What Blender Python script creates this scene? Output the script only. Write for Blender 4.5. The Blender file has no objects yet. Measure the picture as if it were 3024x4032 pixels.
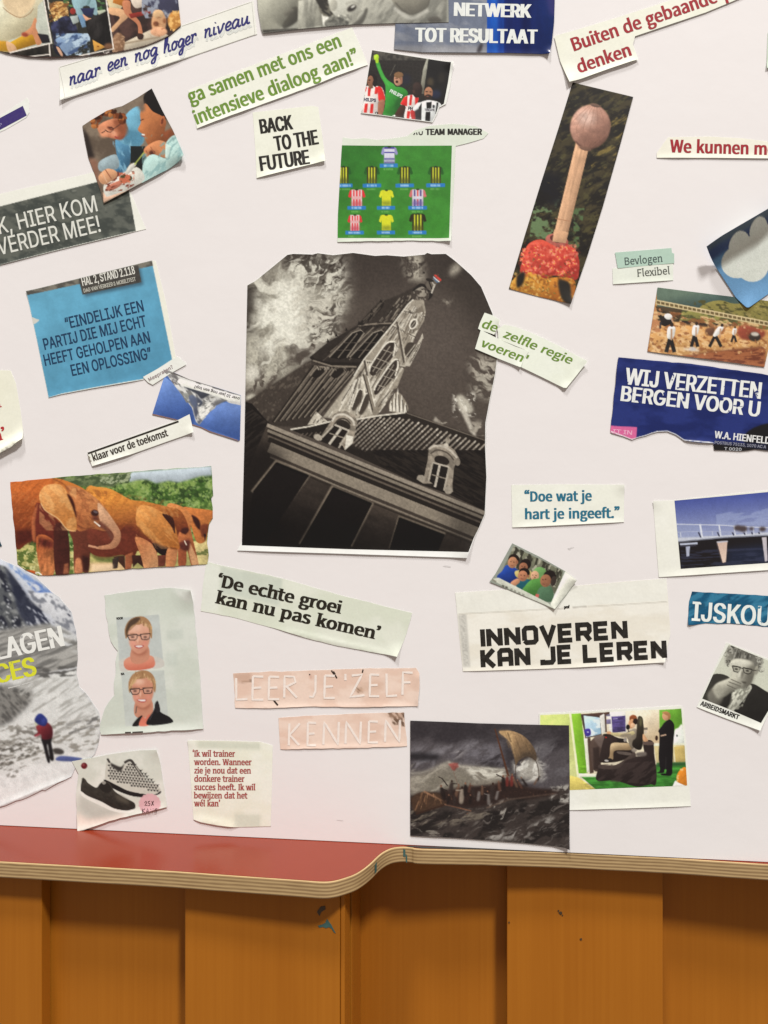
import bpy, math, random
import numpy as np
from mathutils import Vector
from mathutils.geometry import delaunay_2d_cdt

# ---------------------------------------------------------------- camera, light, exposure
scene = bpy.context.scene
COL = scene.collection
F_PX = 3245.0                       # focal length in photo pixels (photo 3024 x 4032)
YAW = math.radians(6.8)
CA, SA = math.cos(YAW), math.sin(YAW)
DIST = 0.8 * CA                     # camera to board plane, metres
cam_data = bpy.data.cameras.new('camera')
cam_data.sensor_fit = 'VERTICAL'
cam_data.sensor_height = 24.0
cam_data.lens = 24.0 * F_PX / 4032.0
cam_data.clip_start = 0.01
cam_data.clip_end = 50.0
cam = bpy.data.objects.new('camera', cam_data)
cam.location = (0, -DIST, 0)
cam.rotation_euler = (math.pi / 2, 0, YAW)
COL.objects.link(cam)
scene.camera = cam

world = bpy.data.worlds.new('World')
scene.world = world
world.use_nodes = True
bg = world.node_tree.nodes['Background']
bg.inputs[0].default_value = (1.0, 0.83, 0.73, 1)
bg.inputs[1].default_value = 0.27

def lamp(name, az, el, dist, size, power, color):
    d = bpy.data.lights.new(name, 'AREA')
    d.shape = 'DISK'
    d.size = size
    d.energy = power
    d.color = color
    o = bpy.data.objects.new(name, d)
    a, e = math.radians(az), math.radians(el)
    o.location = (dist * math.sin(a) * math.cos(e), -dist * math.cos(a) * math.cos(e), dist * math.sin(e))
    o.rotation_euler = (Vector((0, 0, -0.1)) - o.location).to_track_quat('-Z', 'Y').to_euler()
    COL.objects.link(o)
    return o
lamp('ceiling_lamp', 34, 55, 14.0, 1.7, 1935, (1.0, 0.965, 0.94))
lamp('ceiling_lamp', -24, 71, 14.0, 1.7, 1282, (1.0, 0.965, 0.94))
scene.view_settings.view_transform = 'Standard'
scene.view_settings.look = 'None'
scene.view_settings.exposure = 0.15
scene.view_settings.gamma = 1.0
scene.view_settings.use_curve_mapping = False

# ---------------------------------------------------------------- colour
BOARD_SEEN = np.array([237, 229, 223.0])       # the white board as the photo shows it
BOARD_ALB = np.array([0.80, 0.79, 0.785])
def s2l(c):
    c = np.asarray(c, dtype=np.float64) / 255.0
    return np.where(c <= 0.04045, c / 12.92, ((c + 0.055) / 1.055) ** 2.4)
KCOL = BOARD_ALB / s2l(BOARD_SEEN)
def alb(c):
    return np.clip(s2l(c) * KCOL, 0.003, 0.9)

# ---------------------------------------------------------------- materials
def new_mat(name):
    m = bpy.data.materials.new(name)
    m.use_nodes = True
    nt = m.node_tree
    return m, nt, nt.nodes['Principled BSDF']
def link(nt, a, b):
    nt.links.new(a, b)
def print_mat(name, rough, spec, bump=0.0):
    m, nt, b = new_mat(name)
    at = nt.nodes.new('ShaderNodeVertexColor'); at.layer_name = 'Col'
    tc = nt.nodes.new('ShaderNodeTexCoord')
    no = nt.nodes.new('ShaderNodeTexNoise'); no.inputs['Scale'].default_value = 420; no.inputs['Detail'].default_value = 3
    link(nt, tc.outputs['Object'], no.inputs['Vector'])
    ra = nt.nodes.new('ShaderNodeMapRange'); ra.inputs[3].default_value = 0.94; ra.inputs[4].default_value = 1.06
    link(nt, no.outputs['Fac'], ra.inputs[0])
    mx = nt.nodes.new('ShaderNodeVectorMath'); mx.operation = 'SCALE'
    link(nt, at.outputs['Color'], mx.inputs[0]); link(nt, ra.outputs[0], mx.inputs['Scale'])
    link(nt, mx.outputs[0], b.inputs['Base Color'])
    b.inputs['Roughness'].default_value = rough
    b.inputs['Specular IOR Level'].default_value = spec
    if bump:
        bu = nt.nodes.new('ShaderNodeBump'); bu.inputs['Strength'].default_value = bump; bu.inputs['Distance'].default_value = 0.0004
        n2 = nt.nodes.new('ShaderNodeTexNoise'); n2.inputs['Scale'].default_value = 60; n2.inputs['Detail'].default_value = 4
        link(nt, tc.outputs['Object'], n2.inputs['Vector'])
        link(nt, n2.outputs['Fac'], bu.inputs['Height']); link(nt, bu.outputs[0], b.inputs['Normal'])
    return m
M_PAPER = print_mat('printed_paper', 0.62, 0.25, 0.5)
M_PHOTO = print_mat('printed_photo_ink', 0.48, 0.3, 0.3)
M_GLOSS = print_mat('glossy_print', 0.22, 0.45, 0.3)
_inks = {}
def ink(c, worn=None):
    k = (tuple(c), worn)
    if k in _inks: return _inks[k]
    m, nt, b = new_mat('printing_ink')
    a = alb(c)
    tc = nt.nodes.new('ShaderNodeTexCoord')
    no = nt.nodes.new('ShaderNodeTexNoise'); no.inputs['Scale'].default_value = 300 if not worn else 170
    no.inputs['Detail'].default_value = 5
    link(nt, tc.outputs['Object'], no.inputs['Vector'])
    mx = nt.nodes.new('ShaderNodeMix'); mx.data_type = 'RGBA'
    ra = nt.nodes.new('ShaderNodeMapRange')
    if worn:
        ra.inputs[1].default_value = 0.635; ra.inputs[2].default_value = 0.67
        w = alb(worn)
    else:
        ra.inputs[1].default_value = 0.35; ra.inputs[2].default_value = 0.75
        w = a * 0.86 + 0.02
    link(nt, no.outputs['Fac'], ra.inputs[0]); link(nt, ra.outputs[0], mx.inputs[0])
    mx.inputs[6].default_value = (*a, 1); mx.inputs[7].default_value = (*w, 1)
    link(nt, mx.outputs[2], b.inputs['Base Color'])
    b.inputs['Roughness'].default_value = 0.6
    b.inputs['Specular IOR Level'].default_value = 0.2
    _inks[k] = m
    return m

# ---------------------------------------------------------------- the board plane, in photo pixels
def board_xz(u, v):
    u = np.asarray(u, dtype=np.float64); v = np.asarray(v, dtype=np.float64)
    x = (u - 1512.0) / F_PX; y = (2016.0 - v) / F_PX
    t = DIST / (CA + x * SA)
    return t * (-SA + x * CA), t * y
MM = 0.001

# measuring frames used to read coordinates off the photograph: origin x, y and scale
ZONES = dict(A=(0, 0, .60277), B=(1000, 0, .60277), C=(2024, 0, .60277), D=(0, 950, .60277), E=(900, 950, .66305),
             F=(1924, 950, .66305), G=(0, 1800, .60277), H=(800, 2150, .60277), I=(1924, 1850, .66305),
             J=(0, 2600, .66305), L=(0, 2080, .5425), M=(1500, 2780, .48222),
             N=(2150, 2760, .39180), O=(1850, 1150, .33153), P=(1380, 170, .36166), Q=(2600, 700, .27127),
             R=(0, 0, .44605), S=(1000, 0, .75347), T=(560, 1380, .26522), W=(0, 0, 1.82278))
def zsrc(z, pts):
    ox, oy, s = ZONES[z]
    p = np.asarray(pts, dtype=np.float64).reshape(-1, 2)
    return p * s + np.array([ox, oy])
def pts(s):
    if isinstance(s, str):
        return [tuple(float(v) for v in q.split(',')) for q in s.split()]
    return list(s)
def smooth(p, n=6, closed=True):
    p = np.asarray(p, dtype=np.float64)
    N = len(p); out = []
    rng = range(N) if closed else range(N - 1)
    for i in rng:
        if closed:
            a, b, c, d = p[(i - 1) % N], p[i], p[(i + 1) % N], p[(i + 2) % N]
        else:
            a, b, c, d = p[max(i - 1, 0)], p[i], p[i + 1], p[min(i + 2, N - 1)]
        for j in range(n):
            t = j / n
            out.append(0.5 * ((2 * b) + (c - a) * t + (2 * a - 5 * b + 4 * c - d) * t * t + (3 * b - a - 3 * c + d) * t ** 3))
    if not closed: out.append(p[-1])
    return np.array(out)

# ---------------------------------------------------------------- noise
_perm = {}
def vnoise(X, Y, seed):
    if seed not in _perm:
        _perm[seed] = np.random.RandomState(seed).rand(256, 256).astype(np.float32)
    g = _perm[seed]
    xi = np.floor(X).astype(int); yi = np.floor(Y).astype(int)
    fx = X - xi; fy = Y - yi
    fx = fx * fx * (3 - 2 * fx); fy = fy * fy * (3 - 2 * fy)
    x0 = xi & 255; x1 = (xi + 1) & 255; y0 = yi & 255; y1 = (yi + 1) & 255
    return (g[y0, x0] * (1 - fx) + g[y0, x1] * fx) * (1 - fy) + (g[y1, x0] * (1 - fx) + g[y1, x1] * fx) * fy
def fbm(X, Y, sx, sy, rot=0.0, oct=4, seed=1):
    c, s = math.cos(rot), math.sin(rot)
    U = (X * c + Y * s) / sx; V = (-X * s + Y * c) / sy
    out = 0; a = 1.0; tot = 0
    for o in range(oct):
        out = out + a * vnoise(U + 17.3 * o, V + 9.1 * o, seed + o); tot += a
        a *= 0.55; U = U * 2.03; V = V * 2.03
    return out / tot
def sstep(x, a, b):
    t = np.clip((x - a) / (b - a), 0, 1)
    return t * t * (3 - 2 * t)

# ---------------------------------------------------------------- a printed picture, painted in code
class Pic:
    RES = 1.7                                   # photo pixels per sample
    def __init__(self, zone, bbox, base=(128, 128, 128), life=0.10, vol=None):
        self.z = zone
        self.s = ZONES[zone][2]
        self.k = self.s / self.RES
        self.x0, self.y0, x1, y1 = bbox
        self.w = int((x1 - self.x0) * self.k) + 2
        self.h = int((y1 - self.y0) * self.k) + 2
        self.img = np.zeros((self.h, self.w, 3), np.float32)
        self.img[:] = base
        jj, ii = np.mgrid[0:self.h, 0:self.w]
        self.X = ((ii + .5) / self.k + self.x0).astype(np.float32)
        self.Y = ((jj + .5) / self.k + self.y0).astype(np.float32)
        self.clip = None
        self.life = life; self.nf = 0
        self.vol = vol if vol is not None else (.17 if life > .09 else 0)
        u = 1.0 / self.s
        self.mott = [fbm(self.X, self.Y, 34 * u, 22 * u, q, 3, 200 + 7 * i) * .65 + fbm(self.X, self.Y, 7 * u, 7 * u, 0, 2, 300 + i) * .35 for i, q in enumerate((.3, 1.2, -.6))]
    def mask(self, P, soft=0):
        P = (np.asarray(P, dtype=np.float64) - [self.x0, self.y0]) * self.k
        m = np.zeros((self.h, self.w + 1), np.float32)
        x, y = P[:, 0], P[:, 1]
        xn, yn = np.roll(x, -1), np.roll(y, -1)
        r0 = max(0, int(math.floor(y.min()))); r1 = min(self.h, int(math.ceil(y.max())) + 1)
        SUB = 3
        for r in range(r0, r1):
            row = m[r]
            for sbi in range(SUB):
                yy = r + (sbi + .5) / SUB
                c = (y <= yy) != (yn <= yy)
                if not c.any(): continue
                xs = np.sort(x[c] + (yy - y[c]) / (yn[c] - y[c]) * (xn[c] - x[c]))
                for a, b in zip(xs[0::2], xs[1::2]):
                    a = min(max(a, 0), self.w); b = min(max(b, 0), self.w)
                    if b <= a: continue
                    ia, ib = int(a), int(b)
                    if ia == ib: row[ia] += (b - a) / SUB
                    else:
                        row[ia] += (ia + 1 - a) / SUB
                        row[ia + 1:ib] += 1.0 / SUB
                        row[ib] += (b - ib) / SUB
        m = np.clip(m[:, :self.w], 0, 1)
        if soft: m = self.blur(m, soft * self.k)
        return m
    def blur(self, m, r):
        r = int(round(r))
        if r < 1: return m
        for ax in (0, 1):
            for _ in range(2):
                pad = [(0, 0)] * m.ndim; pad[ax] = (r + 1, r)
                c = np.cumsum(np.pad(m, pad, mode='edge'), axis=ax)
                if ax == 0: m = (c[2 * r + 1:] - c[:-2 * r - 1]) / (2 * r + 1)
                else: m = (c[:, 2 * r + 1:] - c[:, :-2 * r - 1]) / (2 * r + 1)
        return m
    def put(self, m, col, alpha=1.0):
        a = (m * alpha)
        if self.clip is not None: a = a * self.clip
        a = a[..., None]
        self.img = self.img * (1 - a) + np.asarray(col, np.float32) * a
        return self
    def reg(self, P, sm):
        P = pts(P)
        return smooth(P) if sm else np.array(P)
    def part(self, P, soft):
        """coverage of a polygon, only over the rectangle it can touch"""
        Q = (np.asarray(P, dtype=np.float64) - [self.x0, self.y0]) * self.k
        pad = int(soft * self.k * 4) + 3
        c0, r0 = np.maximum(np.floor(Q.min(0)).astype(int) - pad, 0)
        c1, r1 = np.minimum(np.ceil(Q.max(0)).astype(int) + pad, [self.w, self.h])
        if c1 <= c0 or r1 <= r0: return None, None
        keep = (self.x0, self.y0, self.w, self.h)
        self.x0 += c0 / self.k; self.y0 += r0 / self.k; self.w = c1 - c0; self.h = r1 - r0
        m = self.mask(P, soft)
        self.x0, self.y0, self.w, self.h = keep
        return m, (slice(r0, r1), slice(c0, c1))
    def lay(self, m, sl, col, a):
        if self.life:
            self.nf += 1
            n = (self.mott[(self.nf * 37) % 3][sl] - .5) * 2 * self.life
            col = np.asarray(col, np.float32) * (1 + n[..., None])
        m = (m * a)[..., None]
        self.img[sl] = self.img[sl] * (1 - m) + np.asarray(col, np.float32) * m
        return self
    def f(self, P, col, sm=0, soft=0, a=1.0, sh=None):
        """fill; sh = second colour, shaded from the first to the second between two points"""
        P = self.reg(P, sm)
        m, sl = self.part(P, soft)
        if m is None: return self
        if sh is not None:
            c1, (ax, ay, bx, by) = sh
            L2 = (bx - ax) ** 2 + (by - ay) ** 2
            t = np.clip(((self.X[sl] - ax) * (bx - ax) + (self.Y[sl] - ay) * (by - ay)) / L2, 0, 1)[..., None]
            col = np.asarray(col, np.float32) * (1 - t) + np.asarray(c1, np.float32) * t
        if self.vol and a > .7 and soft < 8:
            q = (P.max(0) - P.min(0)) * self.k
            R = int(.20 * min(q[0], q[1]))
            if R >= 2:
                gy, gx = np.gradient(self.blur(np.pad(m, R, mode='constant') if False else m, R))
                v = np.clip((gx * .55 + gy * .83) * 2 * R, -1, 1) * self.vol
                col = np.asarray(col, np.float32) * (1 + v[..., None])
        return self.lay(m, sl, col, a)
    def hatch(self, quad, n, w, cols, seed=1, ln=(.05, .3), a=.8, s=(0, 1), t=(0, 1)):
        """loose strokes running from the quad's first edge to its opposite edge"""
        q = np.array(pts(quad)); r = random.Random(seed)
        for i in range(n):
            u = r.uniform(*s); t0 = r.uniform(*t); t1 = min(t[1], t0 + r.uniform(*ln))
            g = lambda v: (q[0] * (1 - u) + q[1] * u) * (1 - v) + (q[3] * (1 - u) + q[2] * u) * v
            self.l([tuple(g(t0)), tuple(g(t1))], r.uniform(*w), r.choice(cols), a=a * r.uniform(.6, 1))
        return self
    def e(self, cx, cy, rx, ry, col, rot=0.0, soft=0, a=1.0, sh=None):
        th = np.linspace(0, 2 * math.pi, 26)[:-1]
        c, s = math.cos(rot), math.sin(rot)
        P = np.stack([cx + rx * np.cos(th) * c - ry * np.sin(th) * s, cy + rx * np.cos(th) * s + ry * np.sin(th) * c], 1)
        return self.f([tuple(q) for q in P], col, 0, soft, a, sh)
    def l(self, P, w, col, w1=None, sm=0, a=1.0, soft=0):
        P = np.asarray(pts(P), dtype=np.float64)
        if sm: P = smooth(P, 6, False)
        R = ribbon(P, w, w1 if w1 is not None else w)
        m, sl = self.part(R, soft)
        return self if m is None else self.lay(m, sl, col, a)
    def t(self, P, c0, c1, sx, sy=None, rot=0.0, lo=.35, hi=.65, a=1.0, oct=4, seed=1, sm=0, soft=0):
        """texture between two colours"""
        n = sstep(fbm(self.X, self.Y, sx, sy or sx, rot, oct, seed), lo, hi)[..., None]
        m = np.ones((self.h, self.w), np.float32) if P is None else self.mask(self.reg(P, sm), soft)
        return self.put(m, np.asarray(c0, np.float32) * (1 - n) + np.asarray(c1, np.float32) * n, a)
    def c(self, P, col, sx, sy=None, rot=0.0, lo=.45, hi=.6, a=1.0, oct=5, seed=1, sm=0, soft=0, warp=0):
        """colour laid on where the noise is high (clouds, foam, leaves)"""
        X, Y = self.X, self.Y
        if warp:
            X, Y = X + warp * (fbm(X, Y, sx, sx, 0, 3, seed + 50) - .5) * 2, Y + warp * (fbm(X, Y, sx, sx, 0, 3, seed + 60) - .5) * 2
        n = sstep(fbm(X, Y, sx, sy or sx, rot, oct, seed), lo, hi)
        m = np.ones((self.h, self.w), np.float32) if P is None else self.mask(self.reg(P, sm), soft)
        return self.put(m * n, col, a)
    def mul(self, P, lo, hi, sx, sy=None, rot=0.0, oct=4, seed=1, sm=0, soft=0):
        n = fbm(self.X, self.Y, sx, sy or sx, rot, oct, seed)
        n = lo + (hi - lo) * sstep(n, .25, .75)
        m = np.ones((self.h, self.w), np.float32) if P is None else self.mask(self.reg(P, sm), soft)
        if self.clip is not None: m = m * self.clip
        self.img = self.img * (1 + m * (n - 1))[..., None]
        return self
    def soften(self, r):
        k = max(1, int(round(r * self.k)))
        self.img = np.stack([self.blur(self.img[..., i], k) for i in range(3)], -1)
        return self
    def finish(self):
        self.img = np.clip(128 + (self.img - 128) * 1.05, 4, 252)
        g = np.random.RandomState(3).randn(self.h, self.w, 1).astype(np.float32)
        self.img = self.img * (1 + .03 * g)
        return self
    def sample(self, src):
        ox, oy, s = ZONES[self.z]
        x = ((src[:, 0] - ox) / s - self.x0) * self.k - .5
        y = ((src[:, 1] - oy) / s - self.y0) * self.k - .5
        x = np.clip(x, 0, self.w - 1.001); y = np.clip(y, 0, self.h - 1.001)
        xi = x.astype(int); yi = y.astype(int); fx = (x - xi)[:, None]; fy = (y - yi)[:, None]
        im = self.img
        return (im[yi, xi] * (1 - fx) + im[yi, xi + 1] * fx) * (1 - fy) + (im[yi + 1, xi] * (1 - fx) + im[yi + 1, xi + 1] * fx) * fy
def ribbon(P, w0, w1):
    P = np.asarray(P, dtype=np.float64)
    d = np.gradient(P, axis=0)
    d /= np.maximum(np.linalg.norm(d, axis=1), 1e-9)[:, None]
    n = np.stack([-d[:, 1], d[:, 0]], 1)
    w = np.linspace(w0, w1, len(P))[:, None] / 2
    return np.concatenate([P + n * w, (P - n * w)[::-1]])

# ---------------------------------------------------------------- sheets of paper
def sheet_grid(poly, sp):
    """regular quads inside a polygon, the rim snapped on to the outline"""
    poly = np.asarray(poly, dtype=np.float64)
    x0, y0 = poly.min(0) - sp; x1, y1 = poly.max(0) + sp
    nx = int((x1 - x0) / sp) + 2; ny = int((y1 - y0) / sp) + 2
    gx = x0 + np.arange(nx) * sp; gy = y0 + np.arange(ny) * sp
    cx, cy = np.meshgrid(gx[:-1] + sp / 2, gy[:-1] + sp / 2)
    ins = np.zeros(cx.shape, bool)
    n = len(poly)
    for i in range(n):
        ax, ay = poly[i]; bx, by = poly[(i + 1) % n]
        if ay == by: continue
        c = (ay <= cy) != (by <= cy)
        ins ^= c & (cx < ax + (cy - ay) / (by - ay) * (bx - ax))
    VX, VY = np.meshgrid(gx, gy)
    idx = np.arange(nx * ny).reshape(ny, nx)
    cnt = np.zeros((ny, nx), int)
    for dj, di in ((0, 0), (0, 1), (1, 0), (1, 1)):
        cnt[dj:ny - 1 + dj, di:nx - 1 + di] += ins
    quads = np.stack([idx[:-1, :-1][ins], idx[1:, :-1][ins], idx[1:, 1:][ins], idx[:-1, 1:][ins]], 1)
    V = np.stack([VX.ravel(), VY.ravel()], 1)
    rim = np.where((cnt.ravel() > 0) & (cnt.ravel() < 4))[0]
    if len(rim):
        p = V[rim]; best = np.full(len(rim), 1e18); bp = p.copy()
        for i in range(n):
            a = poly[i]; b = poly[(i + 1) % n]; ab = b - a; L2 = ab @ ab
            if L2 < 1e-9: continue
            t = np.clip(((p - a) @ ab) / L2, 0, 1)
            q = a + t[:, None] * ab
            d = ((p - q) ** 2).sum(1)
            m = d < best; best[m] = d[m]; bp[m] = q[m]
        V[rim] = bp
        for a in poly:
            d = ((V[rim] - a) ** 2).sum(1); k = d.argmin()
            if d[k] < (1.6 * sp) ** 2: V[rim[k]] = a
    used = np.unique(quads)
    mp = np.full(len(V), -1); mp[used] = np.arange(len(used))
    return V[used], mp[quads]
def rim_edges(quads):
    e = np.concatenate([quads[:, [0, 1]], quads[:, [1, 2]], quads[:, [2, 3]], quads[:, [3, 0]]])
    k = np.sort(e, 1); key = k[:, 0].astype(np.int64) * 10 ** 7 + k[:, 1]
    u, inv, c = np.unique(key, return_inverse=True, return_counts=True)
    return e[c[inv] == 1]
def mesh_obj(name, V, F, mat, parent=None, cols=None, smooth_=True, loc=None):
    me = bpy.data.meshes.new(name)
    V = np.asarray(V, dtype=np.float32)
    if isinstance(F, np.ndarray):
        me.vertices.add(len(V)); me.vertices.foreach_set('co', V.ravel())
        k = F.shape[1]
        me.loops.add(F.size); me.loops.foreach_set('vertex_index', F.astype(np.int32).ravel())
        me.polygons.add(len(F))
        me.polygons.foreach_set('loop_start', np.arange(0, F.size, k, dtype=np.int32))
        me.update(calc_edges=True)
    else:
        me.from_pydata([tuple(v) for v in V], [], F)
    if cols is not None:
        at = me.color_attributes.new('Col', 'FLOAT_COLOR', 'POINT')
        c4 = np.ones((len(V), 4), np.float32); c4[:, :3] = cols
        at.data.foreach_set('color', c4.ravel())
    if smooth_:
        me.polygons.foreach_set('use_smooth', np.ones(len(me.polygons), bool))
    me.materials.append(mat)
    me.validate()
    o = bpy.data.objects.new(name, me)
    COL.objects.link(o)
    if parent is not None: o.parent = parent
    if loc is not None: o.location = loc
    return o

class Clip:
    """one cut-out glued on the board: an Empty with its paper, prints and lettering as children"""
    n = 0
    def __init__(self, name, label, cat, zone, outline, paper=(238, 234, 222), layer=1, curls=(), group=None, sm=0,
                 tone=None, mat=None, sheet='paper_sheet', jag=0.0, sp=9.0):
        Clip.n += 1
        self.id = Clip.n
        self.z = zone
        self.s = ZONES[zone][2]
        P = pts(outline)
        if sm: P = smooth(P, 5)
        src = zsrc(zone, P)
        if jag: src = self.jagged(src, jag)
        self.poly = src
        self.layer = layer * 0.22 * MM
        self.curls = [self.prep(c) for c in curls]
        c = src.mean(0)
        self.ox, self.oz = [float(q) for q in board_xz(c[0], c[1])]
        e = bpy.data.objects.new(name, None)
        e.empty_display_size = 0.01
        e.location = (self.ox, 0, self.oz)
        COL.objects.link(e)
        e['label'] = label; e['category'] = cat
        e['group'] = group or ('text clippings glued on the white board' if name.startswith('text') else 'picture clippings glued on the white board')
        self.root = e
        # paper with front, back and rim
        V, Q = sheet_grid(src, sp)
        if isinstance(paper, Pic): cols = alb(paper.sample(V))
        else:
            cc = np.array(paper, np.float64)[None] + np.zeros((len(V), 1))
            nz = fbm(V[:, 0], V[:, 1], 90, 90, 0, 3, 40 + self.id)[:, None] - .5
            nf = fbm(V[:, 0], V[:, 1], 30, 30, 0, 2, 60 + self.id)[:, None] - .5
            cc = cc + nz * np.array([5, 5, 9.]) + nf * 4
            cols = alb(np.clip(cc, 0, 255))
        front = self.to3(V, 0.0)
        back = self.to3(V, -0.10 * MM)
        n = len(V)
        E = rim_edges(Q)
        rim = np.unique(E); mp = np.zeros(n, int); mp[rim] = np.arange(len(rim)); k = len(rim)
        side = np.stack([mp[E[:, 1]], mp[E[:, 0]], mp[E[:, 0]] + k, mp[E[:, 1]] + k], 1) + 2 * n
        F = np.concatenate([Q, Q[:, ::-1] + n, side])
        mesh_obj(sheet, np.concatenate([front, back, front[rim], back[rim]]), F, mat or M_PAPER, e, np.concatenate([cols, cols, cols[rim], cols[rim]]))
    def jagged(self, src, amp):
        rs = np.random.RandomState(self.id)
        out = []
        for i in range(len(src)):
            a, b = src[i], src[(i + 1) % len(src)]
            d = b - a; L = np.linalg.norm(d); k = max(1, int(L / 22))
            nrm = np.array([-d[1], d[0]]) / max(L, 1e-6)
            for j in range(k):
                out.append(a + d * j / k + nrm * (rs.randn() * amp if j else 0))
        return np.array(out)
    def prep(self, c):
        # ('pt', x, y, r, h) corner lifting, ('ln', x0, y0, x1, y1, w, h) edge lifting; zone pixels, h in mm
        s = self.s; ox, oy = ZONES[self.z][:2]
        if c[0] == 'pt': return ('pt', c[1] * s + ox, c[2] * s + oy, c[3] * s, c[4] * MM * .7)
        return ('ln', c[1] * s + ox, c[2] * s + oy, c[3] * s + ox, c[4] * s + oy, c[5] * s, c[6] * MM * (.38 if c[6] < 5 else 1))
    def lift(self, V):
        h = np.full(len(V), self.layer)
        h = h + 0.14 * MM * sstep(fbm(V[:, 0], V[:, 1], 130, 130, 0.3 * self.id, 2, 90 + self.id), .3, .8)
        for c in self.curls:
            if c[0] == 'pt':
                d = np.hypot(V[:, 0] - c[1], V[:, 1] - c[2]) / c[3]
                h = h + c[4] * np.clip(1 - d, 0, None) ** 2
            else:
                a = np.array([c[1], c[2]]); b = np.array([c[3], c[4]]); ab = b - a; L = np.linalg.norm(ab)
                n = np.array([-ab[1], ab[0]]) / L
                d = np.abs((V - a) @ n) / c[5]
                t = ((V - a) @ ab) / L / L
                win = sstep(t, -0.12, 0.18) * (1 - sstep(t, 0.82, 1.12))
                h = h + c[6] * np.clip(1 - d, 0, None) ** 2 * win
        return h
    def to3(self, V, off):
        X, Z = board_xz(V[:, 0], V[:, 1])
        return np.stack([X - self.ox, -(self.lift(V) + off), Z - self.oz], 1)
    def pic(self, outline, pic, name='printed_photo', mat=None, off=0.06, sp=3.0, sm=0, label=None, zone=None):
        P = pts(outline)
        if sm: P = smooth(P, 5)
        src = zsrc(zone or self.z, P)
        V, Q = sheet_grid(src, sp)
        o = mesh_obj(name, self.to3(V, off * MM), Q, mat or M_PHOTO, self.root, alb(np.clip(pic.sample(V), 0, 255)))
        if label: o['label'] = label
        return o
    def full(self, pic, **k):
        pic.finish()
        """the print runs to the cut edge: shrink the outline by a hair so that the paper rim shows"""
        src = self.poly; c = src.mean(0)
        d = src - c
        P = (c + d * (1 - 0.9 / np.maximum(np.linalg.norm(d, axis=1), 1)[:, None]) - np.array(ZONES[self.z][:2])) / self.s
        return self.pic([tuple(q) for q in P], pic, **k)
    def shapes(self, polys, col, off, name, worn=None, label=None):
        """polys: list of contour groups (outer, holes...) in zone pixels, each group one flat piece"""
        VV = []; FF = []
        ox, oy, s = ZONES[self.z]
        for gi, grp in enumerate(polys):
            grp = [g for g in grp if len(g) > 2]
            if not grp: continue
            base = sum(len(v) for v in VV)
            fl = np.concatenate([np.asarray(g, dtype=np.float64) for g in grp])
            if len(grp) == 1 and len(fl) == 4: tris = [(0, 1, 2), (0, 2, 3)]
            else:
                ed = []; k0 = 0
                for g in grp:
                    k = len(g); ed += [(k0 + q, k0 + (q + 1) % k) for q in range(k)]; k0 += k
                vs, _, tris, _, _, _ = delaunay_2d_cdt([Vector((p[0], p[1])) for p in fl], ed, [], 0, 1e-4)
                fl = np.array([(v.x, v.y) for v in vs])
                tris = np.array([t for t in tris if len(t) == 3])
                cc = fl[tris].mean(1); ins = np.zeros(len(tris), bool)
                for g in grp:
                    g = np.asarray(g, dtype=np.float64)
                    for q0, q1 in zip(g, np.roll(g, -1, 0)):
                        if q0[1] == q1[1]: continue
                        hit = (q0[1] <= cc[:, 1]) != (q1[1] <= cc[:, 1])
                        ins ^= hit & (cc[:, 0] < q0[0] + (cc[:, 1] - q0[1]) / (q1[1] - q0[1]) * (q1[0] - q0[0]))
                tris = [tuple(int(v) for v in t) for t in tris[ins]]
            src = fl * s + np.array([ox, oy])
            VV.append(self.to3(src, (off + 0.004 * (gi % 6)) * MM))
            for t in tris:
                a, b, c = [fl[i] for i in t]
                cr = (b[0] - a[0]) * (c[1] - a[1]) - (b[1] - a[1]) * (c[0] - a[0])
                if abs(cr) < 1e-7: continue
                FF.append([base + i for i in (t if cr < 0 else t[::-1])])
        if not VV: return None
        o = mesh_obj(name, np.concatenate(VV), FF, ink(col, worn), self.root, None, False)
        if label: o['label'] = label
        return o
    def text(self, font, s, p0, p1, h, col, bold=0.0, boldy=None, shear=0.0, serif=0.0, off=0.13, worn=None, name='lettering'):
        G = layout(font, s, p0, p1, h, bold, boldy if boldy is not None else bold * .8, shear, serif)
        return self.shapes(G, col, off, name, worn)
    def strokes(self, lines, w, col, off=0.13, name='lettering', sm=0, w1=None, worn=None):
        G = []
        for L in lines:
            P = np.asarray(pts(L), dtype=np.float64)
            if sm and len(P) > 2: P = smooth(P, 6, False)
            Q = [P[0]]
            for i in range(len(P) - 1):
                k = max(1, int(np.linalg.norm(P[i + 1] - P[i]) * self.s / 16))
                Q += [P[i] + (P[i + 1] - P[i]) * (j + 1) / k for j in range(k)]
            P = np.array(Q)
            if len(P) == 2:
                G.append([ribbon(P, w, w1 or w)])
            else:
                R = ribbon(P, w, w1 or w); k = len(P)
                for i in range(k - 1):
                    G.append([np.array([R[i], R[i + 1], R[2 * k - 2 - i], R[2 * k - 1 - i]])])
        return self.shapes(G, col, off, name, worn)

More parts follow.
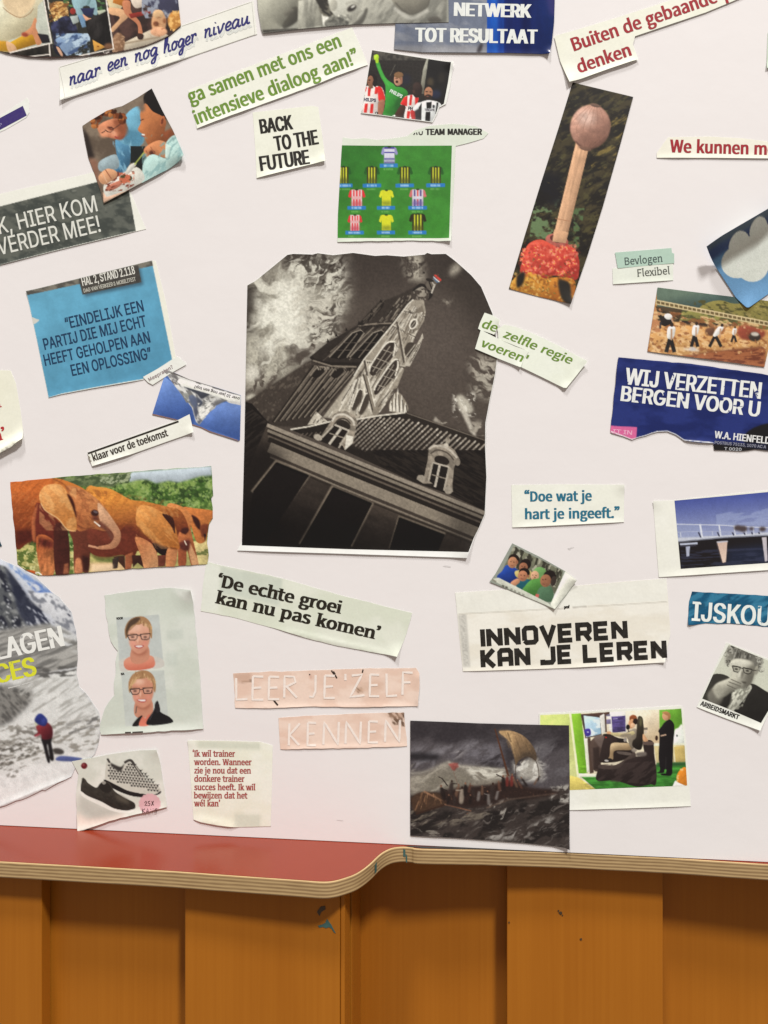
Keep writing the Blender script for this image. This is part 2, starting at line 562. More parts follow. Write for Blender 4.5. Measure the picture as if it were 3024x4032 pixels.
# ---------------------------------------------------------------- lettering
def dec(code):
    return code[0], [list(zip(c[0::2], c[1::2])) for c in code[1:]]
_gl = {}
def glyph(font, ch):
    if (font, ch) not in _gl:
        adv, cs = dec(FONTS[font][ch])
        if area(max(cs, key=lambda q: abs(area(q)))) < 0: cs = [q[::-1] for q in cs]
        _gl[(font, ch)] = (adv, cs)
    return _gl[(font, ch)]
CAPH = {'S': 694.0, 'C': 509.0}
def area(P):
    P = np.asarray(P, dtype=np.float64)
    return 0.5 * np.sum(P[:, 0] * np.roll(P[:, 1], -1) - np.roll(P[:, 0], -1) * P[:, 1])
def offset(P, ox, oy):
    """grow a contour (outer counter-clockwise, hole clockwise, y up)"""
    P = np.asarray(P, dtype=np.float64)
    keep = [i for i in range(len(P)) if np.hypot(*(P[i] - P[i - 1])) > 1e-6]
    P = P[keep]
    e = np.roll(P, -1, 0) - P
    e /= np.maximum(np.hypot(e[:, 0], e[:, 1]), 1e-9)[:, None]
    n = np.stack([e[:, 1], -e[:, 0]], 1)
    a, b = np.roll(n, 1, 0), n
    d = 1 + (a * b).sum(1)
    m = (a + b) / np.maximum(d, 0.45)[:, None]
    return P + m * np.array([ox, oy])
def layout(font, s, p0, p1, h, bold, boldy, shear, serif):
    p0 = np.array(p0, float); p1 = np.array(p1, float)
    L = np.linalg.norm(p1 - p0); ux = (p1 - p0) / L; uy = np.array([ux[1], -ux[0]])
    sy = h / CAPH[font]
    x = 0; raw = []
    for ch in s:
        if ch == ' ':
            x += CAPH[font] * (.42 if font == 'S' else .36); continue
        adv, cs = glyph(font, ch)
        raw.append((x, cs)); x += adv
    xs = [q[0] + gx for gx, cs in raw for c in cs for q in c]
    a, b = min(xs), max(xs)
    sb = serif * 44 * 1.0
    a -= sb; b += sb
    sx = (L - 2 * bold) / (b - a)
    out = []
    for gx, cs in raw:
        grp = []; extra = []
        outer = []
        for c in cs:
            P = np.array([((q[0] + gx - a) * sx, q[1] * sy) for q in c])
            grp.append(offset(P, 0.0 if bold > 0.9 else bold, min(boldy, 1.0)))
            if serif:
                k = len(c)
                for i in range(k):
                    q, r = c[i], c[(i + 1) % k]
                    w = abs(q[0] - r[0])
                    if abs(q[1] - r[1]) < 6 and 40 < w < 175:
                        xa, xb = sorted((q[0], r[0])); y = q[1]
                        up = r[0] < q[0]                     # top edge of a stem
                        t = 46
                        if up and 480 < y < 560: X0, X1, Y0, Y1 = xa - 60, xb - 10, y - t, y       # x-height flag
                        elif up and y > 560: X0, X1, Y0, Y1 = xa - 62, xb + (55 if k < 14 and 'cap' else 0), y - t, y
                        elif not up and (-12 < y < 12 or y < -150): X0, X1, Y0, Y1 = xa - 58, xb + 58, y, y + t
                        else: continue
                        B = np.array([((X0 + gx - a) * sx, Y0 * sy), ((X1 + gx - a) * sx, Y0 * sy), ((X1 + gx - a) * sx, Y1 * sy), ((X0 + gx - a) * sx, Y1 * sy)])
                        extra.append(offset(B, 0.0, min(boldy, 1.0) * .5))
        # separate outer contours with their holes
        outs = [g for g in grp if area(g) > 0]; holes = [g for g in grp if area(g) <= 0]
        if not outs: outs, holes = holes, []
        for o in outs:
            mn, mx = o.min(0), o.max(0)
            hs = [q for q in holes if (q.mean(0) > mn).all() and (q.mean(0) < mx).all()]
            out.append([o] + hs)
        out += [[q] for q in extra]
    # heavy weights: the same glyph struck several times side by side
    if bold > 0.9:
        stem = (65 if font == 'C' else 85) * sx
        k = max(2, int(math.ceil(2 * bold / (stem * .8))) + 1)
        sh = np.linspace(-bold, bold, k)
        out = [[c + np.array([d, 0.0]) for c in g] for g in out for d in sh]
    res = []
    for g in out:
        res.append([np.stack([p0[0] + (c[:, 0] + bold + shear * c[:, 1]) * ux[0] + c[:, 1] * uy[0],
                              p0[1] + (c[:, 0] + bold + shear * c[:, 1]) * ux[1] + c[:, 1] * uy[1]], 1) for c in g])
    return res

# glyph outlines: advance, then each contour as x, y pairs
FONTS = {}
FONTS['S'] = {
'a': [532, [205,-12,296,9,375,61,378,61,386,0,457,0,457,316,438,427,381,500,279,527,164,504,78,459,111,400,181,438,265,455,330,436,362,388,371,325,192,289,89,227,56,133,75,54,128,5], [230,58,165,76,139,139,161,197,234,240,371,268,371,125,300,75]],
'b': [584, [313,-12,423,20,504,115,536,265,513,403,444,494,332,527,247,506,170,455,174,546,174,753,87,753,87,0,156,0,164,53,167,53,239,5], [299,61,240,72,174,113,174,384,244,436,310,454,389,430,433,364,446,264,427,155,375,85]],
'c': [482, [289,-12,378,5,456,52,418,111,363,74,297,60,214,84,158,153,138,256,159,360,216,429,300,454,355,441,402,409,445,466,382,508,296,527,173,495,84,402,49,256,81,111,167,20]],
'd': [586, [262,-12,348,9,418,61,421,61,428,0,499,0,499,753,412,753,412,555,417,467,350,511,272,527,163,493,82,400,50,256,76,111,150,19], [281,61,204,84,156,151,139,257,159,360,212,429,287,454,350,441,412,400,412,130,348,78]],
'e': [524, [295,-12,388,3,463,40,433,97,373,67,304,57,218,79,159,141,134,236,480,236,484,286,460,413,390,497,279,527,167,494,83,401,49,256,82,111,170,20], [133,298,160,385,213,439,281,458,350,439,393,385,408,298]],
'f': [307, [31,443,101,443,101,0,187,0,187,443,296,443,296,513,187,513,187,595,205,670,260,696,318,682,337,749,251,765,166,744,117,686,101,596,101,513,31,509]],
'g': [533, [260,-236,398,-211,488,-147,520,-59,500,11,440,51,341,63,240,63,169,79,150,119,160,154,183,181,259,163,355,185,422,246,447,341,436,402,406,447,511,447,511,513,332,513,259,527,163,504,94,441,67,343,88,261,134,205,134,201,96,162,78,106,91,55,124,22,124,17,68,-35,48,-99,75,-174,150,-220], [259,221,183,254,150,343,182,432,259,463,337,432,369,343,336,254], [272,-177,163,-152,124,-87,136,-42,176,0,242,-8,331,-8,408,-22,435,-73,391,-145]],
'h': [574, [87,0,174,0,174,372,243,431,314,451,369,437,401,392,411,314,411,0,497,0,497,325,481,435,429,503,340,527,247,501,170,441,174,546,174,753,87,753]],
'i': [260, [87,0,174,0,174,513,87,513], [130,619,172,635,188,677,172,717,130,733,89,717,74,677,89,635]],
'j': [260, [33,-229,115,-208,160,-149,174,-59,174,513,88,513,88,-59,75,-133,25,-160,-25,-150,-42,-216], [130,619,172,635,188,677,172,717,130,733,89,717,73,677,89,635]],
'k': [522, [87,0,172,0,172,135,268,248,419,0,512,0,319,306,490,513,393,513,176,243,172,243,172,753,87,753]],
'l': [268, [178,-12,228,-5,216,61,198,60,181,68,174,96,174,753,87,753,87,102,108,18]],
'm': [875, [87,0,174,0,174,372,241,432,303,451,356,437,388,392,398,314,398,0,484,0,484,372,552,432,614,451,667,437,699,392,709,314,709,0,795,0,795,325,778,435,727,503,640,527,551,499,470,428,421,500,328,527,242,501,168,439,166,439,158,513,87,513]],
'n': [577, [87,0,174,0,174,372,243,431,314,451,369,437,401,392,411,314,411,0,497,0,497,325,481,435,429,503,340,527,246,501,168,439,166,439,158,513,87,513]],
'o': [573, [286,-12,404,20,490,111,524,256,490,402,404,495,286,527,169,495,83,402,49,256,83,111,169,20], [286,60,208,84,157,153,138,256,157,360,208,429,286,454,365,429,417,360,436,256,417,153,365,84]],
'p': [586, [87,-216,174,-216,174,-43,171,47,242,3,313,-12,423,20,504,115,536,265,513,403,444,494,332,527,245,505,168,454,166,454,158,513,87,513], [299,61,241,72,174,113,174,384,244,436,310,454,389,430,433,364,446,264,427,155,375,85]],
'r': [367, [87,0,174,0,174,330,235,422,303,449,353,441,369,515,314,527,233,498,168,420,166,420,158,513,87,513]],
's': [442, [221,-12,323,9,386,63,407,140,384,217,325,265,251,296,175,330,141,385,164,437,236,459,298,446,353,414,394,468,324,509,235,527,140,507,79,455,59,381,81,309,137,263,208,233,288,196,325,135,300,78,224,55,142,72,72,116,30,59,117,8]],
't': [356, [248,-12,343,7,326,72,268,58,206,83,188,156,188,443,328,443,328,513,188,513,188,658,116,658,107,513,26,509,26,443,102,443,102,159,116,69,162,9]],
'u': [574, [237,-12,330,13,407,80,409,80,416,0,488,0,488,513,402,513,402,149,334,83,263,62,208,76,176,121,166,199,166,513,79,513,79,188,96,78,148,10]],
'v': [493, [198,0,299,0,480,513,395,513,298,221,251,70,246,70,199,221,102,513,12,513]],
'w': [758, [168,0,268,0,341,275,376,424,381,424,416,277,490,0,595,0,734,513,650,513,576,216,545,74,540,74,504,216,424,513,339,513,259,216,225,74,220,74,190,216,113,513,26,513]],
'x': [471, [14,0,105,0,174,120,226,212,231,212,286,120,362,0,457,0,287,259,443,513,354,513,290,401,245,315,240,315,190,401,121,513,27,513,183,268]],
'z': [449, [33,0,422,0,422,70,142,70,413,467,413,513,62,513,62,443,303,443,33,46]],
'y': [493, [95,-221,183,-197,244,-134,287,-43,480,513,396,513,303,229,262,83,257,83,206,229,102,513,12,513,218,-1,207,-40,163,-119,92,-150,52,-142,35,-211]],
'q': [586, [412,-216,499,-216,499,513,430,513,422,465,420,465,352,511,272,527,163,493,82,400,50,256,76,111,150,19,262,-12,346,8,417,60,412,-34], [281,61,204,84,156,151,139,257,159,360,212,429,287,454,350,441,412,400,412,130,348,78]],
'A': [575, [4,0,92,0,159,212,412,212,478,0,571,0,336,693,238,693], [181,281,215,388,284,622,287,622,357,388,390,281]],
'B': [621, [95,0,316,0,453,22,545,90,579,203,560,285,511,340,438,369,438,373,513,431,539,524,508,622,425,676,301,693,95,693], [182,399,182,624,289,624,380,613,435,577,453,512,436,451,382,413,286,399], [182,70,182,331,303,331,407,318,471,277,493,206,470,129,405,84,303,70]],
'D': [650, [95,0,272,0,449,42,557,161,595,349,557,536,448,653,268,693,95,693], [182,72,182,622,261,622,397,590,478,498,505,349,478,199,397,105,261,72]],
'E': [557, [95,0,505,0,505,75,182,75,182,327,445,327,445,402,182,402,182,619,494,619,494,693,95,693]],
'F': [522, [95,0,182,0,182,311,447,311,447,385,182,385,182,619,494,619,494,693,95,693]],
'G': [651, [368,-12,493,11,581,68,581,359,354,359,354,286,501,286,501,105,447,75,376,64,250,99,172,197,145,349,173,498,253,595,375,629,463,610,525,563,572,620,493,678,372,705,209,662,96,539,55,346,95,153,206,31]],
'I': [277, [95,0,182,0,182,693,95,693]],
'K': [611, [95,0,182,0,182,219,302,361,510,0,607,0,356,430,574,693,475,693,184,345,182,345,182,693,95,693]],
'M': [768, [95,0,174,0,174,384,163,588,166,588,222,430,354,70,412,70,543,430,598,588,602,588,591,384,591,0,672,0,672,693,567,693,435,322,387,178,383,178,333,322,200,693,95,693]],
'N': [684, [95,0,178,0,178,364,167,580,171,580,246,438,498,0,588,0,588,693,505,693,505,333,517,113,512,113,438,256,184,693,95,693]],
'O': [701, [351,-12,505,32,609,156,647,349,609,540,505,662,351,705,197,662,93,540,55,349,93,156,197,32], [351,64,242,100,170,198,145,349,170,498,242,595,351,629,460,595,531,498,557,349,531,198,460,100]],
'P': [598, [95,0,182,0,182,276,297,276,431,299,520,369,552,490,519,610,429,674,293,693,95,693], [182,347,182,622,282,622,383,610,445,569,465,490,446,409,386,362,286,347]],
'R': [600, [182,364,182,622,299,622,391,610,448,571,467,499,448,424,391,379,299,364], [476,0,574,0,398,303,480,340,534,405,554,499,523,613,437,675,312,693,95,693,95,0,182,0,182,294,307,294]],
'S': [563, [287,-12,413,14,494,85,523,184,504,270,453,329,380,370,282,412,204,453,166,528,202,602,296,629,383,611,454,564,499,620,410,681,296,705,183,681,106,617,78,522,100,437,153,380,218,344,318,301,401,255,434,177,417,118,367,79,288,64,184,88,97,150,45,90,152,15]],
'T': [566, [239,0,327,0,327,619,537,619,537,693,29,693,29,619,239,619]],
'V': [544, [222,0,323,0,544,693,455,693,343,318,276,89,272,89,205,318,93,693,1,693]],
'W': [830, [171,0,275,0,378,418,413,576,417,576,451,418,556,0,662,0,805,693,721,693,647,316,609,91,603,91,554,316,458,693,377,693,282,316,233,91,229,91,187,316,114,693,25,693]],
'0': [525, [263,-12,377,28,452,148,478,349,452,548,377,666,263,705,148,666,74,548,47,349,74,148,148,28], [263,58,194,88,147,183,130,349,147,514,194,607,263,637,332,607,378,514,395,349,378,183,332,88]],
'1': [525, [83,0,463,0,463,72,324,72,324,693,258,693,114,644,114,589,238,589,238,72,83,72]],
'2': [525, [42,0,477,0,477,75,286,75,172,68,315,218,410,362,444,502,419,609,350,680,242,705,128,678,38,604,88,555,153,612,232,635,303,617,345,569,359,498,325,372,221,225,42,51]],
'3': [525, [249,-12,362,11,441,79,472,185,452,269,399,328,325,361,325,366,414,427,448,532,422,626,350,685,246,705,139,682,53,623,99,568,165,617,243,635,329,605,360,526,342,458,282,411,168,393,168,327,296,310,364,262,384,188,366,120,316,75,243,60,143,84,72,139,27,83,115,17]],
'4': [525, [321,0,403,0,403,191,495,191,495,260,403,260,403,693,307,693,19,248,19,191,321,191], [321,260,109,260,267,496,322,598,326,598,321,473]],
'5': [525, [248,-12,358,16,442,96,475,225,446,350,371,423,266,446,162,419,180,619,441,619,441,693,104,693,81,370,128,340,183,371,243,381,319,362,369,308,387,223,367,136,314,79,239,60,138,83,69,136,26,79,114,16]],
'6': [525, [285,-12,384,16,456,95,484,213,460,334,393,406,291,430,208,408,134,347,161,517,225,608,313,634,373,620,423,581,472,634,403,685,309,705,183,668,90,549,53,331,84,140,166,26], [136,278,208,346,277,366,347,347,388,294,402,213,386,130,344,75,285,56,210,81,159,156]],
'7': [525, [187,0,277,0,299,241,358,443,480,641,480,693,46,693,46,619,383,619,274,433,213,235]],
'8': [525, [265,-12,378,12,454,76,481,166,446,280,365,349,365,354,426,422,457,521,434,616,368,680,267,703,169,681,102,620,77,528,105,433,170,368,170,364,83,290,43,172,72,77,150,12], [312,376,235,411,177,459,155,528,186,608,266,639,352,604,383,516,365,443], [266,52,191,69,139,114,120,180,147,269,216,337,307,296,373,245,399,169,362,85]],
'9': [525, [222,-12,345,26,437,151,474,376,443,559,360,669,240,705,141,677,69,599,42,480,65,360,132,287,233,263,318,286,392,347,364,177,302,86,219,60,155,74,102,113,55,59,125,8], [391,420,319,349,247,327,178,346,137,399,123,480,139,564,181,618,241,638,317,613,368,540]],
'!': [305, [123,209,182,209,194,610,196,708,109,708,111,610], [152,-12,197,6,215,53,197,101,152,119,108,101,90,53,108,6]],
'?': [448, [168,209,245,209,277,333,355,434,398,552,376,642,315,700,221,720,119,696,41,633,90,588,145,632,212,649,288,619,314,546,271,445,196,345], [209,-12,254,6,272,53,254,101,209,119,165,101,147,53,165,6]],
'.': [263, [131,-12,175,6,194,53,175,101,131,119,87,101,69,53,87,6]],
',': [263, [71,-180,172,-101,209,18,190,92,136,119,90,103,71,59,90,14,134,-2,145,-1,119,-76,50,-129]],
"'": [263, [104,457,158,457,174,632,176,729,85,729,87,632]],
'“': [945, [728,765,708,801,626,734,590,624,612,560,665,534,713,554,729,596,713,639,670,656,644,649,667,713], [909,765,890,801,808,734,771,624,794,560,846,534,894,554,910,596,894,639,851,656,825,649,848,713]],
'”': [945, [217,566,237,530,319,598,355,707,333,772,281,797,233,778,216,736,233,692,275,675,302,683,279,618], [36,566,56,530,138,598,174,707,152,772,99,797,51,778,35,736,51,692,95,675,120,683,97,618]],
'‘': [945, [900,765,880,801,798,734,762,624,784,560,837,534,885,554,901,596,885,639,841,656,816,649,839,713]],
'’': [945, [45,566,65,530,147,598,183,707,161,772,109,797,61,778,44,736,61,692,104,675,130,683,107,618]],
'&': [643, [245,-12,355,9,444,67,527,17,604,-12,627,60,497,126,568,242,618,373,538,373,497,263,441,169,345,260,265,364,340,422,397,488,421,569,405,640,358,688,285,705,201,683,146,626,126,543,138,464,171,380,76,296,34,180,61,80,135,13], [388,113,324,72,255,57,185,73,136,117,118,184,144,258,206,320,289,210], [233,421,199,544,223,615,286,645,335,621,351,567,315,487]],
'é': [524, [295,-12,388,3,463,40,433,97,373,67,304,57,218,79,159,141,134,236,480,236,484,286,460,413,390,497,279,527,167,494,83,401,49,256,82,111,170,20], [133,298,160,385,213,439,281,458,350,439,393,385,408,298], [264,605,428,768,369,824,219,649]],
}
FONTS['C'] = {
'A': [480, [16,0,201,509,276,509,463,0,395,0,287,302,264,372,232,478,245,478,213,371,191,302,85,0], [110,142,110,199,370,199,370,142]],
'B': [456, [60,0,60,509,241,509,289,504,329,491,359,469,381,442,394,410,398,374,395,344,387,320,356,286,315,267,315,262,339,257,363,245,385,227,402,203,414,173,418,136,413,100,400,67,377,39,344,18,301,4,247,0], [125,57,245,57,296,63,330,80,349,105,355,137,352,161,342,184,327,203,306,218,279,228,248,231,125,231], [125,285,238,285,288,296,308,309,323,326,333,348,336,372,330,403,313,429,283,446,240,452,125,452]],
'C': [510, [267,-7,205,1,150,25,104,63,70,115,48,179,40,254,48,329,70,393,104,445,150,484,205,508,267,516,340,504,373,490,402,471,427,447,448,418,463,385,473,348,408,348,389,395,357,428,315,449,267,456,223,450,184,432,150,403,125,364,109,314,103,254,109,194,125,145,151,105,184,76,223,59,267,53,315,60,357,81,389,114,408,160,473,160,463,124,448,91,428,62,402,38,373,19,341,5,305,-4]],
'D': [502, [219,0,96,0,96,57,215,57,272,63,318,81,354,110,379,149,394,198,399,255,394,312,379,361,354,399,320,428,275,446,221,452,93,452,93,509,225,509,294,501,353,478,399,441,433,391,455,329,462,255,455,181,433,119,398,68,351,31,291,8], [125,509,125,0,60,0,60,509]],
'E': [419, [60,0,60,509,372,509,372,452,125,452,125,286,355,286,355,229,125,229,125,57,375,57,375,0]],
'F': [410, [60,0,60,509,369,509,369,452,125,452,125,278,346,278,346,221,125,221,125,0]],
'G': [520, [269,-7,205,1,149,25,104,64,69,116,47,179,40,254,47,329,69,393,103,445,149,484,203,508,265,516,304,513,340,504,374,489,403,469,429,445,449,416,465,384,474,349,408,349,387,393,356,427,315,448,265,456,222,450,183,432,150,404,125,364,109,314,103,254,109,194,125,145,151,105,184,76,224,59,269,53,309,57,345,71,374,93,396,123,410,160,415,202,434,199,283,199,283,256,478,256,478,200,471,141,451,91,419,50,377,19,326,0]],
'H': [517, [60,0,60,509,125,509,125,289,392,289,392,509,457,509,457,0,392,0,392,232,125,232,125,0]],
'I': [300, [31,0,31,57,118,57,118,452,31,452,31,509,269,509,269,452,183,452,183,57,269,57,269,0]],
'J': [396, [185,-7,124,3,75,33,44,81,33,145,33,173,98,173,98,145,104,104,122,74,149,56,185,50,220,56,248,74,266,104,272,145,272,509,336,509,336,145,326,81,294,33,246,3]],
'K': [467, [104,145,104,216,139,261,174,303,212,344,364,509,448,509,231,276,228,276], [60,0,60,509,125,509,125,334,124,225,125,193,125,0], [372,0,188,259,228,309,449,0]],
'L': [393, [60,0,60,509,125,509,125,57,361,57,361,0]],
'M': [628, [60,0,60,509,152,509,277,187,287,159,299,123,311,84,322,49,307,49,318,83,330,121,342,158,352,187,476,509,568,509,568,0,504,0,504,291,504,327,505,369,506,413,507,457,513,457,498,409,482,363,467,322,456,291,342,0,286,0,170,291,159,321,145,361,129,408,112,457,119,457,120,416,121,372,122,328,122,291,122,0]],
'N': [523, [60,0,60,509,136,509,343,183,363,151,388,107,414,55,405,54,401,108,399,157,399,195,399,509,463,509,463,0,387,0,202,290,177,331,148,381,108,452,119,454,122,384,124,328,125,291,125,0]],
'O': [533, [267,-7,205,1,150,25,105,63,70,115,48,179,40,254,48,329,70,393,105,445,150,484,205,508,267,516,329,508,384,484,429,445,464,393,486,329,493,254,486,179,464,115,429,63,384,25,329,1], [267,53,310,59,349,76,383,105,408,144,425,194,430,254,425,314,408,365,383,404,349,433,310,450,267,456,223,450,184,433,151,404,125,364,109,314,103,254,109,194,125,144,151,105,184,76,223,59]],
'P': [445, [60,0,60,509,235,509,289,503,332,487,366,462,390,430,404,391,409,348,404,304,390,265,366,233,332,207,289,191,235,186,109,186,109,242,233,242,269,246,297,256,318,272,333,294,342,319,344,348,342,376,333,402,318,423,297,439,268,449,232,452,125,452,125,0]],
'R': [449, [60,0,60,509,236,509,290,504,333,489,367,465,390,433,405,395,409,352,405,309,390,271,367,240,333,217,289,203,236,198,96,198,96,255,234,255,269,258,298,267,319,281,334,300,342,324,345,352,342,380,334,405,319,425,298,440,269,449,233,452,125,452,125,0], [353,0,230,229,303,229,428,0]],
'S': [447, [224,-9,172,-4,128,9,91,31,64,60,46,96,38,137,104,137,110,110,123,88,142,71,166,59,224,49,257,52,286,60,311,74,329,92,341,114,346,139,342,161,332,179,296,205,245,222,184,239,128,260,86,289,60,326,52,372,58,413,75,448,102,476,138,498,180,511,227,516,275,511,316,498,351,476,377,449,394,415,401,378,337,378,326,412,302,437,267,453,225,459,194,456,167,448,145,435,129,418,118,398,115,376,119,352,131,334,169,308,212,293,264,279,312,264,359,238,395,198,405,171,408,139,403,99,386,64,360,34,323,11,278,-4]],
'T': [449, [32,452,32,509,417,509,417,452,257,452,257,0,193,0,193,452]],
'U': [517, [259,-8,203,-2,154,15,114,43,85,80,66,124,60,173,60,509,124,509,124,178,128,144,141,113,160,87,187,68,220,56,259,52,298,56,331,68,357,87,377,113,389,144,393,178,393,509,457,509,457,173,451,124,433,80,403,43,363,15,315,-2]],
'V': [480, [204,0,16,509,84,509,192,206,215,137,248,31,235,31,267,138,290,206,395,509,463,509,278,0]],
'W': [686, [155,0,16,509,82,509,163,196,175,145,187,94,197,40,189,40,200,94,211,145,224,196,306,509,380,509,462,196,474,145,486,94,497,40,488,40,499,94,510,145,523,196,603,509,670,509,530,0,455,0,368,323,351,391,336,475,350,475,335,395,318,323,230,0]],
'Y': [472, [203,0,203,208,16,509,91,509,192,344,222,292,250,230,224,230,251,293,280,344,381,509,455,509,268,208,268,0]],
'Z': [438, [42,0,42,46,273,385,306,431,341,476,348,454,285,452,223,452,40,452,40,509,397,509,397,462,169,129,134,81,97,33,90,54,152,57,214,57,399,57,399,0]],
'0': [453, [227,-7,174,1,130,24,95,62,69,113,53,178,48,254,53,330,69,395,95,447,130,484,174,508,227,516,279,508,323,484,358,447,384,395,400,330,405,254,400,178,384,113,359,62,323,24,279,1], [227,50,261,56,290,74,313,103,330,144,340,194,344,254,340,314,330,365,313,405,290,435,261,453,227,460,192,453,163,435,140,405,123,365,113,314,109,254,113,194,123,144,140,103,163,74,192,56]],
'1': [453, [76,0,76,55,391,55,391,0], [276,509,276,0,212,0,212,448,209,448,86,358,86,427,198,509]],
'2': [453, [64,0,64,47,234,229,282,282,311,327,320,371,317,397,308,419,293,436,273,449,224,460,196,457,172,447,153,433,139,413,130,390,127,362,66,362,71,405,86,442,111,473,143,496,182,511,225,516,268,511,306,497,337,474,361,445,376,411,381,372,371,318,336,259,267,180,153,60,153,57,389,57,389,0]],
'3': [453, [218,-7,173,-3,133,10,98,30,70,57,52,91,44,132,109,132,115,107,126,87,144,71,165,59,219,50,275,61,297,74,315,93,325,116,329,145,326,172,316,196,299,217,275,234,242,244,201,248,157,248,157,299,288,448,288,452,70,452,70,509,372,509,372,461,211,278,211,289,264,288,308,276,344,253,371,222,387,186,393,145,387,103,370,66,344,36,309,12,266,-2]],
'4': [453, [40,105,40,158,247,509,311,509,109,166,109,163,413,163,413,105], [282,0,282,121,282,146,282,318,343,318,343,0]],
'5': [453, [221,-7,178,-2,140,11,108,32,83,60,66,93,60,130,122,130,127,108,138,89,173,60,221,50,250,53,276,64,298,82,314,104,324,131,328,162,324,193,314,221,297,244,275,262,248,273,218,277,167,268,128,246,67,253,96,509,366,509,366,452,151,452,134,301,136,301,178,325,229,334,263,330,294,321,321,306,345,285,364,260,379,231,388,199,391,163,385,117,369,76,343,41,309,15,268,-1]],
'6': [453, [226,-7,182,-1,142,15,109,40,84,74,69,115,64,162,68,199,80,239,137,340,252,509,322,509,151,261,145,261,165,288,196,307,235,314,278,309,316,295,346,271,370,240,384,201,389,157,384,112,368,73,343,39,310,14,271,-2], [226,48,254,52,279,63,299,79,314,101,324,128,327,157,324,187,314,213,299,235,279,251,254,262,226,265,198,262,174,252,153,235,138,214,128,188,125,158,128,128,138,102,153,79,174,63,198,52]],
'7': [453, [97,0,323,448,323,452,62,452,62,509,391,509,391,449,165,0]],
'8': [453, [226,-7,178,-2,136,11,101,33,74,62,57,96,52,135,55,166,65,195,81,220,101,241,125,256,153,265,153,267,119,282,93,308,76,342,70,380,75,417,90,450,114,477,146,498,184,511,226,516,269,511,306,498,337,477,361,450,377,417,382,380,376,342,359,308,333,282,300,267,300,265,327,256,351,241,372,220,387,195,397,166,401,135,395,96,378,62,352,33,317,11,275,-2], [226,49,258,52,285,60,307,74,323,91,333,113,337,139,333,165,322,189,305,208,283,223,256,232,226,235,196,232,169,223,147,208,130,189,119,165,115,139,119,113,129,91,145,74,167,60,195,52], [226,290,274,300,293,313,307,330,316,351,319,376,316,399,308,420,294,437,275,449,226,460,177,449,159,437,145,420,136,399,133,376,136,351,145,330,159,313,178,300]],
'9': [453, [226,516,271,510,310,494,343,468,368,434,384,393,389,347,385,309,373,270,315,168,200,0,130,0,301,248,307,248,287,221,257,202,218,195,175,199,137,214,106,237,83,269,68,307,64,352,69,397,85,436,110,469,143,494,182,510], [226,460,199,457,174,446,154,429,138,407,129,381,125,352,129,322,138,295,154,274,174,257,199,247,226,243,254,247,279,257,299,273,314,295,324,321,327,350,324,381,314,407,299,429,279,446,254,457]],
'.': [188, [95,-4,78,-1,63,9,53,24,50,41,53,59,63,73,78,83,95,87,113,83,128,73,138,59,141,41,138,24,128,9,113,-1]],
',': [188, [38,-119,68,71,137,71,84,-119]],
'!': [196, [67,160,63,509,132,509,128,160], [98,-4,81,-1,66,9,56,24,52,41,56,58,66,73,81,83,98,86,116,83,130,73,140,58,143,41,140,24,130,9,116,-1]],
'“': [300, [52,318,104,509,151,509,121,318], [175,318,228,509,274,509,244,318]],
'”': [300, [52,318,82,509,151,509,98,318], [175,318,205,509,274,509,222,318]],
'&': [448, [197,-7,150,-2,110,12,78,34,54,62,39,96,34,133,37,163,47,189,85,235,140,279,216,335,237,352,255,375,262,405,258,427,245,445,226,457,201,461,168,453,145,431,137,399,145,363,169,327,204,284,438,0,364,0,171,231,121,293,87,344,78,370,75,398,79,430,91,458,109,481,134,499,165,510,200,513,235,510,266,499,290,482,308,459,320,433,324,404,315,362,291,325,256,293,154,217,110,174,100,154,97,131,100,108,109,87,124,70,143,57,166,49,193,46,223,50,251,59,301,95,321,121,336,151,346,186,349,224,408,224,405,180,397,144,371,92,345,62,333,47,305,23,271,7,234,-3]],
'-': [453, [337,244,337,188,114,188,114,244]],
"'": [206, [78,318,70,509,136,509,128,318]],
}

# ================================================================ the board, the counter, the cabinet
def ray(u, v):
    x = (u - 1512.0) / F_PX; y = (2016.0 - v) / F_PX
    return np.array([-SA + x * CA, CA + x * SA, y])
def on_y(u, y):                       # world X where the pixel column meets the vertical plane y
    d = ray(u, 2016); t = (y + DIST) / d[1]
    return t * d[0]
BOARD_Z = -0.4023 * DIST / CA          # the board stands on the counter top
TOP_Z = BOARD_Z - 0.0005
def on_top(u, v):
    d = ray(u, v); t = TOP_Z / d[2]
    return (t * d[0], -DIST + t * d[1])
def prism(name, outline, z0, z1, mat, parent=None, bevel=0):
    import bmesh
    bm = bmesh.new()
    vs = [bm.verts.new((x, y, z0)) for x, y in outline]
    f = bm.faces.new(vs)
    r = bmesh.ops.extrude_face_region(bm, geom=[f])
    for g in r['geom']:
        if isinstance(g, bmesh.types.BMVert): g.co.z = z1
    bmesh.ops.recalc_face_normals(bm, faces=bm.faces)
    if bevel:
        es = [e for e in bm.edges if len(e.link_faces) == 2 and e.calc_face_angle(0) > 0.6]
        bmesh.ops.bevel(bm, geom=es, offset=bevel, segments=2, affect='EDGES', profile=0.6)
    me = bpy.data.meshes.new(name); bm.to_mesh(me); bm.free()
    me.materials.append(mat)
    o = bpy.data.objects.new(name, me); COL.objects.link(o)
    if parent is not None: o.parent = parent
    return o
def box(name, x0, x1, y0, y1, z0, z1, mat, parent=None, bevel=0.0008):
    return prism(name, [(x0, y0), (x1, y0), (x1, y1), (x0, y1)], z0, z1, mat, parent, bevel)
def empty(name, loc, label, cat, group=None):
    e = bpy.data.objects.new(name, None); e.location = loc; COL.objects.link(e)
    e.empty_display_size = .02
    e['label'] = label; e['category'] = cat
    if group: e['group'] = group
    return e
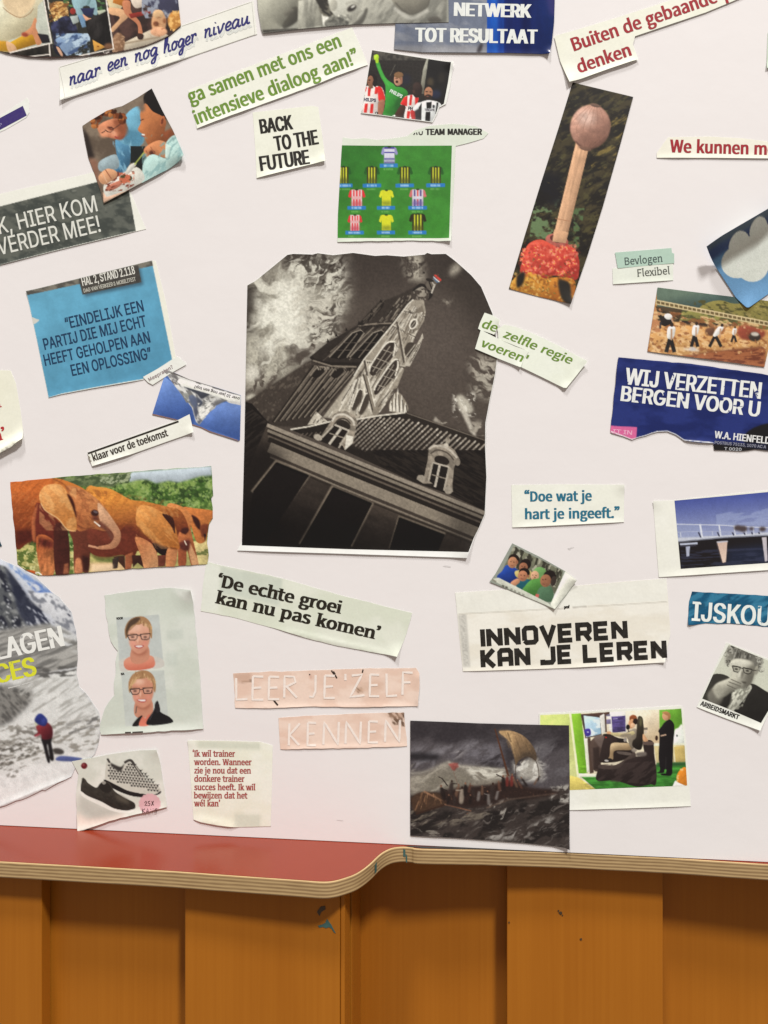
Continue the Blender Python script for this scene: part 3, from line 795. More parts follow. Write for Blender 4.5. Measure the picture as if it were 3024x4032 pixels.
def keep_parent(o, root):
    o.parent = root; o.matrix_parent_inverse = root.matrix_world.inverted()
def lin(c): return (*[float(q) for q in s2l(c)], 1)

# --- materials of the furniture
def board_mat():
    m, nt, b = new_mat('white_card')
    tc = nt.nodes.new('ShaderNodeTexCoord')
    no = nt.nodes.new('ShaderNodeTexNoise'); no.inputs['Scale'].default_value = 5.5; no.inputs['Detail'].default_value = 5
    link(nt, tc.outputs['Object'], no.inputs['Vector'])
    cr = nt.nodes.new('ShaderNodeMix'); cr.data_type = 'RGBA'
    link(nt, no.outputs['Fac'], cr.inputs[0])
    a = BOARD_ALB
    cr.inputs[6].default_value = (*(a * 0.975), 1); cr.inputs[7].default_value = (*np.minimum(a * 1.02, .86), 1)
    link(nt, cr.outputs[2], b.inputs['Base Color'])
    b.inputs['Roughness'].default_value = 0.6; b.inputs['Specular IOR Level'].default_value = 0.25
    n2 = nt.nodes.new('ShaderNodeTexNoise'); n2.inputs['Scale'].default_value = 14; n2.inputs['Detail'].default_value = 6
    link(nt, tc.outputs['Object'], n2.inputs['Vector'])
    bu = nt.nodes.new('ShaderNodeBump'); bu.inputs['Strength'].default_value = 0.25; bu.inputs['Distance'].default_value = 0.002
    link(nt, n2.outputs['Fac'], bu.inputs['Height']); link(nt, bu.outputs[0], b.inputs['Normal'])
    return m
def laminate_mat():
    m, nt, b = new_mat('red_laminate')
    tc = nt.nodes.new('ShaderNodeTexCoord')
    no = nt.nodes.new('ShaderNodeTexNoise'); no.inputs['Scale'].default_value = 9; no.inputs['Detail'].default_value = 6
    link(nt, tc.outputs['Object'], no.inputs['Vector'])
    cr = nt.nodes.new('ShaderNodeMix'); cr.data_type = 'RGBA'
    link(nt, no.outputs['Fac'], cr.inputs[0])
    cr.inputs[6].default_value = (0.175, 0.021, 0.008, 1); cr.inputs[7].default_value = (0.225, 0.034, 0.013, 1)
    link(nt, cr.outputs[2], b.inputs['Base Color'])
    ra = nt.nodes.new('ShaderNodeMapRange'); ra.inputs[3].default_value = 0.16; ra.inputs[4].default_value = 0.32
    link(nt, no.outputs['Fac'], ra.inputs[0]); link(nt, ra.outputs[0], b.inputs['Roughness'])
    b.inputs['Specular IOR Level'].default_value = 0.26
    return m
def wood_mat(name, c0, c1, seed=0.0, rough=0.38):
    m, nt, b = new_mat(name)
    tc = nt.nodes.new('ShaderNodeTexCoord')
    mp = nt.nodes.new('ShaderNodeMapping'); mp.inputs['Scale'].default_value = (260, 260, 3.0)
    mp.inputs['Location'].default_value = (seed, seed * .7, seed * 1.3)
    link(nt, tc.outputs['Object'], mp.inputs['Vector'])
    no = nt.nodes.new('ShaderNodeTexNoise'); no.inputs['Scale'].default_value = 1.0; no.inputs['Detail'].default_value = 6; no.inputs['Roughness'].default_value = .6
    link(nt, mp.outputs[0], no.inputs['Vector'])
    m2 = nt.nodes.new('ShaderNodeMapping'); m2.inputs['Scale'].default_value = (14, 14, 3.0); m2.inputs['Location'].default_value = (seed, 0, seed)
    link(nt, tc.outputs['Object'], m2.inputs['Vector'])
    n2 = nt.nodes.new('ShaderNodeTexNoise'); n2.inputs['Scale'].default_value = 1.0; n2.inputs['Detail'].default_value = 3
    link(nt, m2.outputs[0], n2.inputs['Vector'])
    ad = nt.nodes.new('ShaderNodeMath'); ad.operation = 'MULTIPLY_ADD'; ad.inputs[1].default_value = .45
    link(nt, no.outputs['Fac'], ad.inputs[0])
    h2 = nt.nodes.new('ShaderNodeMath'); h2.operation = 'MULTIPLY'; h2.inputs[1].default_value = .55
    link(nt, n2.outputs['Fac'], h2.inputs[0]); link(nt, h2.outputs[0], ad.inputs[2])
    ra = nt.nodes.new('ShaderNodeMapRange'); ra.inputs[1].default_value = .32; ra.inputs[2].default_value = .68
    link(nt, ad.outputs[0], ra.inputs[0])
    cr = nt.nodes.new('ShaderNodeMix'); cr.data_type = 'RGBA'
    link(nt, ra.outputs[0], cr.inputs[0])
    cr.inputs[6].default_value = (*c0, 1); cr.inputs[7].default_value = (*c1, 1)
    link(nt, cr.outputs[2], b.inputs['Base Color'])
    b.inputs['Roughness'].default_value = rough; b.inputs['Specular IOR Level'].default_value = 0.22
    bu = nt.nodes.new('ShaderNodeBump'); bu.inputs['Strength'].default_value = .12; bu.inputs['Distance'].default_value = .0006
    link(nt, no.outputs['Fac'], bu.inputs['Height']); link(nt, bu.outputs[0], b.inputs['Normal'])
    return m
def ply_mat():
    m, nt, b = new_mat('plywood_edge')
    tc = nt.nodes.new('ShaderNodeTexCoord')
    sx = nt.nodes.new('ShaderNodeSeparateXYZ'); link(nt, tc.outputs['Object'], sx.inputs[0])
    mp = nt.nodes.new('ShaderNodeMapping'); mp.inputs['Scale'].default_value = (14, 14, 60)
    link(nt, tc.outputs['Object'], mp.inputs['Vector'])
    no = nt.nodes.new('ShaderNodeTexNoise'); no.inputs['Scale'].default_value = 1.0; no.inputs['Detail'].default_value = 4
    link(nt, mp.outputs[0], no.inputs['Vector'])
    ad = nt.nodes.new('ShaderNodeMath'); ad.operation = 'MULTIPLY_ADD'; ad.inputs[1].default_value = 0.0022
    link(nt, no.outputs['Fac'], ad.inputs[0]); link(nt, sx.outputs['Z'], ad.inputs[2])
    mu = nt.nodes.new('ShaderNodeMath'); mu.operation = 'MULTIPLY'; mu.inputs[1].default_value = 2 * math.pi / 0.0031
    link(nt, ad.outputs[0], mu.inputs[0])
    si = nt.nodes.new('ShaderNodeMath'); si.operation = 'SINE'; link(nt, mu.outputs[0], si.inputs[0])
    ra = nt.nodes.new('ShaderNodeMapRange'); ra.inputs[1].default_value = -.75; ra.inputs[2].default_value = .75
    link(nt, si.outputs[0], ra.inputs[0])
    m2 = nt.nodes.new('ShaderNodeMapping'); m2.inputs['Scale'].default_value = (60, 60, 700)
    link(nt, tc.outputs['Object'], m2.inputs['Vector'])
    n2 = nt.nodes.new('ShaderNodeTexNoise'); n2.inputs['Scale'].default_value = 1; n2.inputs['Detail'].default_value = 4
    link(nt, m2.outputs[0], n2.inputs['Vector'])
    a2 = nt.nodes.new('ShaderNodeMath'); a2.operation = 'MULTIPLY_ADD'; a2.inputs[1].default_value = .55; a2.inputs[2].default_value = 0
    link(nt, ra.outputs[0], a2.inputs[0])
    a3 = nt.nodes.new('ShaderNodeMath'); a3.operation = 'MULTIPLY_ADD'; a3.inputs[1].default_value = .6
    link(nt, n2.outputs['Fac'], a3.inputs[0]); link(nt, a2.outputs[0], a3.inputs[2])
    cr = nt.nodes.new('ShaderNodeMix'); cr.data_type = 'RGBA'; cr.clamp_factor = True
    link(nt, a3.outputs[0], cr.inputs[0])
    cr.inputs[6].default_value = (0.15, 0.078, 0.030, 1); cr.inputs[7].default_value = (0.50, 0.36, 0.175, 1)
    link(nt, cr.outputs[2], b.inputs['Base Color'])
    b.inputs['Roughness'].default_value = .55
    return m
M_BOARD = board_mat(); M_RED = laminate_mat(); M_PLY = ply_mat()
W0, W1 = (0.335, 0.112, 0.0085), (0.395, 0.142, 0.0125)
M_WOOD = [wood_mat('varnished_wood', W0, W1, s) for s in (0.0, 3.1, 7.7)]
M_DARK = wood_mat('dark_wood_gap', (0.03, 0.012, 0.004), (0.05, 0.02, 0.007), 2.0)
def flat_mat(name, c, rough=.5):
    m, nt, b = new_mat(name)
    tc = nt.nodes.new('ShaderNodeTexCoord')
    no = nt.nodes.new('ShaderNodeTexNoise'); no.inputs['Scale'].default_value = 240; no.inputs['Detail'].default_value = 4
    link(nt, tc.outputs['Object'], no.inputs['Vector'])
    cr = nt.nodes.new('ShaderNodeMix'); cr.data_type = 'RGBA'
    link(nt, no.outputs['Fac'], cr.inputs[0])
    c = np.array(c)
    cr.inputs[6].default_value = (*(c * .75), 1); cr.inputs[7].default_value = (*np.minimum(c * 1.25, 1), 1)
    link(nt, cr.outputs[2], b.inputs['Base Color'])
    b.inputs['Roughness'].default_value = rough
    return m
M_TEAL = flat_mat('teal_paint', (0.045, 0.115, 0.105)); M_GRIME = flat_mat('dark_mark', (0.06, 0.035, 0.015))

# --- the board: a thin white card standing on the counter
bw = 0.75
bo = prism('display_board', [(-bw, 0.0), (bw, 0.0), (bw, 0.005), (-bw, 0.005)], BOARD_Z, 0.80, M_BOARD)
bo['label'] = 'large white card board covered with glued clippings, standing upright on the red counter'
bo['category'] = 'display board'

# --- the counter: red laminate on plywood, its front edge stepping back in a soft S-curve
edge_px = [(-420, 3372), (-200, 3383), (0, 3393), (333, 3412), (675, 3431), (964, 3452), (1180, 3467), (1270, 3473), (1318, 3469), (1362, 3457), (1400, 3443),
           (1432, 3424), (1462, 3400), (1492, 3371), (1516, 3353), (1545, 3340), (1580, 3335), (1616, 3337), (1664, 3343), (1900, 3347), (2240, 3358), (2651, 3379), (3024, 3404), (3500, 3436)]
edge = [on_top(u, v) for u, v in edge_px]
edge_s = [tuple(q) for q in smooth(edge[5:20], 5, False)]
edge = edge[:5] + edge_s + edge[20:]
TH = 0.0148
top_out = [(-0.75, edge[0][1])] + edge + [(0.75, edge[-1][1]), (0.75, 0.45), (-0.75, 0.45)]
counter = empty('counter', (0, 0.1, BOARD_Z - 0.9), 'long counter with red laminate top, plywood edge and varnished wooden front under the white board', 'counter')
bpy.context.view_layer.update()
ply = prism('countertop', top_out, TOP_Z - TH, TOP_Z - 0.0003, M_PLY, None, 0.0012)
keep_parent(ply, counter)
def inset(P, d):
    P = np.array(P); out = []
    for i in range(len(P)):
        a, b, c = P[i - 1], P[i], P[(i + 1) % len(P)]
        e0 = (b - a) / max(np.linalg.norm(b - a), 1e-9); e1 = (c - b) / max(np.linalg.norm(c - b), 1e-9)
        n = np.array([-e0[1], e0[0]]) + np.array([-e1[1], e1[0]])
        n /= max(np.linalg.norm(n), 1e-9)
        out.append(tuple(b + n * d))
    return out
lam = prism('laminate_sheet', inset(top_out, 0.0014), TOP_Z - 0.00025, TOP_Z, M_RED, None, 0)
lam.parent = ply
# --- cabinet fronts below
Z0 = -0.95; ZT = TOP_Z - TH - 0.0004
YA, YB = -0.0675, -0.0495         # left bay: raised panel, recessed panel
YC, YD = 0.0168, 0.0348           # right bay
xL = on_y(1338, YA)
def slab(name, x0, x1, y, mat, th=0.016, z0=Z0, bevel=0.0010):
    o = box(name, x0, x1, y, y + th, z0, ZT, mat, None, bevel); keep_parent(o, counter); return o
def strip(x0u, x1u, y): return on_y(x0u, y), on_y(x1u, y)
slab('front_panel', -0.72, on_y(164, YA), YA, M_WOOD[0])
slab('recessed_panel', -0.72, xL - 0.0140, YB, M_WOOD[1], .014)
slab('front_panel', on_y(728, YA), xL, YA, M_WOOD[2])
slab('edge_strip', xL + 0.0002, xL + 0.0042, YA + 0.0016, M_WOOD[0], .030)
slab('side_groove', xL - 0.012, xL + 0.0010, YA + 0.034, M_DARK, .050)
xs = xL + 0.004
slab('side_panel', xL - 0.012, xs, YA + 0.046, M_WOOD[1], YD - YA - .046)
slab('recessed_panel', xs - 0.004, 0.74, YD + .0002, M_WOOD[1], .014)
slab('front_panel', on_y(1996, YC), on_y(2610, YC), YC, M_WOOD[0])
slab('front_panel', on_y(3330, YC), 0.74, YC, M_WOOD[2])
# paint smears and specks on the counter
def smear(name, pxs, y, mat, parent, th=0.0004):
    P = []
    for u, v in pxs:
        d = ray(u, v); t = (y + DIST) / d[1]; P.append((t * d[0], t * d[2]))
    n = len(P)
    V = [(x, y - th, z) for x, z in P] + [(x, y + .0001, z) for x, z in P]
    if area(P) < 0: V = [(x, y - th, z) for x, z in P[::-1]] + [(x, y + .0001, z) for x, z in P[::-1]]
    F = [list(range(n))] + [[i, i + n, (i + 1) % n + n, (i + 1) % n] for i in range(n)]
    o = mesh_obj(name, V, F, mat, None, None, False); keep_parent(o, parent); return o
smear('paint_smear', [(1252, 3644), (1268, 3640), (1280, 3634), (1288, 3618), (1296, 3630), (1304, 3640), (1312, 3656), (1322, 3674), (1315, 3670), (1306, 3656), (1296, 3650), (1284, 3654), (1272, 3649), (1258, 3652)], YA, M_TEAL, counter)
smear('paint_smear', [(1248, 3590), (1262, 3570), (1280, 3566), (1282, 3580), (1266, 3590), (1258, 3606)], YA, M_GRIME, counter)
rs = random.Random(5)
for u, v, r in ((2207, 3594, 7), (2199, 3586, 4), (2288, 3697, 5), (2005, 3632, 4), (2215, 3604, 3)):
    smear('dark_speck', [(u + r * math.cos(a) * rs.uniform(.6, 1.2), v + r * math.sin(a) * rs.uniform(.6, 1.2)) for a in [k * .785 for k in range(8)]], YC, M_GRIME, counter)
# teal strokes across the plywood edge, where the counter curves
def edge_smear(u0, u1, za, zb, skew):
    P = []
    pts_e = np.array(edge_s)
    X = []
    for u in np.linspace(u0, u1, 4):
        best = None
        for i in range(len(pts_e) - 1):
            for t in np.linspace(0, 1, 9):
                q = pts_e[i] * (1 - t) + pts_e[i + 1] * t
                xx = q[0]; dd = q[1] + DIST
                cx = (xx * CA + dd * SA) / (-xx * SA + dd * CA)
                pu = 1512 + F_PX * cx
                if best is None or abs(pu - u) < best[0]:
                    e = pts_e[i + 1] - pts_e[i]; e /= np.linalg.norm(e)
                    best = (abs(pu - u), q + np.array([e[1], -e[0]]) * 0.0004)
        X.append(best[1])
    V = []; n = len(X)
    for k, q in enumerate(X): V.append((q[0], q[1], TOP_Z - TH * za - skew * k))
    for k, q in enumerate(X): V.append((q[0], q[1], TOP_Z - TH * zb - skew * k * .4))
    F = [[k, k + n, k + n + 1, k + 1] for k in range(n - 1)]
    o = mesh_obj('paint_smear', V, F, M_TEAL, None, None, False)
    o.parent = ply; o.matrix_parent_inverse = ply.matrix_world.inverted()
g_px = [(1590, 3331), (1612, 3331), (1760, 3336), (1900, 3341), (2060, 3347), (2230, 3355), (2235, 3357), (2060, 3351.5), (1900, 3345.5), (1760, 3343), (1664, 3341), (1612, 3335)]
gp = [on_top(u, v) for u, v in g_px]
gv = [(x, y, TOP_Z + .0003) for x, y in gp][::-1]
go = mesh_obj('dark_mark', gv, [list(range(len(gv)))], flat_mat('black_strip', (0.012, 0.010, 0.008)), None, None, False)  # flat black strip on the countertop along the board's bottom edge
bpy.context.view_layer.update()
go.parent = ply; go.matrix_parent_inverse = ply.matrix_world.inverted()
edge_smear(1474, 1482, .3, .85, -.0006)
edge_smear(1588, 1596, .1, .6, .0004)
edge_smear(1598, 1603, .4, .95, .0008)

M_MARK = flat_mat('faint_pencil_mark', tuple(BOARD_ALB * .86))
def mark(u, v, rx, ry, rot):
    P = []
    for k in range(10):
        t = k * .628; a_, b_ = rx * math.cos(t) * rs.uniform(.6, 1.1), ry * math.sin(t) * rs.uniform(.6, 1.1)
        x, z = board_xz(u + a_ * math.cos(rot) - b_ * math.sin(rot), v + a_ * math.sin(rot) + b_ * math.cos(rot)); P.append((float(x), -0.00012, float(z)))
    o = mesh_obj('faint_smudge', P[::-1], [list(range(10))], M_MARK, bo, None, False); return o
for q in ((2249, 2157, 14, 3, -.2), (2240, 2162, 8, 2, .4), (2150, 1395, 16, 4, .5), (1760, 2230, 20, 3, .1), (2690, 1560, 12, 2, -.4), (1340, 3230, 16, 2, .1), (640, 1180, 10, 2, .8), (2420, 3180, 14, 2, -.1)): mark(*q)

# ================================================================ the clippings
DARK = (34, 30, 24); GREEN = (112, 146, 50); RED = (165, 32, 42); WHITE = (240, 238, 226)
CREAM = (240, 236, 219); PALE = (236, 234, 214)

# ---- words: script font made of pen strokes
SCRIPT = {
 'n': (.68, ['.05,.88 .13,1 .11,.5 .08,0', '.1,.45 .27,.95 .43,.9 .41,.3 .46,.03 .64,.12']),
 'a': (.72, ['.5,.85 .28,1 .05,.6 .08,.1 .22,.02 .4,.35 .52,.92', '.52,.95 .48,.25 .54,.03 .7,.14']),
 'r': (.56, ['.02,.9 .13,1 .11,.5 .08,0', '.1,.5 .22,.92 .42,.98 .44,.7']),
 'e': (.55, ['.06,.42 .32,.5 .45,.8 .3,1 .1,.75 .06,.3 .2,.02 .52,.2']),
 'o': (.6, ['.3,1 .08,.7 .08,.15 .25,.02 .45,.35 .42,.8 .3,1 .45,.85 .58,.92']),
 'g': (.64, ['.5,.85 .28,1 .05,.6 .1,.12 .25,.1 .42,.45 .53,.95', '.53,.95 .46,0 .35,-.75 .15,-.85 .12,-.55 .35,-.2 .62,.08']),
 'h': (.7, ['.08,.4 .3,1.2 .36,1.75 .25,1.9 .15,1.4 .08,.6 .05,0', '.07,.4 .28,.95 .44,.85 .42,.3 .48,.03 .66,.12']),
 'i': (.34, ['.1,.98 .07,.4 .1,.05 .3,.12', '.17,1.38 .21,1.46']),
 'v': (.62, ['.04,.95 .12,.5 .16,.03 .36,.4 .48,.95 .6,.9']),
 'u': (.7, ['.08,.98 .06,.3 .16,.02 .36,.3 .48,.95', '.48,.98 .46,.3 .52,.03 .68,.12'])}
def script_word(cl, word, p0, p1, xh, w, col, name='lettering', off=.13):
    p0 = np.array(p0, float); p1 = np.array(p1, float)
    W = sum(SCRIPT[c][0] for c in word)
    L = np.linalg.norm(p1 - p0); ux = (p1 - p0) / L; uy = np.array([ux[1], -ux[0]])
    sx = L / W; x = 0; lines = []
    for ch in word:
        adv, ss = SCRIPT[ch]
        for s in ss:
            q = smooth(np.array(pts(s)), 5, False)
            lines.append([tuple(p0 + ux * ((x + a) * sx + b * xh * .34) + uy * b * xh) for a, b in q])
        x += adv
    cl.strokes(lines, w, col, off, name)
# thin hand-lettered capitals
PEN = {'L': ['0,1 .02,0 .9,.03'], 'E': ['.05,1 0,0 .85,0', '.05,1 .85,.98', '.03,.5 .7,.52'], 'R': ['0,0 .03,1 .7,.98 .8,.72 .1,.5', '.2,.5 .9,0'],
       'J': ['.65,1 .62,.25 .4,0 .05,.02'], 'Z': ['.15,.95 .8,1 .05,.0 .95,.08'], 'F': ['0,0 .05,1 .95,.98', '.03,.55 .75,.56'],
       'K': ['0,0 .05,1', '.9,1 .08,.48 .85,.02'], 'N': ['0,0 .05,1 .9,0 .95,1'], "'": ['.5,1 .5,.72']}
def pen_letters(cl, items, w, col, name='lettering', off=.13):
    lines = []
    for ch, x0, x1, yb, yt in items:
        for s in PEN[ch]:
            lines.append([(x0 + (x1 - x0) * a, yb + (yt - yb) * b) for a, b in pts(s)])
    cl.strokes(lines, w, col, off, name)
# squared heavy capitals
BLOCK = {'I': ['.5,0 .5,1'], 'N': ['.1,0 .1,1', '.1,.93 .9,.07', '.9,0 .9,1'], 'O': ['.1,.2 .1,.8 .24,.92 .76,.92 .9,.8 .9,.2 .76,.08 .24,.08 .1,.2'],
         'V': ['.06,1 .5,.04 .94,1'], 'E': ['.92,.08 .1,.08 .1,.92 .92,.92', '.1,.5 .84,.5'], 'R': ['.1,0 .1,.92 .78,.92 .9,.82 .9,.56 .78,.44 .1,.44', '.55,.44 .92,0'],
         'K': ['.1,0 .1,1', '.9,1 .3,.5 .92,0'], 'A': ['.1,0 .1,.8 .24,.92 .76,.92 .9,.8 .9,0', '.1,.4 .9,.4'], 'J': ['.88,1 .88,.2 .76,.08 .1,.08 .1,.26'], 'L': ['.1,1 .1,.08 .92,.08']}
def block_line(cl, s, p0, p1, h, w, col):
    p0 = np.array(p0, float); p1 = np.array(p1, float)
    L = np.linalg.norm(p1 - p0); ux = (p1 - p0) / L; uy = np.array([ux[1], -ux[0]])
    adv = {'I': .42, ' ': .62}
    W = sum(adv.get(c, 1.24) for c in s) - .24
    sx = L / W; x = 0; G = []
    for ch in s:
        a = adv.get(ch, 1.24)
        for st in BLOCK.get(ch, []):
            q = pts(st)
            if ch == 'I': q = [(u * .22, v) for u, v in q]
            P = np.array([p0 + ux * ((x + u) * sx) + uy * v * h for u, v in q])
            # mitred ribbon
            d = np.diff(P, axis=0); d /= np.linalg.norm(d, axis=1)[:, None]
            n = np.stack([-d[:, 1], d[:, 0]], 1)
            m = [n[0]] + [(n[i] + n[i + 1]) / (1 + n[i] @ n[i + 1]) for i in range(len(n) - 1)] + [n[-1]]
            m = np.array(m) * w / 2
            for i in range(len(P) - 1):
                G.append([np.array([P[i] + m[i], P[i + 1] + m[i + 1], P[i + 1] - m[i + 1], P[i] - m[i]])])
        x += a
    cl.shapes(G, col, .13, 'lettering')

def B(P, s=1.0):                       # bounding box of an outline, for a painting
    P = np.array(pts(P)); a = P.min(0) - 6; b = P.max(0) + 6
    return (a[0], a[1], b[0], b[1])

# ---------------------------------------------------------------- script line
O = '383,440 600,370 1190,165 1655,5 1680,225 1659,232 400,662'
c = Clip('text_clipping', 'white strip with blue handwriting-style script, tucked under the rounded picture collage', 'clipping', 'A', O, (240, 236, 222), 1, [('ln', 400, 662, 1200, 385, 120, 3.0), ('pt', 395, 655, 130, 3.5)])
c.strokes(['388,446 432,648', '392,440 600,378', '1190,172 1645,14 1666,222', '420,650 1180,392 1668,226'], 2.2, (196, 190, 178), .1, 'printed_rule')
for wd, a, b in (('naar', (455, 562), (662, 492)), ('een', (705, 470), (838, 424)), ('nog', (882, 412), (1035, 358)), ('hoger', (1072, 352), (1290, 272)), ('niveau', (1335, 252), (1635, 152))):
    script_word(c, wd, (a[0] + 10, a[1] + 22), (b[0] + 10, b[1] + 22), 46, 15, (226, 225, 214), 'letter_shading', .1)
    script_word(c, wd, a, b, 52, 12.5, (44, 44, 112))

# ---------------------------------------------------------------- collage of people, top left
O = '-40,-40 1570,-40 1600,235 1500,320 1390,375 1270,420 1100,458 900,490 620,512 450,520 250,510 60,475 0,455 -40,440'
p = Pic('R', B(O), (44, 37, 33))
p.f('-30,-30 375,-30 462,385 95,468 -30,450', (206, 208, 190))
p.f('-20,-20 372,-20 340,60 330,170 290,240 190,320 60,370 -20,392', (226, 221, 192), 1, sh=((205, 190, 150), (40, 40, 240, 330)))
p.f('40,-20 300,-20 285,80 180,160 70,100', (222, 196, 156), 1, soft=8)
p.l('30,70 90,120 180,160 260,130 300,80', 5, (150, 110, 75), sm=1)
p.f('55,400 200,320 300,305 335,392 140,452', (204, 163, 48), sh=((170, 120, 30), (100, 330, 200, 450)))
p.f('-20,365 60,368 95,462 -20,455', (192, 142, 42), soft=5)
p.f('60,372 130,400 150,452 85,468', (214, 170, 128), 1)
p.f('272,250 310,165 330,185 322,250 374,370 330,402 290,312 230,332 192,310', (203, 138, 98), 1)
p.e(225, 310, 30, 18, (150, 70, 50), .3, 4)
p.f('335,300 430,312 448,380 378,388', (36, 34, 38))
p.f('110,472 430,400 442,492 250,512', (38, 35, 30)); p.mul('110,472 430,400 442,492 250,512', .6, 1.3, 60, seed=5)
p.f('410,-30 925,-30 1000,440 790,490 600,502 470,502 460,380', (46, 46, 40))
for k in range(26):
    x = random.Random(k).uniform(560, 660) if k % 2 else random.Random(k).uniform(800, 930)
    p.e(x, random.Random(k + 50).uniform(-20, 90), 22, 9, [(70, 105, 60), (100, 130, 80), (40, 60, 38)][k % 3], k)
p.e(525, 95, 72, 78, (198, 148, 84), 0, 4); p.c('440,20 610,20 610,200 440,200', (226, 186, 120), 26, 14, .8, seed=8)
p.c('440,20 610,20 610,200 440,200', (130, 85, 45), 30, 14, -.6, seed=9)
p.f('455,210 500,190 560,150 640,170 690,290 620,330 505,345 500,430 465,300', (42, 44, 64), 1); p.mul('455,150 690,150 690,430 455,430', .6, 1.5, 50, seed=6)
p.f('500,345 640,300 760,310 792,360 700,420 640,475 585,492 520,400', (128, 150, 176), 1); p.c('500,300 800,300 800,490 500,490', (182, 200, 212), 70, 40, -.5, seed=7)
p.c('500,300 800,300 800,490 500,490', (70, 90, 125), 70, 30, -.5, lo=.55, hi=.7, seed=12)
p.f('470,400 520,420 585,490 560,500 500,480', (30, 30, 42), 1); p.f('500,420 530,430 560,490 540,495', (205, 160, 130), 1)
p.f('640,-30 825,-30 865,120 830,132 790,60 735,70 752,150 690,145', (150, 180, 184), 1); p.f('690,140 750,140 770,240 730,250', (110, 140, 165))
p.f('715,80 840,75 820,155 750,145', (40, 46, 76)); p.e(790, 10, 14, 50, (120, 150, 150), .3)
p.f('735,130 800,168 880,150 888,172 790,195 760,185', (212, 158, 124), 1); p.e(648, 105, 26, 28, (150, 52, 44))
p.f('860,100 935,90 945,140 880,150', (180, 185, 160)); p.f('620,150 690,140 700,200 650,220', (170, 178, 170))
p.f('755,195 950,100 1000,432 850,442 780,300', (27, 25, 24)); p.mul('755,195 950,100 1000,432 850,442 780,300', .7, 1.8, 60, 120, .2, seed=3)
p.f('820,355 938,420 838,462', (206, 152, 70)); p.e(870, 415, 10, 8, (150, 90, 30)); p.e(965, 415, 45, 30, (120, 85, 60), soft=6)
p.f('950,-30 1572,-30 1605,235 1500,320 1100,460 1010,440', (72, 50, 44)); p.mul('950,-30 1572,-30 1605,235 1100,460', .7, 1.2, 80, seed=2)
p.f('1080,390 1330,268 1505,318 1385,378 1100,455', (196, 182, 158)); p.l('1100,390 1420,330', 12, (150, 130, 105), soft=3)
p.f('945,-30 1015,-30 1085,60 990,112', (216, 196, 152), 1); p.f('1010,-30 1105,-30 1092,62 1000,30', (182, 112, 42))
p.f('955,75 1085,88 1135,150 1070,215 1000,288 985,255 1062,160 975,130', (216, 168, 124), 1)
p.f('1085,20 1150,15 1165,110 1242,205 1262,330 1222,342 1216,225 1110,130', (192, 124, 88), 1); p.f('1215,300 1270,310 1262,352 1222,348', (60, 40, 34), 1)
p.f('1140,128 1380,84 1392,110 1160,168', (136, 46, 36)); p.f('1165,-30 1352,-30 1330,30 1200,76', (222, 204, 184), 1)
p.f('1255,30 1420,-30 1572,-30 1592,100 1480,165 1400,90', (60, 60, 80), 1); p.c('1255,-30 1592,-30 1592,165 1255,165', (150, 155, 165), 60, seed=4, lo=.55, hi=.7)
p.e(1405, 205, 66, 105, (206, 156, 112), 0, 3); p.e(1400, 130, 48, 40, (216, 176, 130)); p.e(1405, 285, 75, 42, (226, 170, 130), 0, 4)
p.e(1380, 215, 26, 22, (120, 70, 45), .3, 5); p.e(1455, 190, 14, 22, (150, 95, 60), 0, 4)
p.e(1545, 190, 62, 85, (196, 136, 66), 0, 3); p.c('1490,100 1600,100 1600,280 1490,280', (235, 185, 110), 24, seed=11); p.c('1330,90 1480,90 1480,330 1330,330', (150, 95, 60), 40, 20, seed=14, lo=.55, hi=.7, a=.6)
p.e(1050, 385, 56, 92, (140, 104, 76), 0, 5); p.c('995,295 1106,295 1106,470 995,470', (176, 140, 108), 22, seed=13)
W_ = (240, 229, 214)
for q, w in (('382,-40 462,385 90,470', 12), ('438,392 447,500', 11), ('250,506 447,484', 9), ('935,-40 1006,436 700,498', 12), ('420,-40 438,90', 9), ('915,455 925,480 970,460', 8)): p.l(q, w, W_)
p.l('40,478 250,508 450,516 620,510 900,488 1100,456 1270,418 1390,372 1500,318 1592,240', 15, (74, 54, 48), sm=1)
c = Clip('photo_clipping', 'rounded collage of colour photos of seated people, white dividing lines, top left corner', 'picture cutting', 'R', O, p, 4, sm=0)
c.full(p)

# ---------------------------------------------------------------- black and white faces, top centre
O = '20,-60 1270,-60 1272,150 930,155 640,165 300,195 60,222 48,190 28,60'
p = Pic('B', B(O), (152, 150, 136))
p.f('35,-60 300,-60 290,60 230,140 165,190 60,205', (180, 177, 158), 1, sh=((120, 117, 103), (60, 30, 200, 190)))
p.f('60,150 110,110 190,190 60,205', (150, 147, 130), soft=8)
p.f('250,55 292,60 286,140 205,192 188,165 225,110', (74, 71, 62), 1, soft=4); p.f('195,90 250,60 260,80 215,110', (110, 106, 94), 1, soft=4)
p.f('292,10 432,-20 455,170 285,196', (168, 165, 150), sh=((140, 137, 122), (290, 0, 450, 180))); p.mul('292,0 455,0 455,196 285,196', .85, 1.1, 14, 60, .1, seed=4)
p.f('432,-20 500,-20 480,170 452,172', (228, 224, 208))
p.f('390,-60 525,-60 505,45 520,95 475,112 440,70', (44, 41, 35), 1); p.c('390,-60 525,-60 520,110 440,110', (110, 105, 90), 34, 12, .6, seed=5)
p.f('500,-60 725,-60 705,70 665,132 622,160 545,112 498,60', (208, 205, 188), 1, sh=((165, 161, 145), (600, 20, 700, 140)))
p.e(520, 40, 26, 40, (178, 174, 157), .2, 4); p.e(640, 58, 33, 19, (48, 43, 38), -.5, 2); p.e(648, 48, 16, 6, (225, 222, 208), -.5)
p.l('600,30 640,15 690,35', 6, (150, 146, 130), soft=3)
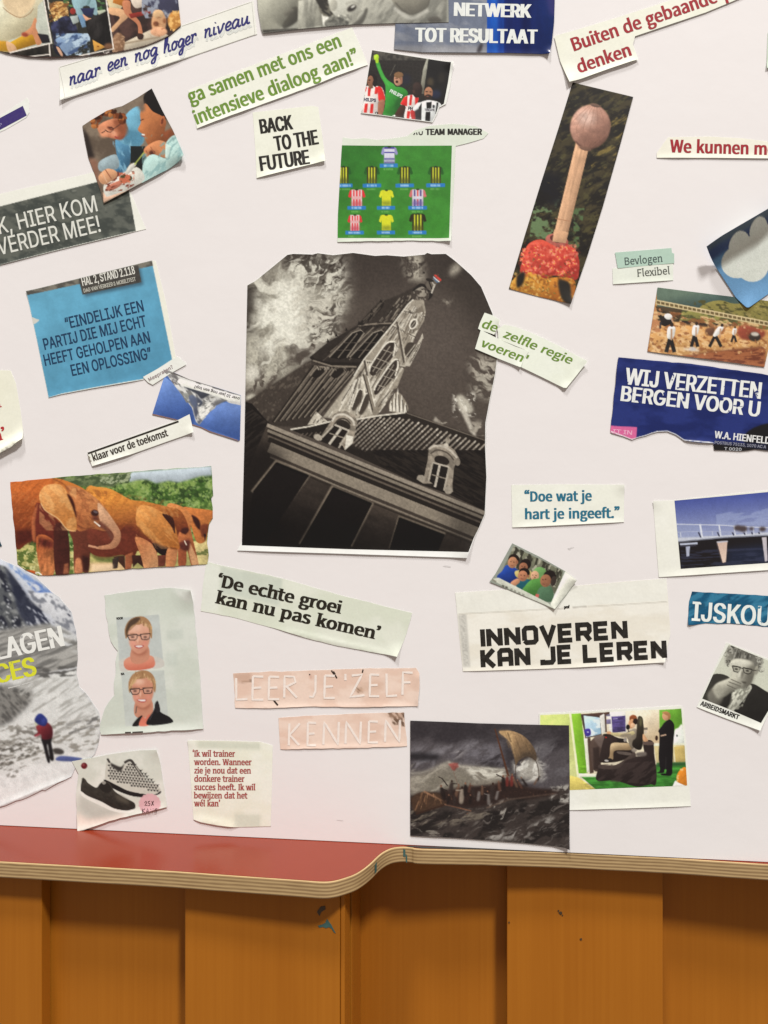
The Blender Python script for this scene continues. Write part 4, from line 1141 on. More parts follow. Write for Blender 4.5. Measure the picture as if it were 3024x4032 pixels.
p.f('470,140 545,112 622,162 480,178', (102, 100, 90), 1); p.mul('470,100 640,100 640,178 470,178', .7, 1.3, 12, 12, .5, seed=7)
p.f('725,-60 1262,-60 1258,150 640,168 705,75', (156, 153, 139)); p.mul('705,-60 1262,-60 1258,160 640,168', .78, 1.12, 90, 30, -.9, seed=6)
p.f('905,-60 1145,-60 1135,40 1035,96 930,52', (142, 137, 121), 1, sh=((112, 107, 94), (1020, -20, 1040, 90)))
p.l('922,20 985,80 1040,97 1130,50 1146,-10', 9, (92, 88, 78), sm=1); p.l('915,55 990,112 1045,122 1140,70', 22, (190, 186, 172), sm=1, a=.8, soft=4)
p.f('640,168 700,120 730,60 745,70 720,140 690,168', (92, 89, 80), 1, soft=4); p.f('1140,122 1200,112 1222,146 1150,152', (84, 80, 72), 1, soft=3)
p.f('58,200 290,190 290,198 60,220', (60, 57, 50)); p.soften(2)
c = Clip('photo_clipping', 'black and white photo of laughing faces around a child, at the top edge', 'picture cutting', 'B', O, p, 5, [('ln', 60, 222, 640, 165, 60, 1.0)])
c.full(p)

# ---------------------------------------------------------------- blue slogan card
O = '1265,-60 1966,-60 1960,150 1945,290 1930,358 1659,350 1100,345 915,325 925,155 1265,150'
p = Pic('B', B(O), (124, 129, 142), life=0.05)
p.t(None, (112, 118, 132), (140, 142, 148), 160, 60, .2, seed=3)
p.f('905,300 1522,300 1522,360 905,360', (150, 148, 148), soft=12, a=.8)
p.f('1522,-60 1640,-60 1640,360 1522,360', (24, 78, 165), sh=((40, 105, 190), (1525, 0, 1610, 0)))
p.f('1632,-60 1980,-60 1980,360 1632,360', (22, 40, 100), sh=((20, 42, 92), (1650, 0, 1950, 0)))
p.f('1590,-60 1640,-60 1640,360 1590,360', (18, 52, 130), soft=12, a=.8); p.f('1740,-60 1800,-60 1800,360 1740,360', (14, 28, 74), soft=20, a=.8)
p.f('1900,-60 1980,-60 1980,120 1930,100', (70, 60, 110), soft=18, a=.7)
p.f('1455,340 1478,290 1494,296 1480,345', (70, 66, 70), 1, soft=5)
p.mul(None, .93, 1.06, 60, 300, 0, seed=9)
c = Clip('text_clipping', 'glossy grey and navy card with white two-line slogan, beside the black and white faces', 'clipping', 'B', O, p, 3, [('pt', 1935, 355, 70, 3.5), ('ln', 1100, 345, 1930, 356, 40, 1.2)])
c.full(p, mat=M_GLOSS)
c.text('C', 'NETWERK', (1305, 106), (1812, 119), 86, (238, 238, 228), 7.5, 3)
c.text('C', 'TOT RESULTAAT', (1052, 275), (1852, 288), 90, (238, 238, 228), 7.5, 3)

# ---------------------------------------------------------------- green two-line quote
O = '-430,592 -200,500 300,310 640,180 690,290 745,425 540,500 400,560 0,705 -250,795 -372,842 -395,740'
c = Clip('text_clipping', 'cream strip with two lines of green text slanting upward, left of the football photo', 'clipping', 'B', O, (240, 238, 220), 1, [('ln', -372, 842, 0, 705, 70, 3.0), ('ln', 0, 705, 745, 425, 60, 2.4)], jag=.4)
c.text('S', 'ga samen met ons een', (-414, 677), (577, 303), 91, GREEN, 4.2, 2)
c.text('S', 'intensieve dialoog aan!”', (-372, 815), (697, 408), 91, GREEN, 4.2, 2)

# ---------------------------------------------------------------- football players
O = '235,76 1122,212 1090,440 1040,665 965,705 940,775 893,866 770,848 590,826 350,792 112,764 172,440'
p = Pic('P', B(O), (38, 34, 30))
p.f('225,190 235,80 850,165 840,192', (74, 70, 62)); p.mul('225,190 235,80 850,165 840,192', .7, 1.2, 30, seed=2)
rs = random.Random(3)
for k in range(9):
    for j in range(7):
        x = 250 + j * 82 + (k % 2) * 41; y = 190 + k * 44 + j * 9
        if x < 800:
            h = [(x + 24 * math.cos(a) , y + 26 * math.sin(a)) for a in np.linspace(.5, 6.8, 7)]
            p.l(h, 2.5, (86, 82, 74), a=.6)
p.l('490,235 430,360', 6, (130, 126, 112), a=.7)
p.f('832,165 852,170 800,560 752,545 790,290', (172, 170, 152), sh=((110, 106, 92), (830, 200, 760, 520)))
p.f('850,168 1100,210 1018,668 795,565', (17, 16, 16)); p.e(930, 560, 60, 50, (34, 40, 62), soft=16); p.e(870, 425, 40, 50, (72, 62, 46), soft=14); p.e(990, 380, 40, 60, (38, 34, 28), soft=16)
p.e(600, 400, 60, 70, (34, 38, 54), soft=18, a=.7)
p.f('165,480 215,468 300,470 352,500 378,620 310,636 300,690 285,772 130,762 150,590', (226, 216, 206), 1)
for q in ('193,482 226,478 215,580 188,580', '268,480 312,478 290,558 262,556', '158,660 192,658 178,764 144,760', '222,664 252,662 246,768 210,766', '160,485 182,480 170,525 156,535'): p.f(q, (214, 44, 40))
p.f('300,475 345,500 377,622 312,636 300,560', (216, 46, 42), 1); p.f('308,640 372,628 352,770 300,782', (160, 106, 82), 1); p.e(285, 762, 18, 12, (30, 28, 26))
p.f('192,440 240,440 250,490 205,505', (128, 88, 64)); p.e(238, 392, 52, 56, (28, 20, 18)); p.e(216, 412, 34, 56, (142, 97, 72), .15); p.e(208, 405, 14, 8, (70, 45, 34)); p.l('190,430 212,434', 6, (90, 52, 40))
p.e(268, 440, 24, 40, (30, 22, 20))
p.f('276,222 312,210 340,290 392,388 470,448 495,475 560,484 616,522 622,570 562,640 505,740 480,802 358,788 374,690 382,480 330,370', (62, 152, 58), 1, sh=((40, 112, 40), (380, 500, 600, 760)))
p.f('490,640 600,560 570,650 505,740', (36, 96, 38), 1, soft=10, a=.8); p.l('300,240 350,360 420,470', 12, (86, 180, 78), sm=1, soft=4, a=.7)
p.e(283, 158, 27, 34, (178, 216, 42), .3); p.e(290, 195, 18, 28, (170, 208, 40)); p.e(268, 150, 14, 20, (196, 228, 70))
p.e(520, 398, 47, 70, (192, 142, 112), .1); p.e(526, 350, 50, 34, (132, 98, 66)); p.e(502, 388, 16, 5, (90, 60, 45)); p.e(545, 392, 12, 5, (90, 60, 45)); p.e(506, 424, 15, 15, (58, 24, 20)); p.e(555, 410, 12, 40, (160, 112, 86))
p.f('625,574 682,564 742,600 704,720 706,832 588,822 600,690 545,668 588,590', (228, 218, 208), 1)
for q in ('622,574 616,690 543,666 582,594', '648,570 676,566 664,680 638,680', '702,588 744,600 722,690 704,690', '618,740 652,744 640,828 612,826'): p.f(q, (214, 44, 40))
p.f('545,688 602,700 562,802 476,800', (70, 46, 36), 1); p.f('655,740 702,738 708,834 668,832', (186, 58, 54), 1)
p.e(728, 512, 54, 86, (46, 33, 28), .1); p.e(720, 470, 40, 40, (62, 46, 40), soft=6); p.e(690, 530, 12, 20, (78, 56, 46), soft=4)
p.f('766,642 850,624 952,642 988,680 952,722 932,790 892,858 768,842 760,742 700,742 680,720 720,660', (228, 228, 222), 1)
p.f('825,648 886,640 880,712 830,714', (20, 19, 19)); p.f('820,750 872,750 866,858 814,852', (20, 19, 19)); p.f('742,704 776,650 772,842 738,836', (34, 32, 32)); p.f('938,650 958,650 944,762 925,776', (34, 32, 32))
p.e(905, 692, 14, 20, (70, 70, 72)); p.f('700,740 765,700 762,838 710,832', (58, 56, 56), soft=3)
p.e(855, 492, 50, 34, (30, 24, 20)); p.e(850, 545, 47, 66, (168, 118, 88), .05); p.e(846, 592, 42, 32, (50, 36, 29), .05); p.e(830, 530, 16, 5, (50, 34, 28)); p.e(872, 534, 12, 5, (50, 34, 28)); p.e(840, 582, 14, 6, (130, 80, 64))
p.f('780,640 850,600 800,630 740,650', (40, 34, 30), 1)
c = Clip('photo_clipping', 'small photo of football players, the keeper in bright green raising one arm', 'picture cutting', 'P', O, WHITE, 2, [('pt', 1110, 230, 120, 2.0), ('ln', 112, 764, 893, 866, 40, .9)])
c.pic('237,80 1095,214 1060,440 1017,662 955,700 930,772 888,858 770,842 590,820 350,786 120,758 176,440', p.finish(), sp=2.6)
c.text('C', 'HILIPS', (146, 632), (278, 642), 34, (44, 48, 82), 2.5)
c.text('C', 'PHILIPS', (424, 534), (556, 602), 36, (226, 236, 220), 2.5)
c.text('C', 'PH', (626, 726), (676, 734), 34, (50, 44, 60), 2.5)
c.text('C', 'TENCATE', (806, 738), (915, 742), 22, (88, 80, 90), 1.4)

# ---------------------------------------------------------------- line-up of shirts
O = '580,898 640,908 720,903 800,915 870,910 940,900 1000,890 1050,852 1150,822 1300,810 1450,825 1532,870 1500,905 1400,935 1318,955 1308,1200 1287,1577 1000,1572 545,1582 548,1400 575,950'
p = Pic('B', (540, 940, 1320, 1590), (62, 132, 46), life=0.05)
p.f('540,940 900,940 700,1300 540,1300', (46, 108, 38), soft=70, a=.7); p.mul(None, .95, 1.05, 60, seed=2)
def shirt(cx, y, w, h, base, st=None, band=None, sleeve=None, fade=(70, 80, 50), neck=(40, 60, 35)):
    b = w * .30
    p.f([(cx - b, y), (cx + b, y), (cx + w * .4, y + h * .06), (cx + w * .5, y + h * .42), (cx + w * .36, y + h * .5), (cx + b, y + h * .32), (cx + b, y + h), (cx - b, y + h), (cx - b, y + h * .32), (cx - w * .36, y + h * .5), (cx - w * .5, y + h * .42), (cx - w * .4, y + h * .06)], sleeve or base)
    p.f([(cx - b, y), (cx + b, y), (cx + b, y + h), (cx - b, y + h)], base)
    if st:
        for k, col in enumerate(st):
            ww = 2 * b / len(st)
            if col: p.f([(cx - b + k * ww, y + h * .03), (cx - b + (k + 1) * ww, y + h * .03), (cx - b + (k + 1) * ww, y + h), (cx - b + k * ww, y + h)], col)
    if band:
        for f0, f1, col in band: p.f([(cx - b, y + h * f0), (cx + b, y + h * f0), (cx + b, y + h * f1), (cx - b, y + h * f1)], col)
    p.f([(cx - b, y + h * .7), (cx + b, y + h * .7), (cx + b, y + h), (cx - b, y + h)], fade, soft=9, a=.75)
    p.e(cx, y, b * .35, h * .05, neck)
YB = [(52, 50, 24), (204, 208, 56), (46, 46, 22), (204, 208, 56), (46, 46, 22), (204, 208, 56), (52, 50, 24)]
RW = [None, (220, 60, 60), None, (220, 60, 60), None, (220, 60, 60), None]
shirt(885, 962, 112, 106, (214, 212, 220), band=((.0, .1, (70, 60, 140)), (.3, .38, (80, 70, 150)), (.68, .78, (80, 70, 150)), (.9, 1, (70, 60, 140))), fade=(150, 150, 165), sleeve=(150, 145, 190))
for x in (585, 770, 986, 1188): shirt(x, 1090, 106, 108, (52, 50, 24), YB, sleeve=(38, 92, 34), fade=(90, 96, 34))
shirt(672, 1240, 114, 108, (224, 200, 198), RW, sleeve=(218, 52, 56), fade=(190, 90, 95), band=((.4, .58, (222, 170, 168)),))
shirt(866, 1244, 98, 100, (214, 214, 44), fade=(120, 130, 40)); shirt(1070, 1238, 116, 108, (206, 198, 206), [(206, 198, 206), (70, 60, 120), (206, 198, 206), (220, 90, 80), (206, 198, 206), (70, 60, 120), (206, 198, 206)], sleeve=(206, 110, 110), fade=(110, 90, 150), band=((.42, .58, (206, 200, 206)),))
shirt(660, 1405, 98, 104, (224, 200, 198), RW, sleeve=(218, 52, 56), fade=(190, 80, 95), band=((.36, .52, (222, 170, 168)),)); shirt(865, 1405, 98, 100, (214, 214, 44), fade=(120, 130, 40))
shirt(1070, 1398, 116, 110, (40, 38, 20), YB, sleeve=(44, 42, 22), fade=(90, 90, 34))
rs = random.Random(8)
for x0, x1, y in ((822, 940, 1071), (540, 645, 1201), (711, 830, 1201), (925, 1045, 1201), (1125, 1248, 1200), (610, 731, 1347), (804, 922, 1347), (1008, 1130, 1347), (598, 718, 1509), (803, 921, 1508), (1008, 1126, 1508)):
    p.f([(x0, y), (x1, y - 1), (x1, y + 23), (x0, y + 24)], (44, 122, 186))
    m = (x0 + x1) / 2; n = rs.randint(6, 9)
    for k in range(n):
        xx = m + (k - n / 2) * 9
        if xx < 556: continue
        p.f([(xx, y + 5), (xx + 7, y + 5), (xx + 7, y + 19), (xx, y + 19)], (205, 222, 236), a=.75 if rs.random() > .2 else .4)
    for k in range(n):
        xx = m + (k - n / 2) * 9 - 2
        if xx < 556: continue
        p.f([(xx, y + 30), (xx + 7, y + 30), (xx + 7, y + 42), (xx, y + 42)], (150, 200, 120), a=.5 if rs.random() > .25 else .2)
c = Clip('photo_clipping', 'green football line-up graphic with rows of printed team shirts, on paper torn along its top', 'picture cutting', 'B', O, (222, 226, 206), 1, [('pt', 1285, 1575, 110, 2.4), ('ln', 545, 1582, 1287, 1577, 40, 1.4)], jag=.5)
c.pic('575,950 800,953 1293,952 1275,1557 547,1555 549,1400 560,1200', p.finish(), sp=2.7)
c.text('S', 'TEAM MANAGER', (1120, 881), (1491, 880), 38, DARK, 3.2, 2)
c.strokes(['1043,881 1052,870', '1062,866 1066,881', '1078,862 1080,876 1090,881 1099,876 1101,858'], 7, DARK)

# ---------------------------------------------------------------- three-line black slogan
O = '-8,735 180,715 380,692 420,700 445,880 468,1055 300,1095 18,1165 8,960'
c = Clip('text_clipping', 'small cream paper with three lines of bold black condensed capitals, left of the shirt line-up', 'clipping', 'B', O, (240, 238, 218), 1, [('ln', 18, 1165, 468, 1055, 60, 3.2), ('pt', 455, 1050, 90, 2.5)])
c.text('C', 'BACK', (44, 874), (259, 843), 92, DARK, 5.5, 3)
c.text('C', 'TO THE', (139, 987), (426, 940), 94, DARK, 5.5, 3)
c.text('C', 'FUTURE', (44, 1118), (369, 1072), 95, DARK, 5.5, 3)

# ---------------------------------------------------------------- dark band with white capitals (under the couple)
O = '-90,1288 640,1120 800,1180 850,1250 955,1497 880,1514 400,1630 -90,1755'
p = Pic('A', B(O), (240, 237, 222), life=0.05)
D_ = '-90,1372 635,1190 835,1205 888,1510 400,1628 -90,1755'
p.f(D_, (78, 81, 74)); p.t(D_, (66, 70, 64), (96, 98, 88), 70, 40, .2, seed=3); p.c(D_, (118, 118, 106), 16, lo=.68, hi=.76, a=.5, seed=5); p.l('470,1250 500,1245', 8, (130, 130, 118), soft=3)
c = Clip('text_clipping', 'dark grey band with thin white capitals, tucked under the photo of the eating couple', 'clipping', 'A', O, p, 1, [('ln', -90, 1755, 880, 1514, 40, 1.2)], sp=3.0)
c.text('C', 'K, HIER KOM', (0, 1530), (641, 1379), 105, (228, 226, 212), 1.2, .6)
c.text('C', 'VERDER MEE!', (-4, 1668), (662, 1513), 108, (228, 226, 212), 1.2, .6)

# ---------------------------------------------------------------- couple eating
O = '540,825 600,785 700,725 760,705 800,695 900,640 993,580 1060,720 1130,850 1180,960 1207,1020 1192,1050 1100,1110 940,1195 840,1250 680,1334 655,1240 620,1140 578,1030 556,920'
p = Pic('A', B(O), (112, 97, 82))
p.t(None, (96, 82, 68), (132, 116, 98), 120, seed=2)
p.f('540,830 575,880 620,1030 575,1040', (46, 38, 34), soft=8); p.f('575,1030 640,1050 660,1230 620,1180', (140, 100, 80), soft=10)
p.f('820,760 925,700 945,900 900,962 800,942 755,920 845,880', (112, 166, 186), 1); p.f('825,850 900,860 945,900 900,950 810,930', (84, 134, 156), 1, soft=10)
p.f('755,920 812,945 852,962 852,1060 832,1100 772,1152 728,1112 772,1090', (92, 142, 168), 1, sh=((62, 104, 130), (760, 950, 850, 1060))); p.c('740,920 860,920 860,1150 740,1150', (140, 186, 204), 60, 16, 1.2, seed=4, lo=.5, hi=.65, a=.7)
p.f('855,955 950,958 962,1060 942,1122 855,1062', (29, 33, 32)); p.f('650,1060 740,1012 772,1030 772,1102 660,1122', (150, 166, 168), 1)
p.f('640,830 700,790 780,780 818,870 795,912 720,902 660,880', (202, 134, 98), 1, sh=((160, 92, 62), (700, 790, 800, 900))); p.f('740,790 812,790 832,870 800,880', (146, 84, 56), 1, soft=8)
rs = random.Random(11)
for k in range(60):
    a = rs.uniform(3.0, 6.0); r = rs.uniform(70, 110)
    x = 715 + r * 1.1 * math.cos(a); y = 825 + r * math.sin(a) * 1.0
    p.e(x, y, rs.uniform(10, 22), rs.uniform(8, 14), rs.choice([(112, 58, 30), (78, 40, 22), (140, 78, 40), (180, 112, 60), (60, 30, 18)]), rs.uniform(0, 3))
p.e(690, 868, 40, 28, (222, 152, 114), -.5, 8); p.e(745, 880, 30, 22, (214, 142, 108), .2, 8); p.e(722, 842, 24, 9, (120, 66, 48), .5, 3); p.l('688,850 704,862 722,866 738,858 742,842 730,832 712,836', 5, (44, 28, 26)); p.l('742,846 790,812', 4, (52, 34, 30)); p.l('664,872 688,858', 5, (44, 28, 26)); p.f('730,862 748,856 758,878 742,884', (226, 160, 124), 1, soft=2); p.l('752,894 768,902 784,894', 8, (160, 62, 60), sm=1, soft=1); p.f('790,880 820,880 800,912 770,912', (150, 84, 58), 1, soft=5)
p.f('940,640 955,610 995,580 1095,745 1062,790 1040,752 975,722 945,690', (25, 21, 21), 1)
p.f('950,678 1000,730 1062,762 1088,800 1078,860 1095,910 1060,940 985,962 945,905 935,880 903,850 922,800 918,740', (190, 119, 73), 1, sh=((140, 80, 46), (960, 800, 1080, 900)))
p.e(1064, 795, 17, 36, (172, 100, 62), .2); p.e(1062, 795, 8, 20, (110, 56, 36), .2); p.l('918,790 940,780', 6, (80, 40, 26)); p.l('928,880 948,884', 10, (232, 226, 214)); p.l('925,888 950,896', 5, (150, 70, 54))
p.f('1060,870 1120,840 1150,890 1085,940', (132, 74, 46), soft=5)
p.f('945,972 1040,918 1112,960 1096,1032 1012,1012 962,1032', (202, 134, 90), 1); p.e(995, 1000, 20, 16, (90, 48, 34), 0, 3); p.l('955,985 975,1020', 8, (160, 98, 66)); p.l('985,960 1010,1005', 6, (160, 98, 66))
p.f('945,1050 1000,1010 1090,1035 1085,940 1152,888 1210,1022 1120,1112 935,1200 930,1130', (178, 204, 194), 1); p.c('930,880 1210,880 1210,1200 930,1200', (130, 164, 160), 70, 26, -.9, seed=6, lo=.52, hi=.68, a=.8)
p.f('1085,940 1120,960 1100,1040 1080,1030', (200, 220, 208))
p.f('680,1215 740,1170 850,1110 905,1098 945,1150 930,1195 800,1265 700,1290', (212, 208, 194), 1); p.f('675,1255 700,1290 830,1250 680,1325', (216, 176, 148))
p.f('700,1220 790,1180 790,1215 720,1250', (190, 120, 96), 1); p.c('690,1120 880,1120 880,1250 690,1250', (120, 60, 45), 30, 14, -.4, seed=8, lo=.55, hi=.62); p.f('790,1150 855,1150 860,1180 800,1200', (70, 66, 40), 1); p.c('780,1130 880,1130 880,1200 780,1200', (200, 110, 80), 18, seed=9)
p.f('648,1150 700,1105 760,1120 762,1160 690,1205 655,1190', (208, 154, 114), 1); p.l('690,1110 730,1170', 7, (160, 100, 72)); p.l('670,1130 700,1190', 6, (226, 180, 146))
p.f('820,1140 845,1085 880,1065 892,1075 850,1130', (206, 200, 186), 1); p.l('945,995 880,1078', 8, (176, 184, 92))
p.f('900,690 940,650 950,720 925,740', (120, 100, 84), soft=8)
c = Clip('photo_clipping', 'tilted photo of two people leaning over a plate of food, overlapping the dark grey band', 'picture cutting', 'A', O, p, 3, [('pt', 1200, 1035, 150, 5.0), ('ln', 680, 1334, 1100, 1110, 70, 2.6)])
c.full(p, sp=2.8)

# ---------------------------------------------------------------- purple strip, left edge
O = '-90,815 60,720 178,640 190,660 192,735 172,768 40,845 -90,905'
c = Clip('text_clipping', 'cream paper with a printed purple bar, cut off by the left edge below the collage', 'clipping', 'A', O, (236, 235, 222), 1)
c.shapes([[np.array(pts('-90,820 150,692 176,755 -90,898'))]], (62, 47, 112), .08, 'printed_bar')
c.strokes(['-6,812 2,826', '6,806 10,815'], 6, (170, 165, 195))
# ---------------------------------------------------------------- blue fair card
O = '173,327 992,126 1018,130 1085,400 1152,775 1125,800 935,905 600,962 400,1000 318,1022 240,640'
p = Pic('D', B(O), (240, 236, 218), life=0.05)
D_ = '173,327 992,126 1125,772 935,900 600,958 410,995 318,1022 240,640'
p.f(D_, (102, 168, 194), sh=((86, 150, 178), (400, 300, 800, 950))); p.mul(D_, .96, 1.04, 120, seed=3)
p.f('173,327 992,126 1000,160 910,180 525,278 180,353', (104, 100, 90)); p.t('173,327 992,126 1000,160 910,180 525,278 180,353', (84, 80, 72), (126, 120, 106), 50, 24, .2, seed=5)
p.f('528,262 918,172 938,285 556,365', (60, 92, 108), soft=8, a=.8); p.f('513,245 903,155 925,268 540,350', (72, 68, 62)); p.mul('513,245 903,155 925,268 540,350', .9, 1.1, 30, seed=2)
p.f('205,498 240,508 257,516 218,542', (218, 214, 200), 1)
c = Clip('text_clipping', 'square light blue card with a four-line dark blue quote and dark label', 'clipping', 'D', O, p, 1, [('ln', 318, 1022, 935, 905, 50, 1.4), ('pt', 173, 327, 120, 1.5)], sp=3.0)
c.text('C', 'HAL 2, STAND 2.118', (541, 292), (886, 212), 52, (226, 222, 208), 1.4)
c.text('C', 'DAG VAN VERKEER & MOBILITEIT', (550, 336), (890, 258), 25, (196, 192, 176), .8)
DB = (22, 56, 88)
c.text('C', '“EINDELIJK EEN', (435, 573), (944, 455), 73, DB, 1.6, .8)
c.text('C', 'PARTIJ DIE MIJ ECHT', (294, 709), (962, 554), 73, DB, 1.6, .8)
c.text('C', 'HEEFT GEHOLPEN AAN', (297, 814), (986, 659), 73, DB, 1.6, .8)
c.text('C', 'EEN OPLOSSING”', (474, 880), (997, 763), 73, DB, 1.6, .8)

# ---------------------------------------------------------------- upside-down mountain
O = '150,955 330,385 325,312 375,295 480,330 700,430 1100,550 1465,665 1465,810 1452,1330 1425,1347 1000,1210 880,1150 735,1105 640,1075 480,1030 300,990'
p = Pic('T', B(O), (78, 108, 168))
p.f('150,955 325,380 500,520 780,800 760,1120', (116, 144, 196), sh=((70, 98, 160), (340, 420, 420, 960))); p.f('850,1100 1110,780 1465,760 1460,1340', (108, 134, 186), sh=((70, 98, 160), (1250, 800, 1200, 1250)))
p.f('325,300 480,330 700,430 1465,665 1465,815 1300,782 1215,735 1110,800 1080,860 980,930 925,1010 850,1105 800,1062 770,962 740,850 660,745 590,660 480,520 395,400', (214, 211, 203))
p.c('325,300 700,430 1465,665 1110,800 925,1010 850,1105 590,660', (128, 126, 122), 120, 40, .9, seed=2); p.c('325,300 560,370 560,500 480,520', (110, 104, 104), 60, 30, .5, seed=4)
for q, col in (('690,700 740,660 800,700 830,800 800,850 740,810', (96, 104, 124)), ('620,540 860,600 1000,640 960,680 880,720 800,640', (70, 72, 80)), ('800,700 860,720 900,780 840,840', (80, 84, 96)), ('760,860 820,850 820,960 790,985', (84, 88, 102)), ('1040,780 1150,730 1280,738 1200,770 1090,820', (120, 118, 116)), ('600,640 680,640 680,740', (150, 150, 142)), ('820,1050 880,1040 850,1100', (96, 100, 112)), ('1010,690 1080,690 1040,712', (110, 106, 98))):
    p.f(q, col, 1, soft=6)
p.c('830,780 1100,760 940,1000 860,1040', (240, 236, 224), 60, 24, -.6, seed=7)
p.f('548,415 1465,683 1460,772 1350,755 1300,752 980,642 610,532 520,470', (242, 239, 226))
p.l('365,298 700,430 1465,672', 24, (98, 90, 84), w1=6)
p.f('150,940 480,1018 640,1062 735,1092 880,1138 1000,1196 1425,1332 1440,1350 1000,1212 480,1032 150,958', (164, 116, 88))
c = Clip('photo_clipping', 'small photo of a snowy peak in blue sky, glued upside down beside the church photo', 'picture cutting', 'T', O, p, 2)
c.full(p, sp=2.4)
c.text('S', 'over 10 jaar nog een top?', (1455, 700), (780, 517), 42, (92, 88, 84), 2)
O = '15,395 230,275 440,145 530,92 655,195 650,215 480,310 320,410 160,512 90,475'
c = Clip('text_clipping', 'cream scrap with one faint grey word, at the lower corner of the light blue card', 'clipping', 'T', O, (238, 236, 224), 3)
c.text('S', 'Meepraten?', (112, 460), (468, 262), 52, (160, 142, 140), 1.8)
c.shapes([[np.array(pts('322,318 350,288 480,330 460,345 400,330 372,352'))]], (150, 146, 140), .1, 'printed_summit')
# ---------------------------------------------------------------- small strip with a rule
O = '572,1382 1165,1168 1240,1130 1268,1248 1200,1272 1090,1310 860,1392 605,1470 590,1430'
c = Clip('text_clipping', 'narrow white strip with a thick black rule above one line of dark text', 'clipping', 'D', O, (242, 239, 224), 4, [('ln', 605, 1470, 860, 1392, 30, 1.8), ('pt', 1262, 1250, 70, 2.5)])
c.strokes(['577,1387 1169,1177'], 12, (44, 38, 30), .1, 'printed_rule')
c.text('S', 'klaar voor de toekomst', (615, 1437), (1104, 1270), 47, (64, 56, 46), 2.2)
c.text('S', 't', (588, 1441), (602, 1436), 40, (150, 140, 124), 2.2)
# ---------------------------------------------------------------- red serif scrap, left edge
O = '-120,840 70,845 105,930 135,1110 160,1290 85,1347 0,1392 -120,1450'
c = Clip('text_clipping', 'cream scrap with the end of a red serif word, curling up at the left edge', 'clipping', 'D', O, (240, 236, 214), 1, [('ln', -120, 1450, 160, 1290, 80, 5.0), ('pt', 160, 1290, 120, 3.0)], sm=0)
c.text('S', 'n’', (-42, 1312), (52, 1288), 72, (190, 44, 46), 4, 2, serif=1)
c.text('S', 'n', (-64, 1100), (12, 1082), 72, (190, 44, 46), 4, 2, serif=1)
O = '-90,470 -4,536 14,580 -30,592 -90,590'
c = Clip('text_clipping', 'dark teal corner of a cutting, poking in at the left edge above the glacier picture', 'clipping', 'G', O, (38, 74, 84), 2)

# ---------------------------------------------------------------- elephants
O = '68,163 400,130 860,95 1380,57 1386,120 1388,180 1393,250 1380,270 1390,330 1390,400 1366,440 1358,500 1353,560 1364,640 1356,700 1100,715 750,737 400,770 250,772 170,740 115,700 105,580 85,360'
p = Pic('G', B(O), (96, 128, 62))
p.t(None, (64, 92, 42), (134, 158, 84), 60, 44, seed=3); p.c(None, (168, 186, 122), 30, 22, seed=5, lo=.52, hi=.66, a=.6); p.c(None, (44, 62, 34), 46, 40, seed=8, lo=.56, hi=.68, a=.7)
rs = random.Random(4)
for k in range(420):
    x = rs.uniform(560, 1390); y = rs.uniform(120, 345)
    p.e(x, y, rs.uniform(5, 13), rs.uniform(4, 9), rs.choice([(74, 104, 46), (110, 142, 66), (148, 172, 92), (52, 76, 38), (90, 126, 58)]), rs.uniform(0, 3), a=.7)
p.f('845,98 1385,55 1388,120 1310,125 1230,150 1170,165 1100,155 1020,172 960,146 900,150 850,162 820,150', (190, 200, 204), 0, soft=5)
p.f('365,142 860,98 840,150 780,160 740,195 600,190 450,190', (112, 124, 84), soft=4); p.c('365,135 870,98 840,170 600,200 400,190', (76, 90, 60), 30, 14, -.3, seed=6); p.c('560,120 860,98 840,160 700,180', (160, 168, 132), 22, 10, -.5, seed=9, lo=.52, hi=.62)
p.f('100,560 620,640 1360,540 1364,705 750,745 120,775', (176, 168, 104)); p.c('100,560 480,600 480,780 100,780', (96, 112, 54), 34, 26, seed=2, lo=.42, hi=.55); p.c('100,560 480,560 480,780 100,780', (208, 202, 140), 20, seed=12, lo=.56, hi=.66)
p.f('580,690 860,670 860,735 580,750', (220, 186, 138), soft=8); p.f('580,630 820,640 760,690 640,680', (120, 130, 70), soft=6); p.f('1260,550 1360,545 1362,702 1290,705', (208, 190, 130), soft=5); p.c('1270,600 1362,600 1362,640 1270,640', (110, 116, 66), 24, 10, seed=3)
OR, DK = (200, 122, 60), (104, 48, 32)
p.f('1195,330 1280,335 1392,352 1388,402 1365,442 1345,545 1285,552 1240,420', (192, 116, 62), 1); p.f('1250,378 1300,408 1312,475 1280,450', (60, 30, 26), 1, soft=2); p.f('1310,450 1362,440 1352,500 1320,520', (116, 60, 40), 1, soft=4); p.f('1330,500 1350,505 1340,550', (50, 28, 26))
p.f('1090,318 1200,328 1258,400 1248,470 1296,700 1252,706 1222,600 1214,706 1168,708 1158,560', (206, 132, 76), 1, sh=((150, 80, 52), (1180, 400, 1200, 640))); p.f('1240,560 1262,600 1300,702 1258,705 1236,620', (196, 146, 104), 1); p.f('1170,560 1240,540 1232,610 1180,600', (92, 46, 38), 1, soft=6)
p.f('560,215 640,195 732,212 850,275 950,290 1100,325 1182,352 1230,450 1215,505 1170,492 1160,600 1142,712 1084,716 1095,600 1030,612 1026,722 948,726 930,660 900,612 862,702 822,737 815,642 690,652 590,622 515,500', (208, 138, 62), 1, sh=((112, 52, 34), (760, 260, 820, 560)))
p.f('590,482 880,452 885,600 700,652 600,622', (106, 50, 36), 1, soft=14); p.c('560,200 1200,300 1200,480 560,480', (166, 92, 42), 130, 16, -.9, seed=7, lo=.5, hi=.66, a=.28)
